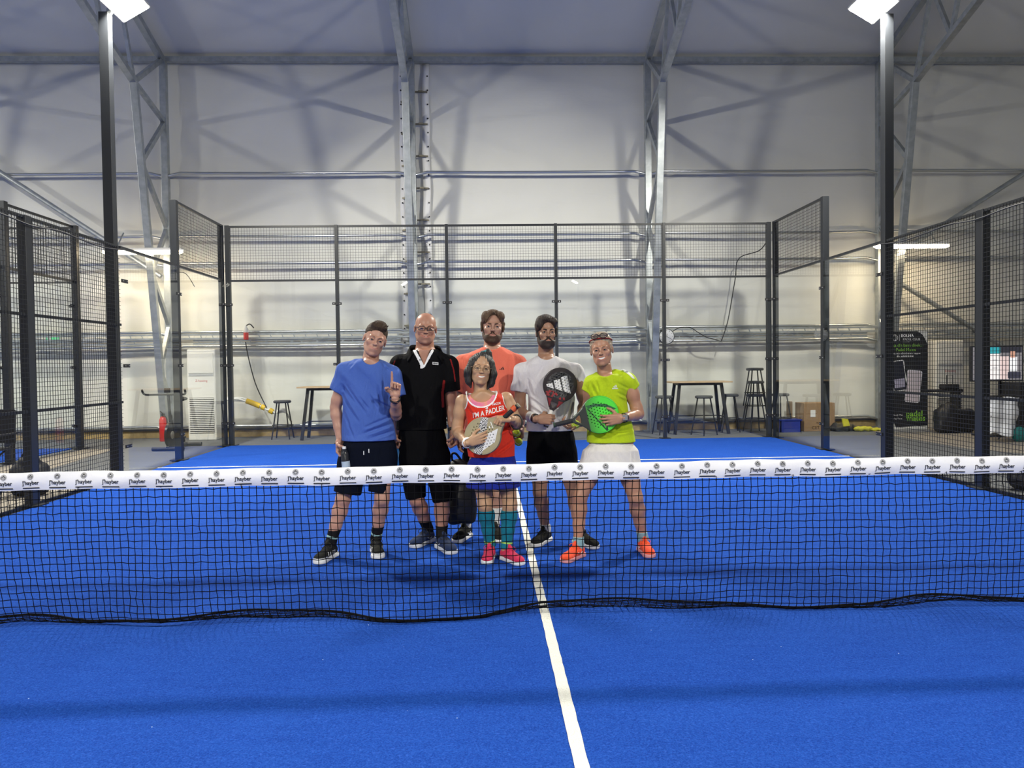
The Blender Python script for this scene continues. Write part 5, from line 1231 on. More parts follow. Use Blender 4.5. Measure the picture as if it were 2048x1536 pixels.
# ------------------------------------------------------------------ people: the six players
def make_person(sp):
    Y0 = sp['Y']; J = lambda q: U(q[0], q[1], Y0+(q[2] if len(q) > 2 else 0.0))
    sk = skin_mat(sp['skin'][0], sp['skin'][1]); lip = mat('lips_'+sp['skin'][0], sp.get('lip', tuple(a*b for a, b in zip(sp['skin'][1], (0.88, 0.68, 0.70)))), 0.4)
    stub = mat('stubble_'+sp['skin'][0], tuple(a*0.72 for a in sp['skin'][1]), 0.6)
    feet = [G(*l['toe']) for l in sp['legs']]; base = ((feet[0][0]+feet[1][0])/2, Y0, 0)
    t = thing('person', sp['label'], 'person', base); t['group'] = 'players posing behind the net'
    hd = sp['head']; Hd = Head(J(hd['c']), hd['H'], rot(*hd['rot']), J(hd['nb']), hd['o'])
    # shoes give the ankles
    sh = sp['shoe']; anks = []
    for l in sp['legs']:
        a, u = shoe(G(*l['toe']), l['ang'], sh['L'], sh['upper'], sh['sole'], sh['lace'], t, sh.get('accent'), sh.get('brand')); anks.append(a)
    # body
    pts = [J(a[k]) for a in sp['arms'] for k in ('sh', 'el', 'wr')]+anks+[J(l['hip']) for l in sp['legs']]+[J(l['knee']) for l in sp['legs']]
    rows = rows_px(sp['rows'], Y0, sp['dep']); P = np.array(pts+[(r[1]-r[3], Y0-.15, r[0]) for r in rows]+[(r[1]+r[3], Y0+.15, r[0]) for r in rows])
    topz = J(hd['nb'])[2]+0.06
    F = Field(P.min(0)-(0.08, 0.08, 0.10), (P[:, 0].max()+.08, P[:, 1].max()+.08, max(topz, P[:, 2].max())+0.03), 0.0062)
    F.loft(rows, 0.0, grow=-0.026); hips = rows_px(sp['hips'], Y0, sp.get('hdep', sp['dep'])); F.loft(hips, 0.03, grow=-0.026)
    nk = sp.get('nr', 0.056); F.cone(J(hd['nb'])-(0, 0, 0.04), Hd.W((0, 0.022, -0.07)), nk*1.08, nk, 0.035)
    legs = []
    for l, an in zip(sp['legs'], anks):
        hp, kn = J(l['hip']), J(l['knee']); L = leg_pts(hp, kn, an); s_ = sp.get('legr', 1.0); legs.append((hp, kn, an))
        limb(F, L, [q*s_ for q in (0.088, 0.070, 0.053, 0.056, 0.043, 0.034)], 0.02); F.ell(kn+(0, -0.035, 0.0), (0.03*s_, 0.02, 0.035), 0.02)
        F.cone(an, an+(an-kn)*0.03/np.linalg.norm(an-kn)-(0, 0, 0.02), 0.033, 0.03, 0.02)
    arms = []; parts = []
    for a in sp['arms']:
        s_ = sp.get('armr', 1.0); S, E_, Wr = J(a['sh']), J(a['el']), J(a['wr']); arms.append((S, E_, Wr))
        limb(F, [S, lerp(S, E_, .35), lerp(S, E_, .8), E_], [q*s_ for q in (0.056, 0.050, 0.041, 0.040)], 0.03)
        limb(F, [E_, lerp(E_, Wr, .25), lerp(E_, Wr, .65), Wr], [q*s_ for q in (0.040, 0.043, 0.033, 0.0265)], 0.015)
        hn = a['hand']; hs = sp.get('hs', 1.0); f = np.array(hn['f'], float); f /= np.linalg.norm(f)
        V, Q = hand(Wr+f*0.012, hn['f'], hn['p'], hn['left'], hn['c'], hs, hn.get('thumb', 'rest'), hn.get('spread', 0.0)); parts.append((V, Q, 0))
    V, Q = F.mesh(); V = relax(V, Q, 2); parts.insert(0, (V, Q, 0))
    HV, HQ, hmi = Hd.build(); parts.append((HV, HQ, np.where((hmi == 2), 2 if hd['o'].get('stubble') else 0, hmi)))
    body = np_mesh('body', parts, [sk, lip, stub], t)
    Hd.eyes(t, hd['o'].get('iris', (0.10, 0.07, 0.05)))
    return dict(t=t, H=Hd, J=J, Y=Y0, rows=rows, hips=hips, legs=legs, arms=arms, sk=sk)

def garment(name, p, m, rows, sleeves, neck, hem=None, dn=None, grow=0.0, h=0.0058, dz=0.0, cut=None, shoulders=None, fold=None, label=None, noise=None, paint=None):
    """rows: lofted rows; sleeves: [(a, b, ra, rb)]; neck: list of (mode, kind, args)"""
    P = np.array([(r[1]-r[3], r[2]-r[4], r[0]) for r in rows]+[(r[1]+r[3], r[2]+r[4], r[0]) for r in rows]+[np.array(q) for s_ in sleeves for q in s_[:2]])
    F = Field(P.min(0)-0.09, P.max(0)+0.09, h); F.loft(rows, 0.0, grow=grow)
    for a, b, ra, rb in sleeves: ccone(F, a, b, ra, rb, 0.028)
    if shoulders:
        for a, b, ra, rb in shoulders: F.cone(a, b, ra, rb, 0.03)
    if noise: F.disp(wrink(*noise))
    if fold: F.disp(foldmap(p['J'], p['Y'], fold))
    for a, b, ra, rb in sleeves:
        a = np.array(a, float); b = np.array(b, float); d = (b-a)/np.linalg.norm(b-a); 
        F.plane(b, d, 'i', 0, b-0.085+d*0.05, b+0.085+d*0.05) if False else None
        ccone(F, b-d*0.045, b+d*0.03, rb-0.013, rb-0.006, 0.004, 's')
    ra_ = np.array(sorted(rows)); zb = ra_[0, 0]
    F.plane((0, 0, zb+0.004), (0, 0, -1))
    at = lambda z: tuple(np.interp(z, ra_[:, 0], ra_[:, i]) for i in (1, 2, 3, 4))
    F.loft([(zb-0.03, *at(zb)), (zb, *at(zb)), (zb+0.022, *at(zb+0.022))], 0.003, 's', grow=grow-0.019)
    for fn in neck: fn(F)
    V, Q = F.mesh(); V = relax(V, Q, 1, 0.4); mi = 0
    if paint:
        cen = V[Q].mean(1); mi = np.zeros(len(Q), int)
        for k, (pm, pf) in enumerate(paint): mi[pf(cen)] = k+1
        m = [m]+[q[0] for q in paint]
    return np_mesh(name, [(V, Q, mi)], m, p['t'], label=label), V, Q
def seg2(cen, P):
    D = np.full(len(cen), 9.0)
    for a, b in zip(P[:-1], P[1:]):
        a = np.array(a); v = np.array(b)-a; t = np.clip(((cen[:, [0, 2]]-a)@v)/(v@v), 0, 1); D = np.minimum(D, np.linalg.norm(cen[:, [0, 2]]-a-t[:, None]*v, axis=1))
    return D
def neckcut(p, c, r, tilt=0.10, k=0.006):
    """round neckline: removes the cloth inside an ellipse seen from the front and above"""
    c = p['J'](c)
    def fn(F): F.ell((c[0], c[1], c[2]), r, k, 's')
    return fn
def shorts(name, p, m, hips, legs_, noise=(5, 0.004), label=None):
    """legs_: [(top, hem, r0, r1)] world points"""
    P = np.array([(r[1]-r[3], r[2]-r[4], r[0]) for r in hips]+[(r[1]+r[3], r[2]+r[4], r[0]) for r in hips]+[np.array(q) for s_ in legs_ for q in s_[:2]])
    F = Field(P.min(0)-0.12, P.max(0)+0.10, 0.0062); F.loft(hips, 0.0)
    for a, b, ra, rb in legs_: ccone(F, a, b, ra, rb, 0.025, sq=(1, 1.05, 1))
    F.disp(wrink(*noise))
    for a, b, ra, rb in legs_:
        a = np.array(a); b = np.array(b); d = (b-a)/np.linalg.norm(b-a); ccone(F, b-d*0.05, b+d*0.03, rb-0.014, rb-0.007, 0.004, 's')
    V, Q = F.mesh(); V = relax(V, Q, 1, 0.4); return np_mesh(name, [(V, Q, 0)], m, p['t'], label=label), V, Q
def sock(p, i, z0, z1, m, r=1.0, extra=None, name='sock'):
    hp, kn, an = p['legs'][i]; L = leg_pts(hp, kn, an); R = [q*r for q in (0.088, 0.070, 0.053, 0.056, 0.043, 0.034)]
    F = Field(np.minimum(kn, an)-0.09-(0, 0, .04), np.maximum(kn, an)+0.09, 0.005)
    for a, b, ra, rb in zip(L[2:-1], L[3:], R[2:-1], R[3:]): F.cone(a, b, ra+0.0045, rb+0.0045, 0.02)
    F.cone(an, an+(an-kn)*0.03/np.linalg.norm(an-kn)-(0, 0, 0.02), 0.0385, 0.036, 0.02); F.plane((0, 0, z1), (0, 0, 1)); F.plane((0, 0, z0), (0, 0, -1)); V, Q = F.mesh(); return np_mesh(name, [(V, Q, 0)], m, p['t'])

SH_BW = dict(upper=cloth('shoe_black', (0.018, 0.019, 0.017), sc=300), sole=mat('sole_white', (0.75, 0.75, 0.73), 0.5), lace=RUB, accent=mat('shoe_white_stripe', (0.7, 0.7, 0.68), 0.5))
# --- man in the blue shirt
A = make_person(dict(Y=1.62, label='person in a blue t-shirt and navy shorts pointing one finger up', skin=('fair', (0.56, 0.315, 0.235)),
    head=dict(c=(750, 679, -0.02), H=0.238, rot=(17, 14, 2), nb=(739, 724, 0.02), o=dict(smile=0.9, mw=0.031, eye=0.0030, w=1.04, jaw=1.0, iris=(0.05, 0.06, 0.07), neck=0.055)),
    rows=[(718, 724, 758), (726, 704, 774), (735, 692, 786), (750, 688, 790), (770, 688, 788), (800, 686, 784), (830, 685, 784), (850, 684, 788), (868, 683, 791), (881, 683, 793, .135)], dep=0.118,
    hips=[(860, 689, 786), (885, 686, 790), (910, 684, 792), (935, 686, 790)], hdep=0.115,
    arms=[dict(sh=(690, 741), el=(671, 815, 0.03), wr=(679, 876, -0.02), hand=dict(f=(0.12, -0.22, -1), p=(0.75, -0.66, 0), left=False, c=[(38, 45, 25), (42, 48, 25), (46, 50, 25), (52, 50, 25)], thumb='across')),
          dict(sh=(783, 748), el=(792, 831, 0.0), wr=(790, 797, -0.21), hand=dict(f=(0.06, 0.0, 1), p=(-0.25, -1, 0), left=True, c=POINT, thumb='across'))],
    legs=[dict(hip=(712, 905), knee=(686, 998, -0.04), toe=(634, 1134), ang=-14), dict(hip=(765, 905), knee=(764, 998, -0.05), toe=(757, 1123), ang=12)],
    shoe=dict(L=0.30, **SH_BW), hs=0.98, armr=0.98))
p = A; J = p['J']; BLUE = cloth('shirt_blue', (0.055, 0.120, 0.43), (0.090, 0.165, 0.52), n=420)
o, V, Q = garment('t_shirt', p, BLUE, p['rows'], [(J((692, 743)), J((674, 782, .01)), 0.072, 0.060), (J((784, 750)), J((797, 794, -.01)), 0.070, 0.060)], [neckcut(p, (742, 708, -0.09), (0.072, 0.16, 0.078))],
    shoulders=[(J((712, 733)), J((690, 744)), 0.055, 0.06), (J((764, 736)), J((785, 752)), 0.055, 0.058)], noise=(3, 0.0055, 0.8, 0.9),
    fold=[((687, 770), (716, 806), .010, .008), ((688, 788), (722, 842), .010, .009), ((698, 772), (736, 824), .011, .009), ((724, 794), (742, 816), .009, .007), ((744, 788), (758, 814), .009, .008), ((759, 772), (767, 810), .010, .009), ((754, 798), (779, 813), .009, .008),
    ((784, 832), (735, 852), .010, .009), ((786, 846), (728, 866), .011, .010), ((789, 860), (738, 877), .010, .009), ((700, 845), (714, 876), .009, .006), ((690, 820), (705, 850), .009, .006), ((716, 722), (700, 738), .008, .005), ((768, 728), (780, 742), .008, .005)])
NAVY = cloth('shorts_navy', (0.004, 0.006, 0.014))
legs_ = [(J((708, 915)), J((695, 986, -.02)), 0.104, 0.104), (J((767, 915)), J((757, 985, -.03)), 0.098, 0.078)]
so, sV, sQ = shorts('shorts', p, NAVY, rows_px([(872, 690, 786, .108), (882, 688, 789, .115), (892, 682, 793, .126), (915, 680, 794, .128), (940, 680, 794, .128)], p['Y'], .128), legs_)
D = Decal(sV, sQ)
for q in ((733, 902), (743, 898)):
    a = J(q); D.put('drawstring', [(a[0]-.003, a[2]-.014), (a[0]+.003, a[2]-.014), (a[0]+.003, a[2]+.014), (a[0]-.003, a[2]+.014)], [(0, 1, 2, 3)], WHT, so, 0.003)
SOCKB = cloth('sock_black', (0.012, 0.012, 0.014))
for i in (0, 1): sock(p, i, 0.06, 0.215, SOCKB); 
for i in (0, 1):
    hp, kn, an = p['legs'][i]; d = (kn-an)/np.linalg.norm(kn-an); band(an+d*0.045, d, 0.041, 0.016, 'sock_stripe', mat('stripe_teal', (0.25, 0.42, 0.42), 0.8), p['t'], 1.0, 0.002)
E_, Wr = p['arms'][1][1:]; band(Wr+(E_-Wr)*0.02, Wr-E_, 0.0345, 0.030, 'wristband', RUB, p['t'], 0.9)
BRN = mat('hair_brown', (0.034, 0.019, 0.010), 0.8, noise=(60, (0.065, 0.036, 0.018), 0.6)); H = p['H']
def fn(F):
    F.ell((0, 0.020, 0.048), (0.0815, 0.100, 0.086), 0).ell((0.0, -0.052, 0.100), (0.060, 0.036, 0.026), 0.02).ell((0.005, -0.02, 0.123), (0.045, 0.05, 0.022), 0.02)
    F.ell((0, -0.112, 0.005), (0.088, 0.078, 0.076), 0.006, 's'); F.box((0, -0.04, -0.10), (0.12, 0.075, 0.105), rnd=0.02, k=0.01, mode='s'); F.box((0, 0.06, -0.14), (0.12, 0.12, 0.09), rnd=0.02, k=0.01, mode='s')
    for q in (-1, 1): F.box((q*0.080, -0.010, -0.008), (0.014, 0.02, 0.035), rnd=0.008, k=0.004, mode='s')
    for k in range(11): F.cone((-0.05+k*0.010, -0.05+0.02*(k % 3), 0.108), (-0.048+k*0.0105, -0.068+0.02*(k % 3), 0.134-0.01*(abs(k-5)/5)), 0.010, 0.003, 0.006)
V, Q = H.hair(fn, amp=0.0022, dirn=(260, 120, 60)); np_mesh('hair', [(V, Q, 0)], BRN, p['t']); H.brows(p['t'], mat('brow_light', (0.16, 0.09, 0.05), 0.7), 0.0022)
# --- bald man in the black polo
B = make_person(dict(Y=1.84, label='person with a bald head and dark glasses in a black polo shirt', skin=('ruddy', (0.52, 0.27, 0.19)),
    head=dict(c=(851, 657, -0.03), H=0.236, rot=(4, 7, 3), nb=(850, 705, 0.02), o=dict(smile=1.0, mw=0.031, open=0.0055, eye=0.0030, w=1.06, jaw=1.12, nose=1.1, iris=(0.03, 0.04, 0.05), neck=0.066, stubble=True)),
    nr=0.068, rows=[(700, 826, 876), (708, 812, 890), (718, 800, 900), (733, 794, 900), (760, 794, 894), (790, 793, 891), (825, 792, 892), (859, 793, 893)], dep=0.135,
    hips=[(845, 798, 888), (880, 797, 893), (915, 797, 895), (940, 799, 893)], hdep=0.125,
    arms=[dict(sh=(800, 728), el=(792, 805, 0.05), wr=(795, 862, 0.0), hand=dict(f=(0, -0.1, -1), p=(0.6, -0.5, 0), left=False, c=GRIP, thumb='across')),
          dict(sh=(897, 728), el=(902, 812, 0.04), wr=(906, 860, -0.02), hand=dict(f=(0.05, -0.1, -1), p=(-0.8, -0.5, 0), left=True, c=GRIP, thumb='across'))],
    legs=[dict(hip=(826, 905), knee=(834, 1000, -0.03), toe=(824, 1101), ang=-28), dict(hip=(872, 905), knee=(884, 1006, -0.04), toe=(907, 1114), ang=25)],
    shoe=dict(L=0.305, upper=cloth('shoe_navy', (0.016, 0.030, 0.085)), sole=mat('sole_grey', (0.60, 0.62, 0.66), 0.5), lace=RUB, brand=mat('mark_silver', (0.45, 0.47, 0.5), 0.4)), armr=1.08, legr=1.06, hs=1.02))
p = B; J = p['J']; BLKC = cloth('polo_black', (0.006, 0.006, 0.007)); REDC = cloth('cloth_red', (0.26, 0.010, 0.010))
VT, VB = J((850, 690)), J((849, 731))
def vneck(F):
    F.ell(J((850, 688, -0.03)), (0.082, 0.12, 0.060), 0.005, 's')
    F.op((VT[0]-.1, p['Y']-.25, VB[2]-.01), (VT[0]+.1, p['Y'], VT[2]+.05), lambda X, Y, Z: np.maximum(np.maximum((np.abs(X-VT[0])-0.066*np.clip((Z-VB[2])/(VT[2]-VB[2]), 0, 1.3))*0.9, VB[2]-Z), Y-p['Y']), 's', 0.002)
def L_(pts): return [tuple(J(q)[[0, 2]]) for q in pts]
VW = lambda c: (c[:, 1] < p['Y']-.04) & (seg2(c, L_([(831, 700), (849, 733)])) < 0.0115) | (c[:, 1] < p['Y']-.04) & (seg2(c, L_([(867, 702), (850, 733)])) < 0.0095) | (c[:, 1] < p['Y']-.04) & (seg2(c, L_([(845, 727), (846, 735)])) < 0.009)
RDP = lambda c: (c[:, 1] < p['Y']+.02) & ((seg2(c, L_([(889, 762), (886, 785), (887, 812)])) < 0.0085) | (seg2(c, L_([(902, 719), (908, 740), (911, 762)])) < 0.0045) | (seg2(c, L_([(792, 722), (785, 740)])) < 0.0045))
o, V, Q = garment('polo_shirt', p, BLKC, p['rows'], [(J((801, 730)), J((786, 790, .03)), 0.084, 0.072), (J((897, 730)), J((903, 781, .02)), 0.080, 0.070)], [vneck],
    shoulders=[(J((828, 720)), J((800, 732)), 0.055, 0.068), (J((874, 720)), J((897, 733)), 0.055, 0.066)], noise=(8, 0.004, 0.8, 0.8), h=0.0048, paint=[(WHT, VW), (REDC, RDP)])
D = Decal(V, Q)
a = J((843, 720)); D.put('button', [(a[0]+.005*math.cos(k), a[2]+.005*math.sin(k)) for k in np.linspace(0, 6.28, 10)[:-1]], [tuple(range(9))], RUB, o, 0.006)
a = J((873, 727)); D.put('chest_badge', [(a[0]-.022, a[2]-.008), (a[0]+.022, a[2]-.012), (a[0]+.022, a[2]+.008), (a[0]-.022, a[2]+.012)], [(0, 1, 2, 3)], WHT, o, 0.003)
v_, f_ = text_geo('HEAD', 0.014, bold=0.0006); D.put('badge_lettering', [(a[0]+q[0], a[2]+q[1]-q[0]*.1) for q in v_], f_, INK, o, 0.0042)
# collar
for s_, P in ((-1, [(836, 694, .08), (823, 694, .03), (819, 700, -.05), (824, 712, -.13)]), (1, [(862, 694, .08), (878, 696, .03), (882, 704, -.05), (877, 715, -.13)])):
    mb = MB(); V2 = []; Pp = bez([J(q) for q in P], 6)
    for i, q in enumerate(Pp):
        u = i/(len(Pp)-1); w = 0.030+0.016*u; V2 += [q+(0, -0.004, 0.016), q+np.array([s_*0.020*(1+0.6*u), -0.008, -w])]
    mb.add(V2, [(2*i, 2*i+1, 2*i+3, 2*i+2) for i in range(len(Pp)-1)]); c_ = mb.build('collar', BLKC, o, smooth=True); md = c_.modifiers.new('s', 'SOLIDIFY'); md.thickness = 0.006
BSH = cloth('shorts_black', (0.004, 0.004, 0.005))
shorts('shorts', p, BSH, rows_px([(850, 803, 884, .12), (862, 799, 889, .13), (880, 797, 893), (915, 796, 897), (940, 797, 897)], p['Y'], .138), [(J((824, 915)), J((832, 996, -.02)), 0.108, 0.078), (J((873, 915)), J((885, 1003, -.03)), 0.108, 0.076)])
for i in (0, 1): sock(p, i, 0.06, 0.19, SOCKB, 1.06)
H = p['H']; H.brows(p['t'], mat('brow_grey', (0.22, 0.14, 0.10), 0.7), 0.0018); H.teeth(p['t']); H.glasses(p['t'], mat('frame_black', (0.012, 0.01, 0.012), 0.25), 0.026, 0.0135, 0.0, -0.115, 0.0024, 4)
E_, Wr = p['arms'][1][1:]; band(Wr+(E_-Wr)*0.04, Wr-E_, 0.0345, 0.024, 'watch', RUB, p['t'], 0.9)
# --- man in the salmon shirt
Cc = make_person(dict(Y=2.14, label='person in a salmon t-shirt standing tallest in the rear row', skin=('light', (0.50, 0.29, 0.215)),
    head=dict(c=(985, 655, -0.03), H=0.262, rot=(3, 1, -2), nb=(984, 702, 0.02), o=dict(smile=0.8, mw=0.026, open=0.0045, eye=0.0034, w=1.0, jaw=1.05, iris=(0.03, 0.03, 0.03), neck=0.062)),
    nr=0.064, rows=[(694, 964, 1006), (701, 950, 1019), (709, 932, 1032), (720, 922, 1038), (750, 922, 1032), (785, 925, 1029), (830, 926, 1028), (876, 926, 1029)], dep=0.13,
    hips=[(850, 930, 1022), (890, 928, 1026), (930, 930, 1024)], hdep=0.12,
    arms=[dict(sh=(926, 725), el=(921, 810, 0.04), wr=(918, 862, 0.02), hand=dict(f=(0, -0.1, -1), p=(0.9, -0.3, 0), left=False, c=RELAX)),
          dict(sh=(1033, 728), el=(1041, 803, 0.03), wr=(1043, 848, -0.02), hand=dict(f=(-0.10, -0.15, -1), p=(-0.9, -0.45, 0), left=True, c=[(30, 42, 22), (34, 45, 22), (38, 48, 22), (42, 50, 22)], thumb='across'))],
    legs=[dict(hip=(952, 915), knee=(938, 985, -0.03), toe=(911, 1091), ang=-20), dict(hip=(1000, 915), knee=(995, 990, -0.03), toe=(1002, 1091), ang=12)],
    shoe=dict(L=0.30, upper=SH_BW['upper'], sole=SH_BW['sole'], lace=RUB, brand=WHT), armr=1.08))
p = Cc; J = p['J']; SAL = cloth('shirt_salmon', (0.86, 0.195, 0.125), (0.78, 0.165, 0.105), n=200)
o, V, Q = garment('t_shirt', p, SAL, p['rows'], [(J((927, 728)), J((920, 781, .03)), 0.080, 0.066), (J((1034, 730)), J((1037, 787, .02)), 0.080, 0.066)], [neckcut(p, (985, 684, -0.09), (0.074, 0.16, 0.064))],
    shoulders=[(J((955, 716)), J((929, 730)), 0.055, 0.07), (J((1013, 716)), J((1034, 731)), 0.055, 0.07)], noise=(12, 0.004, 0.8, 0.8))
D = Decal(V, Q); a = J((1003, 736)); star3((a[0]-.003, a[2]-.013), 0.027, INK, D, o)
shorts('shorts', p, BSH, rows_px([(870, 930, 1024), (905, 927, 1027), (935, 928, 1027)], p['Y'], .13), [(J((950, 915)), J((942, 978, -.01)), 0.10, 0.082), (J((1002, 915)), J((997, 978, -.01)), 0.10, 0.080)])
SOCKW = cloth('sock_white', (0.72, 0.72, 0.68))
for i in (0, 1): sock(p, i, 0.06, 0.26, SOCKW)
H = p['H']; BR2 = mat('hair_chestnut', (0.075, 0.042, 0.022), 0.75, noise=(60, (0.13, 0.075, 0.040), 0.6))
def fn(F):
    F.ell((0, 0.020, 0.047), (0.084, 0.102, 0.088), 0).ell((-0.052, -0.045, 0.070), (0.034, 0.050, 0.045), 0.02).ell((0.05, -0.04, 0.078), (0.035, 0.05, 0.038), 0.02)
    F.ell((0.010, -0.110, 0.020), (0.062, 0.080, 0.078), 0.008, 's'); F.ell((-0.006, -0.115, -0.02), (0.078, 0.085, 0.075), 0.006, 's'); F.box((0, -0.045, -0.10), (0.12, 0.085, 0.095), rnd=0.02, k=0.01, mode='s'); F.box((0, 0.06, -0.16), (0.12, 0.12, 0.10), rnd=0.02, k=0.01, mode='s')
    for q in (-1, 1): F.cone((q*0.078, -0.02, 0.03), (q*0.080, -0.022, -0.028), 0.012, 0.006, 0.008)
    for a, b in (((-0.02, -0.08, 0.105), (-0.066, -0.078, 0.035)), ((-0.03, -0.085, 0.10), (-0.055, -0.088, 0.028)), ((-0.012, -0.084, 0.108), (-0.044, -0.095, 0.050)), ((0.02, -0.08, 0.11), (0.062, -0.070, 0.045))): F.cone(a, b, 0.010, 0.004, 0.008)
V, Q = H.hair(fn, amp=0.0018, dirn=(300, 60, 40)); np_mesh('hair', [(V, Q, 0)], BR2, p['t']); H.brows(p['t'], BR2, 0.0032, -0.002)
V, Q = H.beard(0.0045); np_mesh('beard', [(V, Q, 0)], mat('beard_brown', (0.050, 0.026, 0.014), 0.7, noise=(120, (0.11, 0.06, 0.035), 0.6)), p['t']); H.teeth(p['t'])
# --- woman in the red tank top
Dd = make_person(dict(Y=1.42, label='person in a red tank top, blue skirt and teal knee socks', skin=('tan', (0.56, 0.345, 0.21)),
    head=dict(c=(962, 738, -0.04), H=0.228, rot=(7, 4, -3), nb=(965, 782, 0.0), o=dict(smile=1.1, mw=0.033, open=0.0115, eye=0.0019, w=1.02, jaw=0.88, nose=1.1, fem=True, iris=(0.02, 0.015, 0.01), neck=0.050)),
    nr=0.052, rows=[(782, 946, 986), (788, 934, 1002), (796, 925, 1012), (812, 930, 1013), (838, 936, 1016), (865, 938, 1023), (895, 937, 1028), (913, 938, 1029)], dep=0.125,
    hips=[(890, 938, 1026), (915, 935, 1031), (940, 937, 1031)], hdep=0.125,
    arms=[dict(sh=(925, 803), el=(914, 862, 0.02), wr=(935, 886, -0.23), hand=dict(f=(1, -0.1, 0.32), p=(0.1, 1, 0.1), left=False, c=[(18, 30, 20), (24, 34, 20), (30, 38, 22), (36, 42, 25)], spread=0.12)),
          dict(sh=(1012, 798), el=(1033, 846, 0.0), wr=(1022, 838, -0.20), hand=dict(f=(-0.9, -0.5, 0.05), p=(0.2, 0.5, -0.85), left=True, c=GRIP, thumb='across'))],
    legs=[dict(hip=(962, 925), knee=(970, 1010, -0.03), toe=(973, 1134), ang=-8), dict(hip=(1008, 925), knee=(1020, 1010, -0.03), toe=(1045, 1136), ang=32)],
    shoe=dict(L=0.265, upper=cloth('shoe_pink', (0.62, 0.035, 0.10)), sole=mat('sole_pale', (0.72, 0.76, 0.78), 0.5), lace=cloth('lace_pink', (0.55, 0.02, 0.08))), hs=0.92, armr=0.95, legr=0.96))
p = Dd; J = p['J']; TR = cloth('tank_red', (0.72, 0.040, 0.018), (0.66, 0.03, 0.014)); PINK = mat('bra_pink', (0.75, 0.16, 0.35), 0.7, noise=(16, (0.85, 0.36, 0.20), 0.9))
ELS = [(J((963, 786, -0.05)), (0.104, 0.20, 0.100), 0.010), (J((910, 800, 0.0)), (0.098, 0.2, 0.088), 0.0075), (J((1031, 792, 0.0)), (0.095, 0.2, 0.110), 0.0075)]
def TRIM(c):
    r = np.zeros(len(c), bool)
    for e, rr, w in ELS: q = (c-e)/np.array(rr); r |= (np.linalg.norm(q, axis=1) < 1+w/0.098)
    return r
def tank(F):
    c = J((963, 786, -0.05)); F.ell((c[0], c[1], c[2]), (0.104, 0.20, 0.100), 0.003, 's')
    for q, r_ in ((J((910, 800, 0.0)), (0.098, 0.2, 0.088)), (J((1031, 792, 0.0)), (0.095, 0.2, 0.110))): F.ell(q, r_, 0.004, 's')
o, V, Q = garment('tank_top', p, TR, p['rows'], [], [tank], noise=(21, 0.0045, 0.9, 0.8), grow=0.004, h=0.0042, paint=[(WHT, TRIM)], shoulders=[(J((942, 800, -.02)), J((985, 800, -.02)), 0.07, 0.07)],
    fold=[((962, 838), (1012, 824), .010, .007), ((1022, 850), (985, 868), .010, .009), ((1026, 880), (990, 905), .010, .007), ((935, 812), (950, 835), .009, .006)])
bo, bV, bQ = garment('sports_bra', p, PINK, [r for r in rows_px([(789, 938, 1000), (797, 928, 1010), (812, 932, 1011), (838, 938, 1012)], p['Y'], 0.121)], [], [lambda F: F.ell(J((963, 783, -0.05)), (0.083, 0.2, 0.078), 0.003, 's'), lambda F: F.ell(J((908, 800, 0)), (0.105, 0.2, 0.092), 0.003, 's'), lambda F: F.ell(J((1034, 792, 0)), (0.108, 0.2, 0.114), 0.003, 's')])
D = Decal(V, Q); c = J((963, 786))
v_, f_ = text_geo("I'M A PADLER", 0.050, bold=0.0008, sx=0.62); a = J((977, 822)); w_ = 0.232/(v_[:, 0].max()-v_[:, 0].min()); th = 0.235
D.put('shirt_lettering', [(a[0]+(q[0]*w_)*math.cos(th)-q[1]*math.sin(th)*.3, a[2]+q[1]+(q[0]*w_)*math.sin(th)) for q in v_], f_, WHT, o, 0.0035)
v_, f_ = text_geo('NOX', 0.022, bold=0.0006, sx=1.2); a = J((993, 806)); D.put('shirt_lettering', [(a[0]+q[0], a[2]+q[1]+q[0]*.16) for q in v_], f_, WHT, o, 0.0035)
a = J((975, 811)); D.put('shirt_mark', [(a[0]-.018, a[2]-.016), (a[0]+.004, a[2]-.015), (a[0]+.002, a[2]-.002), (a[0]+.014, a[2]+.014), (a[0]-.004, a[2]+.008)], [(0, 1, 2), (0, 2, 4), (2, 3, 4)], WHT, o, 0.0035)
RB = cloth('skirt_blue', (0.010, 0.022, 0.26)); sk_rows = rows_px([(902, 944, 1023, .12), (914, 940, 1030, .135), (930, 935, 1034, .14), (955, 933, 1038, .15), (974, 932, 1042, .155)], p['Y'], .14)
garment('skirt', p, RB, sk_rows, [], [], noise=(31, 0.008, 1.0, 0.25))
TEAL = cloth('sock_teal', (0.005, 0.16, 0.24)); 
for i in (0, 1): sock(p, i, 0.10, 0.37, TEAL, 0.97, name='knee_sock')
for i in (0, 1):
    hp, kn, an = p['legs'][i]; d = (kn-an)/np.linalg.norm(kn-an); band(an+d*0.012, d, 0.0385, 0.03, 'sock_cuff', SOCKW, p['t'], 1, 0.002); band(an+d*0.032, d, 0.039, 0.012, 'sock_trim', mat('trim_lime', (0.35, 0.6, 0.12), 0.7), p['t'], 1, 0.003)
H = p['H']; BH = mat('hair_black', (0.014, 0.013, 0.012), 0.6, noise=(40, (0.08, 0.075, 0.07), 0.3))
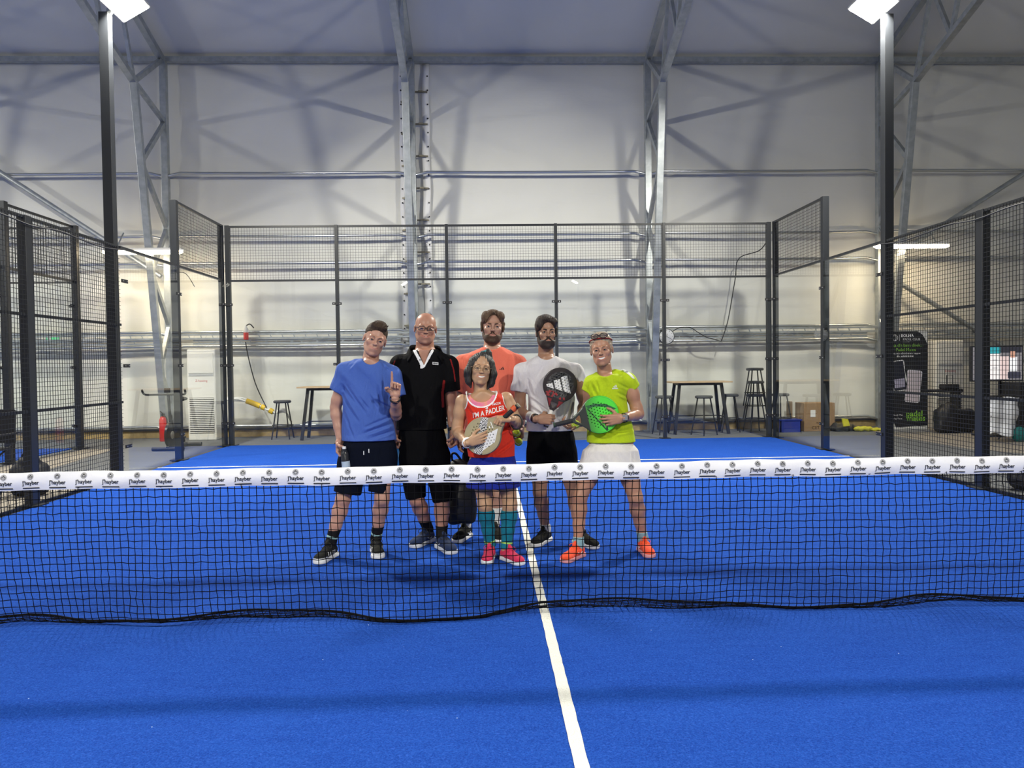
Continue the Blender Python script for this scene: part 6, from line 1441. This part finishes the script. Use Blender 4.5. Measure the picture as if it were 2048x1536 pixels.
def fn(F):
    F.ell((0, 0.024, 0.040), (0.088, 0.102, 0.086), 0)
    for q in (-1, 1):
        F.cone((q*0.070, 0.0, 0.05), (q*0.094, -0.008, -0.030), 0.030, 0.030, 0.02, sq=(0.9, 1.5, 1)); F.cone((q*0.094, -0.006, -0.030), (q*0.088-0.008*q*(q < 0), -0.004, -0.102), 0.029, 0.026, 0.02, sq=(0.9, 1.5, 1)); F.cone((q*0.086, 0.0, -0.09), (q*0.062, -0.01, -0.140), 0.025, 0.009, 0.015)
    F.cone((-0.07, 0.06, -0.05), (0.07, 0.06, -0.05), 0.05, 0.05, 0.03); F.ell((0, -0.118, -0.02), (0.072, 0.085, 0.100), 0.006, 's'); F.cone((0, -0.03, -0.08), (0, -0.12, -0.22), 0.062, 0.066, 0.008, 's')
    F.ell((0.004, -0.01, 0.118), (0.026, 0.022, 0.018), 0.012).ell((0.036, 0.015, 0.122), (0.028, 0.030, 0.036), 0.012).cone((0.045, 0.02, 0.12), (0.068, 0.03, 0.06), 0.026, 0.022, 0.01)
V, Q = H.hair(fn, amp=0.0016, dirn=(300, 100, 20)); np_mesh('hair', [(V, Q, 0)], BH, p['t'])
mb = MB(); mb.tube([H.W((0.004+0.017*math.cos(a), -0.010+0.012*math.sin(a), 0.132+0.004*math.cos(a))) for a in np.linspace(0, 2*PI, 13)[:-1]], 0.005, 6, closed=True); mb.build('hair_tie', mat('tie_teal', (0.02, 0.35, 0.40), 0.5), p['t'], smooth=True)
H.brows(p['t'], mat('brow_faint', (0.16, 0.10, 0.07), 0.7), 0.0015, 0.002); H.teeth(p['t']); H.glasses(p['t'], mat('frame_gold', (0.30, 0.20, 0.10), 0.3, 0.7), 0.0255, 0.0175, -0.003, -0.116, 0.0012, 2.6)
mb = MB(); nb = J((966, 786, 0)); mb.tube([nb+(0.052*math.cos(a), -0.012-0.052*math.sin(a)*1.0, -0.018*math.sin(a)-0.0) for a in np.linspace(0.1, PI-0.1, 20)], 0.0014, 5); mb.build('necklace', mat('gold', (0.6, 0.4, 0.12), 0.25, 1.0), p['t'])
E_, Wr = p['arms'][0][1:]; band(Wr+(E_-Wr)*0.03, Wr-E_, 0.0325, 0.022, 'wristband', WHT, p['t'], 0.9, 0.006)
E_, Wr = p['arms'][1][1:]
mb = MB(); c = J((1033, 844, -0.10)); mb.tube([c+(0.040*math.cos(a), 0.02*math.sin(a), 0.050*math.sin(a)) for a in np.linspace(0, 2*PI, 25)[:-1]], 0.0065, 6, closed=True); mb.build('wrist_strap', RUB, p['t'], smooth=True)
# --- bearded man in the white shirt
Ee = make_person(dict(Y=1.86, label='person with a dark beard in a white t-shirt and black shorts', skin=('olive', (0.40, 0.225, 0.15)),
    head=dict(c=(1092, 665, -0.03), H=0.242, rot=(1, 6, 0), nb=(1092, 715, 0.02), o=dict(smile=0.05, mw=0.025, eye=0.0033, w=0.92, jaw=0.92, iris=(0.02, 0.02, 0.02), neck=0.056)),
    rows=[(712, 1074, 1112), (720, 1060, 1126), (728, 1047, 1140), (742, 1042, 1146), (765, 1048, 1146), (790, 1056, 1146), (825, 1056, 1146), (848, 1054, 1147), (862, 1053, 1149)], dep=0.115,
    hips=[(848, 1058, 1144), (880, 1056, 1150), (915, 1055, 1152), (935, 1056, 1152)], hdep=0.112,
    arms=[dict(sh=(1046, 741), el=(1036, 824, 0.0), wr=(1073, 838, -0.20), hand=dict(f=(1, -0.05, -0.04), p=(0.12, 0.95, -0.1), left=False, c=[(50, 75, 45), (55, 78, 45), (60, 80, 45), (62, 80, 45)], thumb='across')),
          dict(sh=(1150, 742), el=(1169, 806, 0.03), wr=(1157, 848, -0.14), hand=dict(f=(-0.9, -0.35, -0.05), p=(0.1, -0.55, 0.85), left=True, c=CUP, thumb='out'))],
    legs=[dict(hip=(1080, 905), knee=(1080, 985, -0.03), toe=(1068, 1099), ang=-28), dict(hip=(1125, 905), knee=(1148, 985, -0.03), toe=(1194, 1103), ang=28)],
    shoe=dict(L=0.295, upper=SH_BW['upper'], sole=SH_BW['sole'], lace=RUB), legr=1.0))
p = Ee; J = p['J']; WS = cloth('shirt_white', (0.66, 0.64, 0.66), (0.60, 0.58, 0.61))
o, V, Q = garment('t_shirt', p, WS, p['rows'], [(J((1046, 743)), J((1037, 783, .0)), 0.072, 0.060), (J((1150, 743)), J((1160, 771, .02)), 0.066, 0.058)], [neckcut(p, (1093, 700, -0.09), (0.080, 0.16, 0.076))],
    shoulders=[(J((1066, 733)), J((1047, 745)), 0.052, 0.062), (J((1122, 733)), J((1150, 746)), 0.052, 0.060)], noise=(17, 0.0055, 0.8, 0.9),
    fold=[((1060, 796), (1098, 824), .010, .009), ((1060, 812), (1106, 846), .010, .009), ((1058, 826), (1088, 842), .010, .008), ((1146, 800), (1134, 852), .010, .008), ((1140, 790), (1122, 850), .009, .006), ((1042, 752), (1046, 780), .008, .003), ((1035, 756), (1038, 780), .008, .003), ((1056, 760), (1064, 790), .009, .007), ((1080, 735), (1072, 755), .009, .005), ((1148, 752), (1156, 768), .008, .006)])
shorts('shorts', p, BSH, rows_px([(854, 1062, 1140, .10), (865, 1057, 1147, .115), (880, 1054, 1150), (910, 1053, 1153), (928, 1053, 1153, .115)], p['Y'], .125), [(J((1078, 905)), J((1079, 949, -.01)), 0.092, 0.094), (J((1128, 905)), J((1133, 949, -.01)), 0.094, 0.092)])
for i in (0, 1): sock(p, i, 0.06, 0.155, SOCKW)
H = p['H']; DK = mat('hair_dark', (0.016, 0.011, 0.009), 0.65, noise=(60, (0.07, 0.045, 0.03), 0.5))
def fn(F):
    F.ell((0, 0.020, 0.050), (0.083, 0.101, 0.090), 0).ell((-0.02, -0.045, 0.100), (0.054, 0.050, 0.028), 0.02).ell((0.042, -0.05, 0.080), (0.036, 0.046, 0.034), 0.02).ell((-0.058, -0.045, 0.065), (0.028, 0.045, 0.05), 0.02)
    F.ell((0.006, -0.118, 0.022), (0.060, 0.080, 0.062), 0.008, 's'); F.ell((0, -0.115, -0.03), (0.077, 0.085, 0.075), 0.006, 's'); F.box((0, -0.045, -0.10), (0.12, 0.090, 0.098), rnd=0.02, k=0.01, mode='s'); F.box((0, 0.06, -0.15), (0.12, 0.12, 0.10), rnd=0.02, k=0.01, mode='s')
    for q in (-1, 1): F.cone((q*0.074, -0.022, 0.03), (q*0.073, -0.024, -0.03), 0.011, 0.006, 0.008)
V, Q = H.hair(fn, amp=0.0018, dirn=(300, 60, 40)); np_mesh('hair', [(V, Q, 0)], DK, p['t']); H.brows(p['t'], DK, 0.0040, -0.003)
V, Q = H.beard(0.0085); np_mesh('beard', [(V, Q, 0)], mat('beard_dark', (0.018, 0.010, 0.008), 0.6, noise=(120, (0.05, 0.03, 0.02), 0.6)), p['t'])
E_, Wr = p['arms'][0][1:]; band(Wr+(E_-Wr)*0.28, Wr-E_, 0.034, 0.062, 'sweatband', cloth('terry_white', (0.70, 0.69, 0.66), sc=120, bs=0.6), p['t'], 0.9, 0.007); band(Wr+(E_-Wr)*0.05, Wr-E_, 0.0335, 0.02, 'watch', RUB, p['t'], 0.9)
# --- woman in the lime shirt
Ff = make_person(dict(Y=1.47, label='person in a lime t-shirt and white skirt with glasses pushed up', skin=('warm', (0.50, 0.27, 0.18)),
    head=dict(c=(1203, 700, -0.04), H=0.232, rot=(-6, -13, 0), nb=(1212, 750, 0.02), o=dict(smile=1.1, mw=0.032, open=0.0125, eye=0.0024, w=1.03, jaw=0.93, fem=True, iris=(0.06, 0.09, 0.11), neck=0.048)),
    nr=0.050, rows=[(748, 1194, 1232), (752, 1186, 1244), (760, 1180, 1254), (775, 1177, 1254), (800, 1178, 1252), (825, 1178, 1256), (855, 1177, 1266), (885, 1174, 1272, .122)], dep=0.108,
    hips=[(875, 1178, 1268), (905, 1170, 1274), (940, 1168, 1276)], hdep=0.12,
    arms=[dict(sh=(1183, 768), el=(1176, 822, 0.07), wr=(1188, 842, -0.05), hand=dict(f=(0.4, -0.1, 0.8), p=(0.1, -0.9, 0), left=False, c=GRIP)),
          dict(sh=(1257, 768), el=(1277, 828, 0.0), wr=(1247, 836, -0.19), hand=dict(f=(-1, -0.1, -0.12), p=(-0.05, 1, 0.0), left=True, c=[(22, 30, 20), (24, 34, 20), (26, 36, 22), (30, 40, 22)], spread=0.22, thumb='out'))],
    legs=[dict(hip=(1192, 920), knee=(1160, 993, -0.04), toe=(1126, 1131), ang=-38), dict(hip=(1250, 920), knee=(1271, 996, -0.04), toe=(1302, 1121), ang=4)],
    shoe=dict(L=0.275, upper=cloth('shoe_orange', (0.85, 0.10, 0.03), (0.80, 0.06, 0.05)), sole=mat('sole_coral', (0.70, 0.30, 0.30), 0.5), lace=cloth('lace_orange', (0.8, 0.12, 0.03)), brand=WHT), hs=0.95, armr=0.98, legr=0.98))
p = Ff; J = p['J']; LIME = cloth('shirt_lime', (0.47, 0.62, 0.015), (0.40, 0.55, 0.01))
def ncut(F): F.ell(J((1210, 731, -0.09)), (0.082, 0.16, 0.080), 0.004, 's')
o, V, Q = garment('t_shirt', p, LIME, p['rows'], [(J((1184, 766)), J((1175, 784, .01)), 0.056, 0.050), (J((1256, 762)), J((1266, 777, .01)), 0.062, 0.060)], [ncut],
    shoulders=[(J((1196, 757)), J((1184, 765)), 0.045, 0.05), (J((1230, 750)), J((1256, 763)), 0.045, 0.055)], noise=(23, 0.0055, 0.8, 0.9),
    fold=[((1180, 766), (1198, 806), .010, .008), ((1190, 764), (1196, 796), .009, .007), ((1210, 774), (1204, 802), .009, .007), ((1252, 776), (1226, 764), .009, .008), ((1252, 794), (1230, 784), .009, .008), ((1266, 856), (1190, 868), .011, .008), ((1180, 856), (1228, 868), .010, .007)])
D = Decal(V, Q); a = J((1225, 771)); star3((a[0]-.002, a[2]-.008), 0.020, WHT, D, o)
v_, f_ = text_geo('adidas', 0.017, bold=0.0006); D.put('shirt_lettering', [(a[0]+q[0], a[2]-.017+q[1]) for q in v_], f_, WHT, o, 0.003)
for k in range(3):
    dx = k*3.4; ribbon(D, [tuple(J(q)[[0, 2]]) for q in ((1240+dx*.6, 739-dx*.1), (1252+dx*.8, 746), (1263+dx*.5, 757))], 0.0045, 'shoulder_stripe', WHT, o, 6, 0.003)
WSK = cloth('skirt_white', (0.74, 0.71, 0.68), (0.70, 0.67, 0.64)); garment('skirt', p, WSK, rows_px([(878, 1186, 1258, .094), (888, 1179, 1265, .104), (900, 1167, 1275, .125), (930, 1158, 1282, .14), (952, 1154, 1286, .15)], p['Y'], .13), [], [], noise=(33, 0.005, 0.8, 1.3), grow=0.003)
for i in (0, 1): sock(p, i, 0.06, 0.165, cloth('sock_greyteal', (0.25, 0.42, 0.46)), 0.98)
H = p['H']; GB = mat('hair_ash_blond', (0.27, 0.20, 0.14), 0.5, noise=(50, (0.50, 0.42, 0.32), 0.7))
def fn(F):
    F.ell((0, 0.022, 0.046), (0.0835, 0.099, 0.087), 0).ell((0.0, -0.03, 0.112), (0.060, 0.05, 0.020), 0.02)
    F.ell((0, -0.110, -0.010), (0.076, 0.075, 0.080), 0.006, 's'); F.box((0, -0.045, -0.125), (0.12, 0.070, 0.10), rnd=0.02, k=0.01, mode='s'); F.box((0, 0.06, -0.16), (0.12, 0.12, 0.10), rnd=0.02, k=0.01, mode='s')
    for q in (-1, 1): F.cone((q*0.07, -0.025, 0.03), (q*0.073, -0.022, -0.02), 0.010, 0.005, 0.008)
    for k in range(9): F.cone((-0.05+k*0.0125, 0.0, 0.112), (-0.058+k*0.0145, 0.01, 0.128-0.002*abs(k-4)), 0.010, 0.004, 0.008)
V, Q = H.hair(fn, amp=0.0018, dirn=(240, 100, 60)); np_mesh('hair', [(V, Q, 0)], GB, p['t'])
mb = MB(); mb.tube([H.W((0.0845*math.sin(a), -0.094*math.cos(a)+0.012, 0.064+0.022*math.cos(a))) for a in np.linspace(-1.9, 1.9, 26)], 0.0042, 6); mb.build('headband', REDC, p['t'], smooth=True)
H.brows(p['t'], mat('brow_sand', (0.25, 0.16, 0.10), 0.7), 0.0016); H.teeth(p['t'])
H.glasses(p['t'], mat('frame_dark', (0.015, 0.012, 0.014), 0.25), 0.0255, 0.0165, 0.104, -0.088, 0.0026, 2.6, on_head=True)
E_, Wr = p['arms'][1][1:]; w_ = band(Wr+(E_-Wr)*0.06, Wr-E_, 0.0315, 0.024, 'watch', RUB, p['t'], 0.9)
mb = MB(); wc = Wr+(E_-Wr)*0.06; mb.box(wc+(0.0, -0.031, 0.004), (0.036, 0.008, 0.040)); mb.build('watch_face', mat('watch_grey', (0.35, 0.35, 0.37), 0.25, 0.6), w_, bevel=0.003)
# ------------------------------------------------------------------ rackets, balls and bags
def loc_frame(c, tip, n):
    """racket frame: z up the head (away from the handle), -y towards the viewer"""
    c = np.array(c); v = c-np.array(tip); v /= np.linalg.norm(v); n = np.array(n, float); n -= v*(n@v); n /= np.linalg.norm(n); x = np.cross(v, -n)*-1
    x = np.cross(-n, v); return np.stack([x, -n, v], 1)
def pmask(nt, co, poly):
    """1 inside the convex polygon (x, z)"""
    sp = NN(nt, 'ShaderNodeSeparateXYZ'); nt.links.new(co, sp.inputs[0]); out = None
    cx = sum(q[0] for q in poly)/len(poly); cz = sum(q[1] for q in poly)/len(poly)
    for i in range(len(poly)):
        (x0, z0), (x1, z1) = poly[i], poly[(i+1) % len(poly)]; a, b = -(z1-z0), (x1-x0)
        if a*(cx-x0)+b*(cz-z0) < 0: a, b = -a, -b
        e = math_(nt, 'ADD', math_(nt, 'MULTIPLY', sp.outputs[0], a), math_(nt, 'ADD', math_(nt, 'MULTIPLY', sp.outputs[2], b), 0.0)); e = math_(nt, 'GREATER_THAN', e, a*x0+b*z0)
        out = e if out is None else math_(nt, 'MULTIPLY', out, e)
    return out
def racket(label, c, tip, n, face, rimm, gripm, Rr=0.130, holder=None):
    R = loc_frame(c, tip, n)
    t = thing('padel_racket', label, 'racket'); t['_o'] = [0.0, 0.0, 0.0]
    # outline with through holes as a filled 2D curve
    cu = bpy.data.curves.new('r', 'CURVE'); cu.dimensions = '2D'; cu.fill_mode = 'BOTH'; cu.extrude = 0.0165; cu.bevel_depth = 0.0025; cu.bevel_resolution = 1; cu.resolution_u = 1
    def sp(P):
        s_ = cu.splines.new('POLY'); s_.points.add(len(P)-1); s_.use_cyclic_u = True
        for q, (a, b) in zip(s_.points, P): q.co = (a, b, 0, 1)
    out = []
    for k in range(48):
        a = -PI/2+2*PI*(k+.5)/48; x = Rr*math.cos(a); z = Rr*1.02*math.sin(a)
        if z > -0.112: out.append((x, z))
    P = sorted([q for q in out if q[0] > 0], key=lambda q: q[1]); L = [(-a, b) for a, b in P][::-1]
    sp(P+L+[(-0.052, -0.134), (-0.024, -0.180), (-0.015, -0.198), (0.015, -0.198), (0.024, -0.180), (0.052, -0.134)])
    sp([(-0.036, -0.141), (-0.018, -0.137), (0.0, -0.136), (0.018, -0.137), (0.036, -0.141), (0.008, -0.180), (-0.008, -0.180)])
    for i in range(-5, 6):
        for j in range(-5, 6):
            x = 0.0215*(i+0.5*(j % 2)); z = 0.019*j+0.008
            if math.hypot(x, z) < 0.092: sp([(x+0.0062*math.cos(2*PI*k/10), z+0.0062*math.sin(2*PI*k/10)) for k in range(10)])
    co = bpy.data.objects.new('r', cu); C.objects.link(co); bpy.context.view_layer.update(); me0 = co.to_mesh()
    V = [(v.co.x, v.co.z, v.co.y) for v in me0.vertices]; F = [tuple(p_.vertices)[::-1] for p_ in me0.polygons]; co.to_mesh_clear(); bpy.data.objects.remove(co)
    mb = MB(); mb.add(V, F); h = mb.build('head', face, t)
    mb = MB(); Pr = [(a*1.004, 0, b*1.004) for a, b in P+L+[(-0.053, -0.135), (-0.026, -0.182)]]; Pr = [(0.026, 0, -0.182), (0.053, 0, -0.135)]+Pr
    mb.tube(Pr, 0.0175, 8); V2 = [(v[0]*1.0, v[1]*1.02, v[2]) for v in mb.v]; mb.v = V2
    mb = MB(); v_, f_ = disc(36, 0.104); mb.add([(a, 0.0, b+0.004) for a, b in v_], f_); mb.add([(a, 0.003, b+0.004) for a, b in v_], f_); mb.build('hole_shade', RUB, h)  # added black discs inside the head, stand in for the shade in the holes
    # slim bumper around the rim
    V = []; F = []
    for k, q in enumerate(Pr):
        q = np.array(q); r_ = math.hypot(q[0], q[2]); e = np.array([q[0], 0, q[2]])/r_
        for yy, o_ in ((-0.0195, -0.006), (-0.0145, 0.0035), (0.0145, 0.0035), (0.0195, -0.006)): V.append(q+e*o_+(0, yy, 0))
    for k in range(len(Pr)-1):
        for j in range(3): F.append((4*k+j, 4*k+j+1, 4*k+5+j, 4*k+4+j))
    mb = MB(); mb.add(V, F); mb.build('rim', rimm, t, smooth=True)
    mb = MB(); mb.tube([(0, 0, -0.188), (0, 0, -0.191), (0, 0, -0.325), (0, 0, -0.33)], [0.014, 0.0165, 0.0165, 0.0185], 12)
    for k in range(9): mb.tube([(0.0168*math.cos(a), 0.0168*math.sin(a), -0.198-0.0135*k-0.0135*a/(2*PI)) for a in np.linspace(0, 2*PI, 13)], 0.0014, 4)
    g = mb.build('handle', gripm, t, smooth=True)
    mb = MB(); mb.lathe([(0.0185, -0.338), (0.0195, -0.330), (0.0185, -0.326)], n=14); mb.build('butt_cap', rimm if gripm is not rimm else RUB, g)
    M4 = Matrix.Identity(4)
    for i in range(3):
        for j in range(3): M4[i][j] = R[i, j]
    M4.translation = Vector(c); t.matrix_world = M4; t['_o'] = [0.0, 0.0, 0.0]
    return t, R
def base_nodes(name, rough=0.3):
    m = bpy.data.materials.new(name); m.use_nodes = True; nt = m.node_tree; tc = NN(nt, 'ShaderNodeTexCoord'); b = nt.nodes['Principled BSDF']; b.inputs['Roughness'].default_value = rough; b.inputs['Coat Weight'].default_value = 0.2
    return m, nt, tc.outputs['Object'], b
def to_local(R, c, Y, pts): return [tuple(((U(q[0], q[1], Y)-c) @ R)[[0, 2]]) for q in pts]
# racket of the bearded man
YE = 1.690; c = U(1120, 770, YE); tip = U(1092, 853, YE); R = loc_frame(c, tip, (0.05, -1, 0.05)); m, nt, co, b = base_nodes('racket_black')
vo = NN(nt, 'ShaderNodeTexVoronoi'); vo.inputs['Scale'].default_value = 60; nt.links.new(co, vo.inputs['Vector']); hx = NN(nt, 'ShaderNodeSeparateColor'); nt.links.new(vo.outputs['Color'], hx.inputs[0])
col = mixc(nt, math_(nt, 'POWER', hx.outputs[0], 2.2), (0.010, 0.010, 0.011), (0.11, 0.105, 0.105))
sp = NN(nt, 'ShaderNodeSeparateXYZ'); nt.links.new(co, sp.inputs[0])
rad = math_(nt, 'POWER', math_(nt, 'ADD', math_(nt, 'POWER', sp.outputs[0], 2.0), math_(nt, 'POWER', sp.outputs[2], 2.0)), 0.5)
col = mixc(nt, math_(nt, 'GREATER_THAN', rad, 0.101), col, (0.022, 0.014, 0.014))
red = math_(nt, 'MULTIPLY', math_(nt, 'LESS_THAN', sp.outputs[2], -0.060), math_(nt, 'GREATER_THAN', hx.outputs[1], 0.80)); col = mixc(nt, math_(nt, 'MULTIPLY', red, math_(nt, 'GREATER_THAN', sp.outputs[2], -0.105)), col, (0.30, 0.03, 0.03))
thr = math_(nt, 'MULTIPLY', math_(nt, 'LESS_THAN', sp.outputs[2], -0.118), math_(nt, 'GREATER_THAN', math_(nt, 'ABSOLUTE', sp.outputs[0]), 0.028)); col = mixc(nt, thr, col, (0.20, 0.012, 0.016))
for poly in ([(1092, 768), (1104, 765.5), (1107, 777), (1093, 772.5)], [(1107, 761), (1119, 758), (1124.5, 782), (1110.5, 777)], [(1121.5, 754.5), (1133.5, 750.5), (1141, 787), (1127, 782)]):
    col = mixc(nt, pmask(nt, co, to_local(R, c, YE, poly)), col, (0.80, 0.80, 0.80))
nt.links.new(col, b.inputs['Base Color'])
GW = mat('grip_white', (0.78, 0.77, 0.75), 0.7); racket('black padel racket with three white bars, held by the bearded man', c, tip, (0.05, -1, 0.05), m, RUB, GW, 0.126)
# green racket
YF = 1.318; c = U(1199, 829, YF); tip = U(1117, 848, YF); R = loc_frame(c, tip, (0.0, -1, 0.05)); m, nt, co, b = base_nodes('racket_green')
sp = NN(nt, 'ShaderNodeSeparateXYZ'); nt.links.new(co, sp.inputs[0])
g_ = NN(nt, 'ShaderNodeMapRange'); g_.inputs[1].default_value = -0.10; g_.inputs[2].default_value = 0.02; nt.links.new(sp.outputs[2], g_.inputs[0])
col = mixc(nt, g_.outputs[0], (0.045, 0.20, 0.035), (0.075, 0.72, 0.045)); col = mixc(nt, math_(nt, 'LESS_THAN', sp.outputs[2], -0.088), col, (0.020, 0.026, 0.024))
for poly in ([(1171, 812), (1188, 808), (1190, 812), (1176, 818)], [(1186, 807), (1212, 808), (1214, 814), (1188, 813)], [(1211, 808), (1232, 817), (1224, 820), (1211, 814)]): col = mixc(nt, pmask(nt, co, to_local(R, c, YF, poly)), col, (0.015, 0.11, 0.035))
for poly in ([(1173, 818), (1175, 817), (1212, 857), (1209, 858)], [(1209, 858), (1214, 851), (1216, 860), (1213, 862)]): col = mixc(nt, pmask(nt, co, to_local(R, c, YF, poly)), col, (0.01, 0.06, 0.02))
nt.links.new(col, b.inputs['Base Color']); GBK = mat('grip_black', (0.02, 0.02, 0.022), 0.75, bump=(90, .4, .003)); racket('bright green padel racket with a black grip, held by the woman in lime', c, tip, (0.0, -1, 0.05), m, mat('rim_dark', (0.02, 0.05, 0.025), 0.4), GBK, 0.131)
# beige racket
YD = 1.222; c = U(966, 872, YD); tip = U(1026, 820, YD-0.05); nD = (-0.30, -1, 0.10); R = loc_frame(c, tip, nD); m, nt, co, b = base_nodes('racket_beige', 0.4)
col = (0.36, 0.31, 0.185)
col = mixc(nt, pmask(nt, co, to_local(R, c, YD, [(1000, 857), (994, 884), (967, 902), (971, 870)])), col, (0.74, 0.74, 0.74))
wv = NN(nt, 'ShaderNodeTexWave'); wv.inputs['Scale'].default_value = 34; wv.inputs['Distortion'].default_value = 9; wv.inputs['Detail'].default_value = 1.5; wv.inputs['Detail Scale'].default_value = 1.2; nt.links.new(co, wv.inputs['Vector'])
zb_ = mixc(nt, math_(nt, 'GREATER_THAN', wv.outputs['Fac'], 0.5), (0.02, 0.02, 0.02), (0.80, 0.80, 0.80))
col = mixc(nt, pmask(nt, co, to_local(R, c, YD, [(960, 828), (979, 830), (974, 868), (966, 912), (944, 904), (954, 868)])), col, zb_)
col = mixc(nt, pmask(nt, co, to_local(R, c, YD, [(983, 844), (984.5, 843.5), (990, 856), (988.5, 857)])), col, (0.8, 0.8, 0.78)); col = mixc(nt, pmask(nt, co, to_local(R, c, YD, [(979.5, 853), (983, 852), (984, 855), (981, 856.5)])), col, (0.8, 0.8, 0.78))
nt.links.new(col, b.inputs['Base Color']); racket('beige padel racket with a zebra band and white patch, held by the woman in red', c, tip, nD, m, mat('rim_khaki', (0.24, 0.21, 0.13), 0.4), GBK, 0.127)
p_ = U(1028, 817, YD-0.05); mb = MB(); mb.tube([p_-(0.012, 0, 0.012), p_+(0.012, 0, 0.012)], 0.022, 12); tag(mb.build('grip_end', mat('orange_rubber', (0.62, 0.09, 0.02), 0.5), smooth=True), None)
o = bpy.data.objects['grip_end']; rk = [q for q in bpy.data.objects if q.type == 'EMPTY' and 'beige' in q.get('label', '')][0]; o.parent = rk; bpy.context.view_layer.update(); o.matrix_parent_inverse = rk.matrix_world.inverted(); o['label'] = 'orange end of the grip'
# balls
BALL = mat('ball_felt', (0.55, 0.72, 0.04), 0.9, bump=(200, .5, .002))
def ball(c, label, r=0.033):
    mb = MB(); n = 20; V = []; F = []
    for j in range(n//2+1):
        a = PI*j/(n//2)
        for k in range(n): V.append(np.array(c)+r*np.array([math.sin(a)*math.cos(2*PI*k/n), math.sin(a)*math.sin(2*PI*k/n), math.cos(a)]))
    for j in range(n//2):
        for k in range(n): F.append((j*n+k, j*n+(k+1) % n, (j+1)*n+(k+1) % n, (j+1)*n+k))
    mb.add(V, F); t = thing('tennis_ball', label, 'ball', c, 'tennis balls held in hands'); mb.build('felt', BALL, t, smooth=True)
    mb = MB(); mb.tube([np.array(c)+(r+0.0006)*np.array([math.cos(a)*math.sqrt(1-(0.45*math.cos(2*a))**2), math.sin(a)*math.sqrt(1-(0.45*math.cos(2*a))**2), 0.45*math.cos(2*a)]) for a in np.linspace(0, 2*PI, 41)[:-1]], 0.0016, 4, closed=True); mb.build('seam', WHT, t)
ball(U(1033, 866, 2.05), 'upper of the two yellow balls held by the man in salmon'); ball(U(1037, 884, 2.05), 'lower of the two yellow balls held by the man in salmon'); ball(U(1151, 849, 1.665), 'yellow ball held by the bearded man behind the green racket')
# bottles
a, b_ = U(688, 893, 1.50), U(693, 940, 1.50); t = thing('drink_bottle', 'dark drink bottle with a pale label held by the man in blue', 'bottle', b_); d = (a-b_); L = np.linalg.norm(d); d /= L
def along(k): return b_+d*L*k
mb = MB(); mb.tube([along(0), along(0.02), along(0.70), along(0.84), along(0.9)], [0.026, 0.030, 0.030, 0.020, 0.013], 18); mb.build('body', mat('bottle_dark', (0.02, 0.022, 0.028), 0.15), t, smooth=True)
mb = MB(); mb.tube([along(0.04), along(0.38)], [0.0308, 0.0308], 18, caps=False); mb.build('label', mat('label_pale', (0.45, 0.55, 0.65), 0.5), t, smooth=True); mb = MB(); mb.tube([along(0.9), along(1.0)], 0.014, 12); mb.build('cap', WHT, t)
a, b_ = U(797, 893, 1.80), U(797, 930, 1.80); t = thing('water_bottle', 'blue water bottle held low between the man in blue and the bald man', 'bottle', b_); d = (a-b_); L = np.linalg.norm(d); d /= L
mb = MB(); mb.tube([along(0), along(0.02), along(0.7), along(0.85), along(0.9)], [0.026, 0.029, 0.029, 0.018, 0.012], 16); mb.build('body', mat('bottle_blue', (0.03, 0.16, 0.42), 0.15), t, smooth=True); mb = MB(); mb.tube([along(0.9), along(1.0)], 0.013, 12); mb.build('cap', mat('cap_navy', (0.01, 0.03, 0.10), 0.4), t)
# backpack hanging from the bald man's hand
cb = U(921, 985, 1.99); top = U(909, 912, 1.97)
F = Field(cb-(0.19, 0.15, 0.34), cb+(0.19, 0.15, 0.36), 0.008); F.box(cb+(0, 0, -0.03), (0.125, 0.085, 0.22), rnd=0.07, k=0.0).ell(cb+(0.01, -0.07, -0.08), (0.09, 0.05, 0.13), 0.03).ell(cb+(-0.02, 0, 0.18), (0.09, 0.07, 0.09), 0.05)
F.disp(lambda X, Y, Z: 0.006*np.sin(34*X+20*Z)*np.sin(28*Z)); V, Q = F.mesh(); t = thing('backpack', 'black backpack hanging from the hand of the bald man', 'backpack', cb); np_mesh('bag_body', [(relax(V, Q, 1), Q, 0)], NYL, t)
mb = MB(); mb.tube(bez([cb+(-0.06, 0, 0.24), top+(-0.02, 0, 0.015), top+(0.015, 0, 0.015), cb+(0.02, 0, 0.24)], 6), 0.009, 6); mb.build('carry_handle', RUB, t)
for P in ([(945, 975), (950, 990), (947, 1005), (940, 1010)], [(938, 1020), (943, 1035), (941, 1046)], [(935, 925), (944, 950), (946, 980)]):
    mb = MB(); mb.tube(bez([U(*q, 1.96) for q in P], 6), 0.007, 6); mb.build('strap', RUB, t)
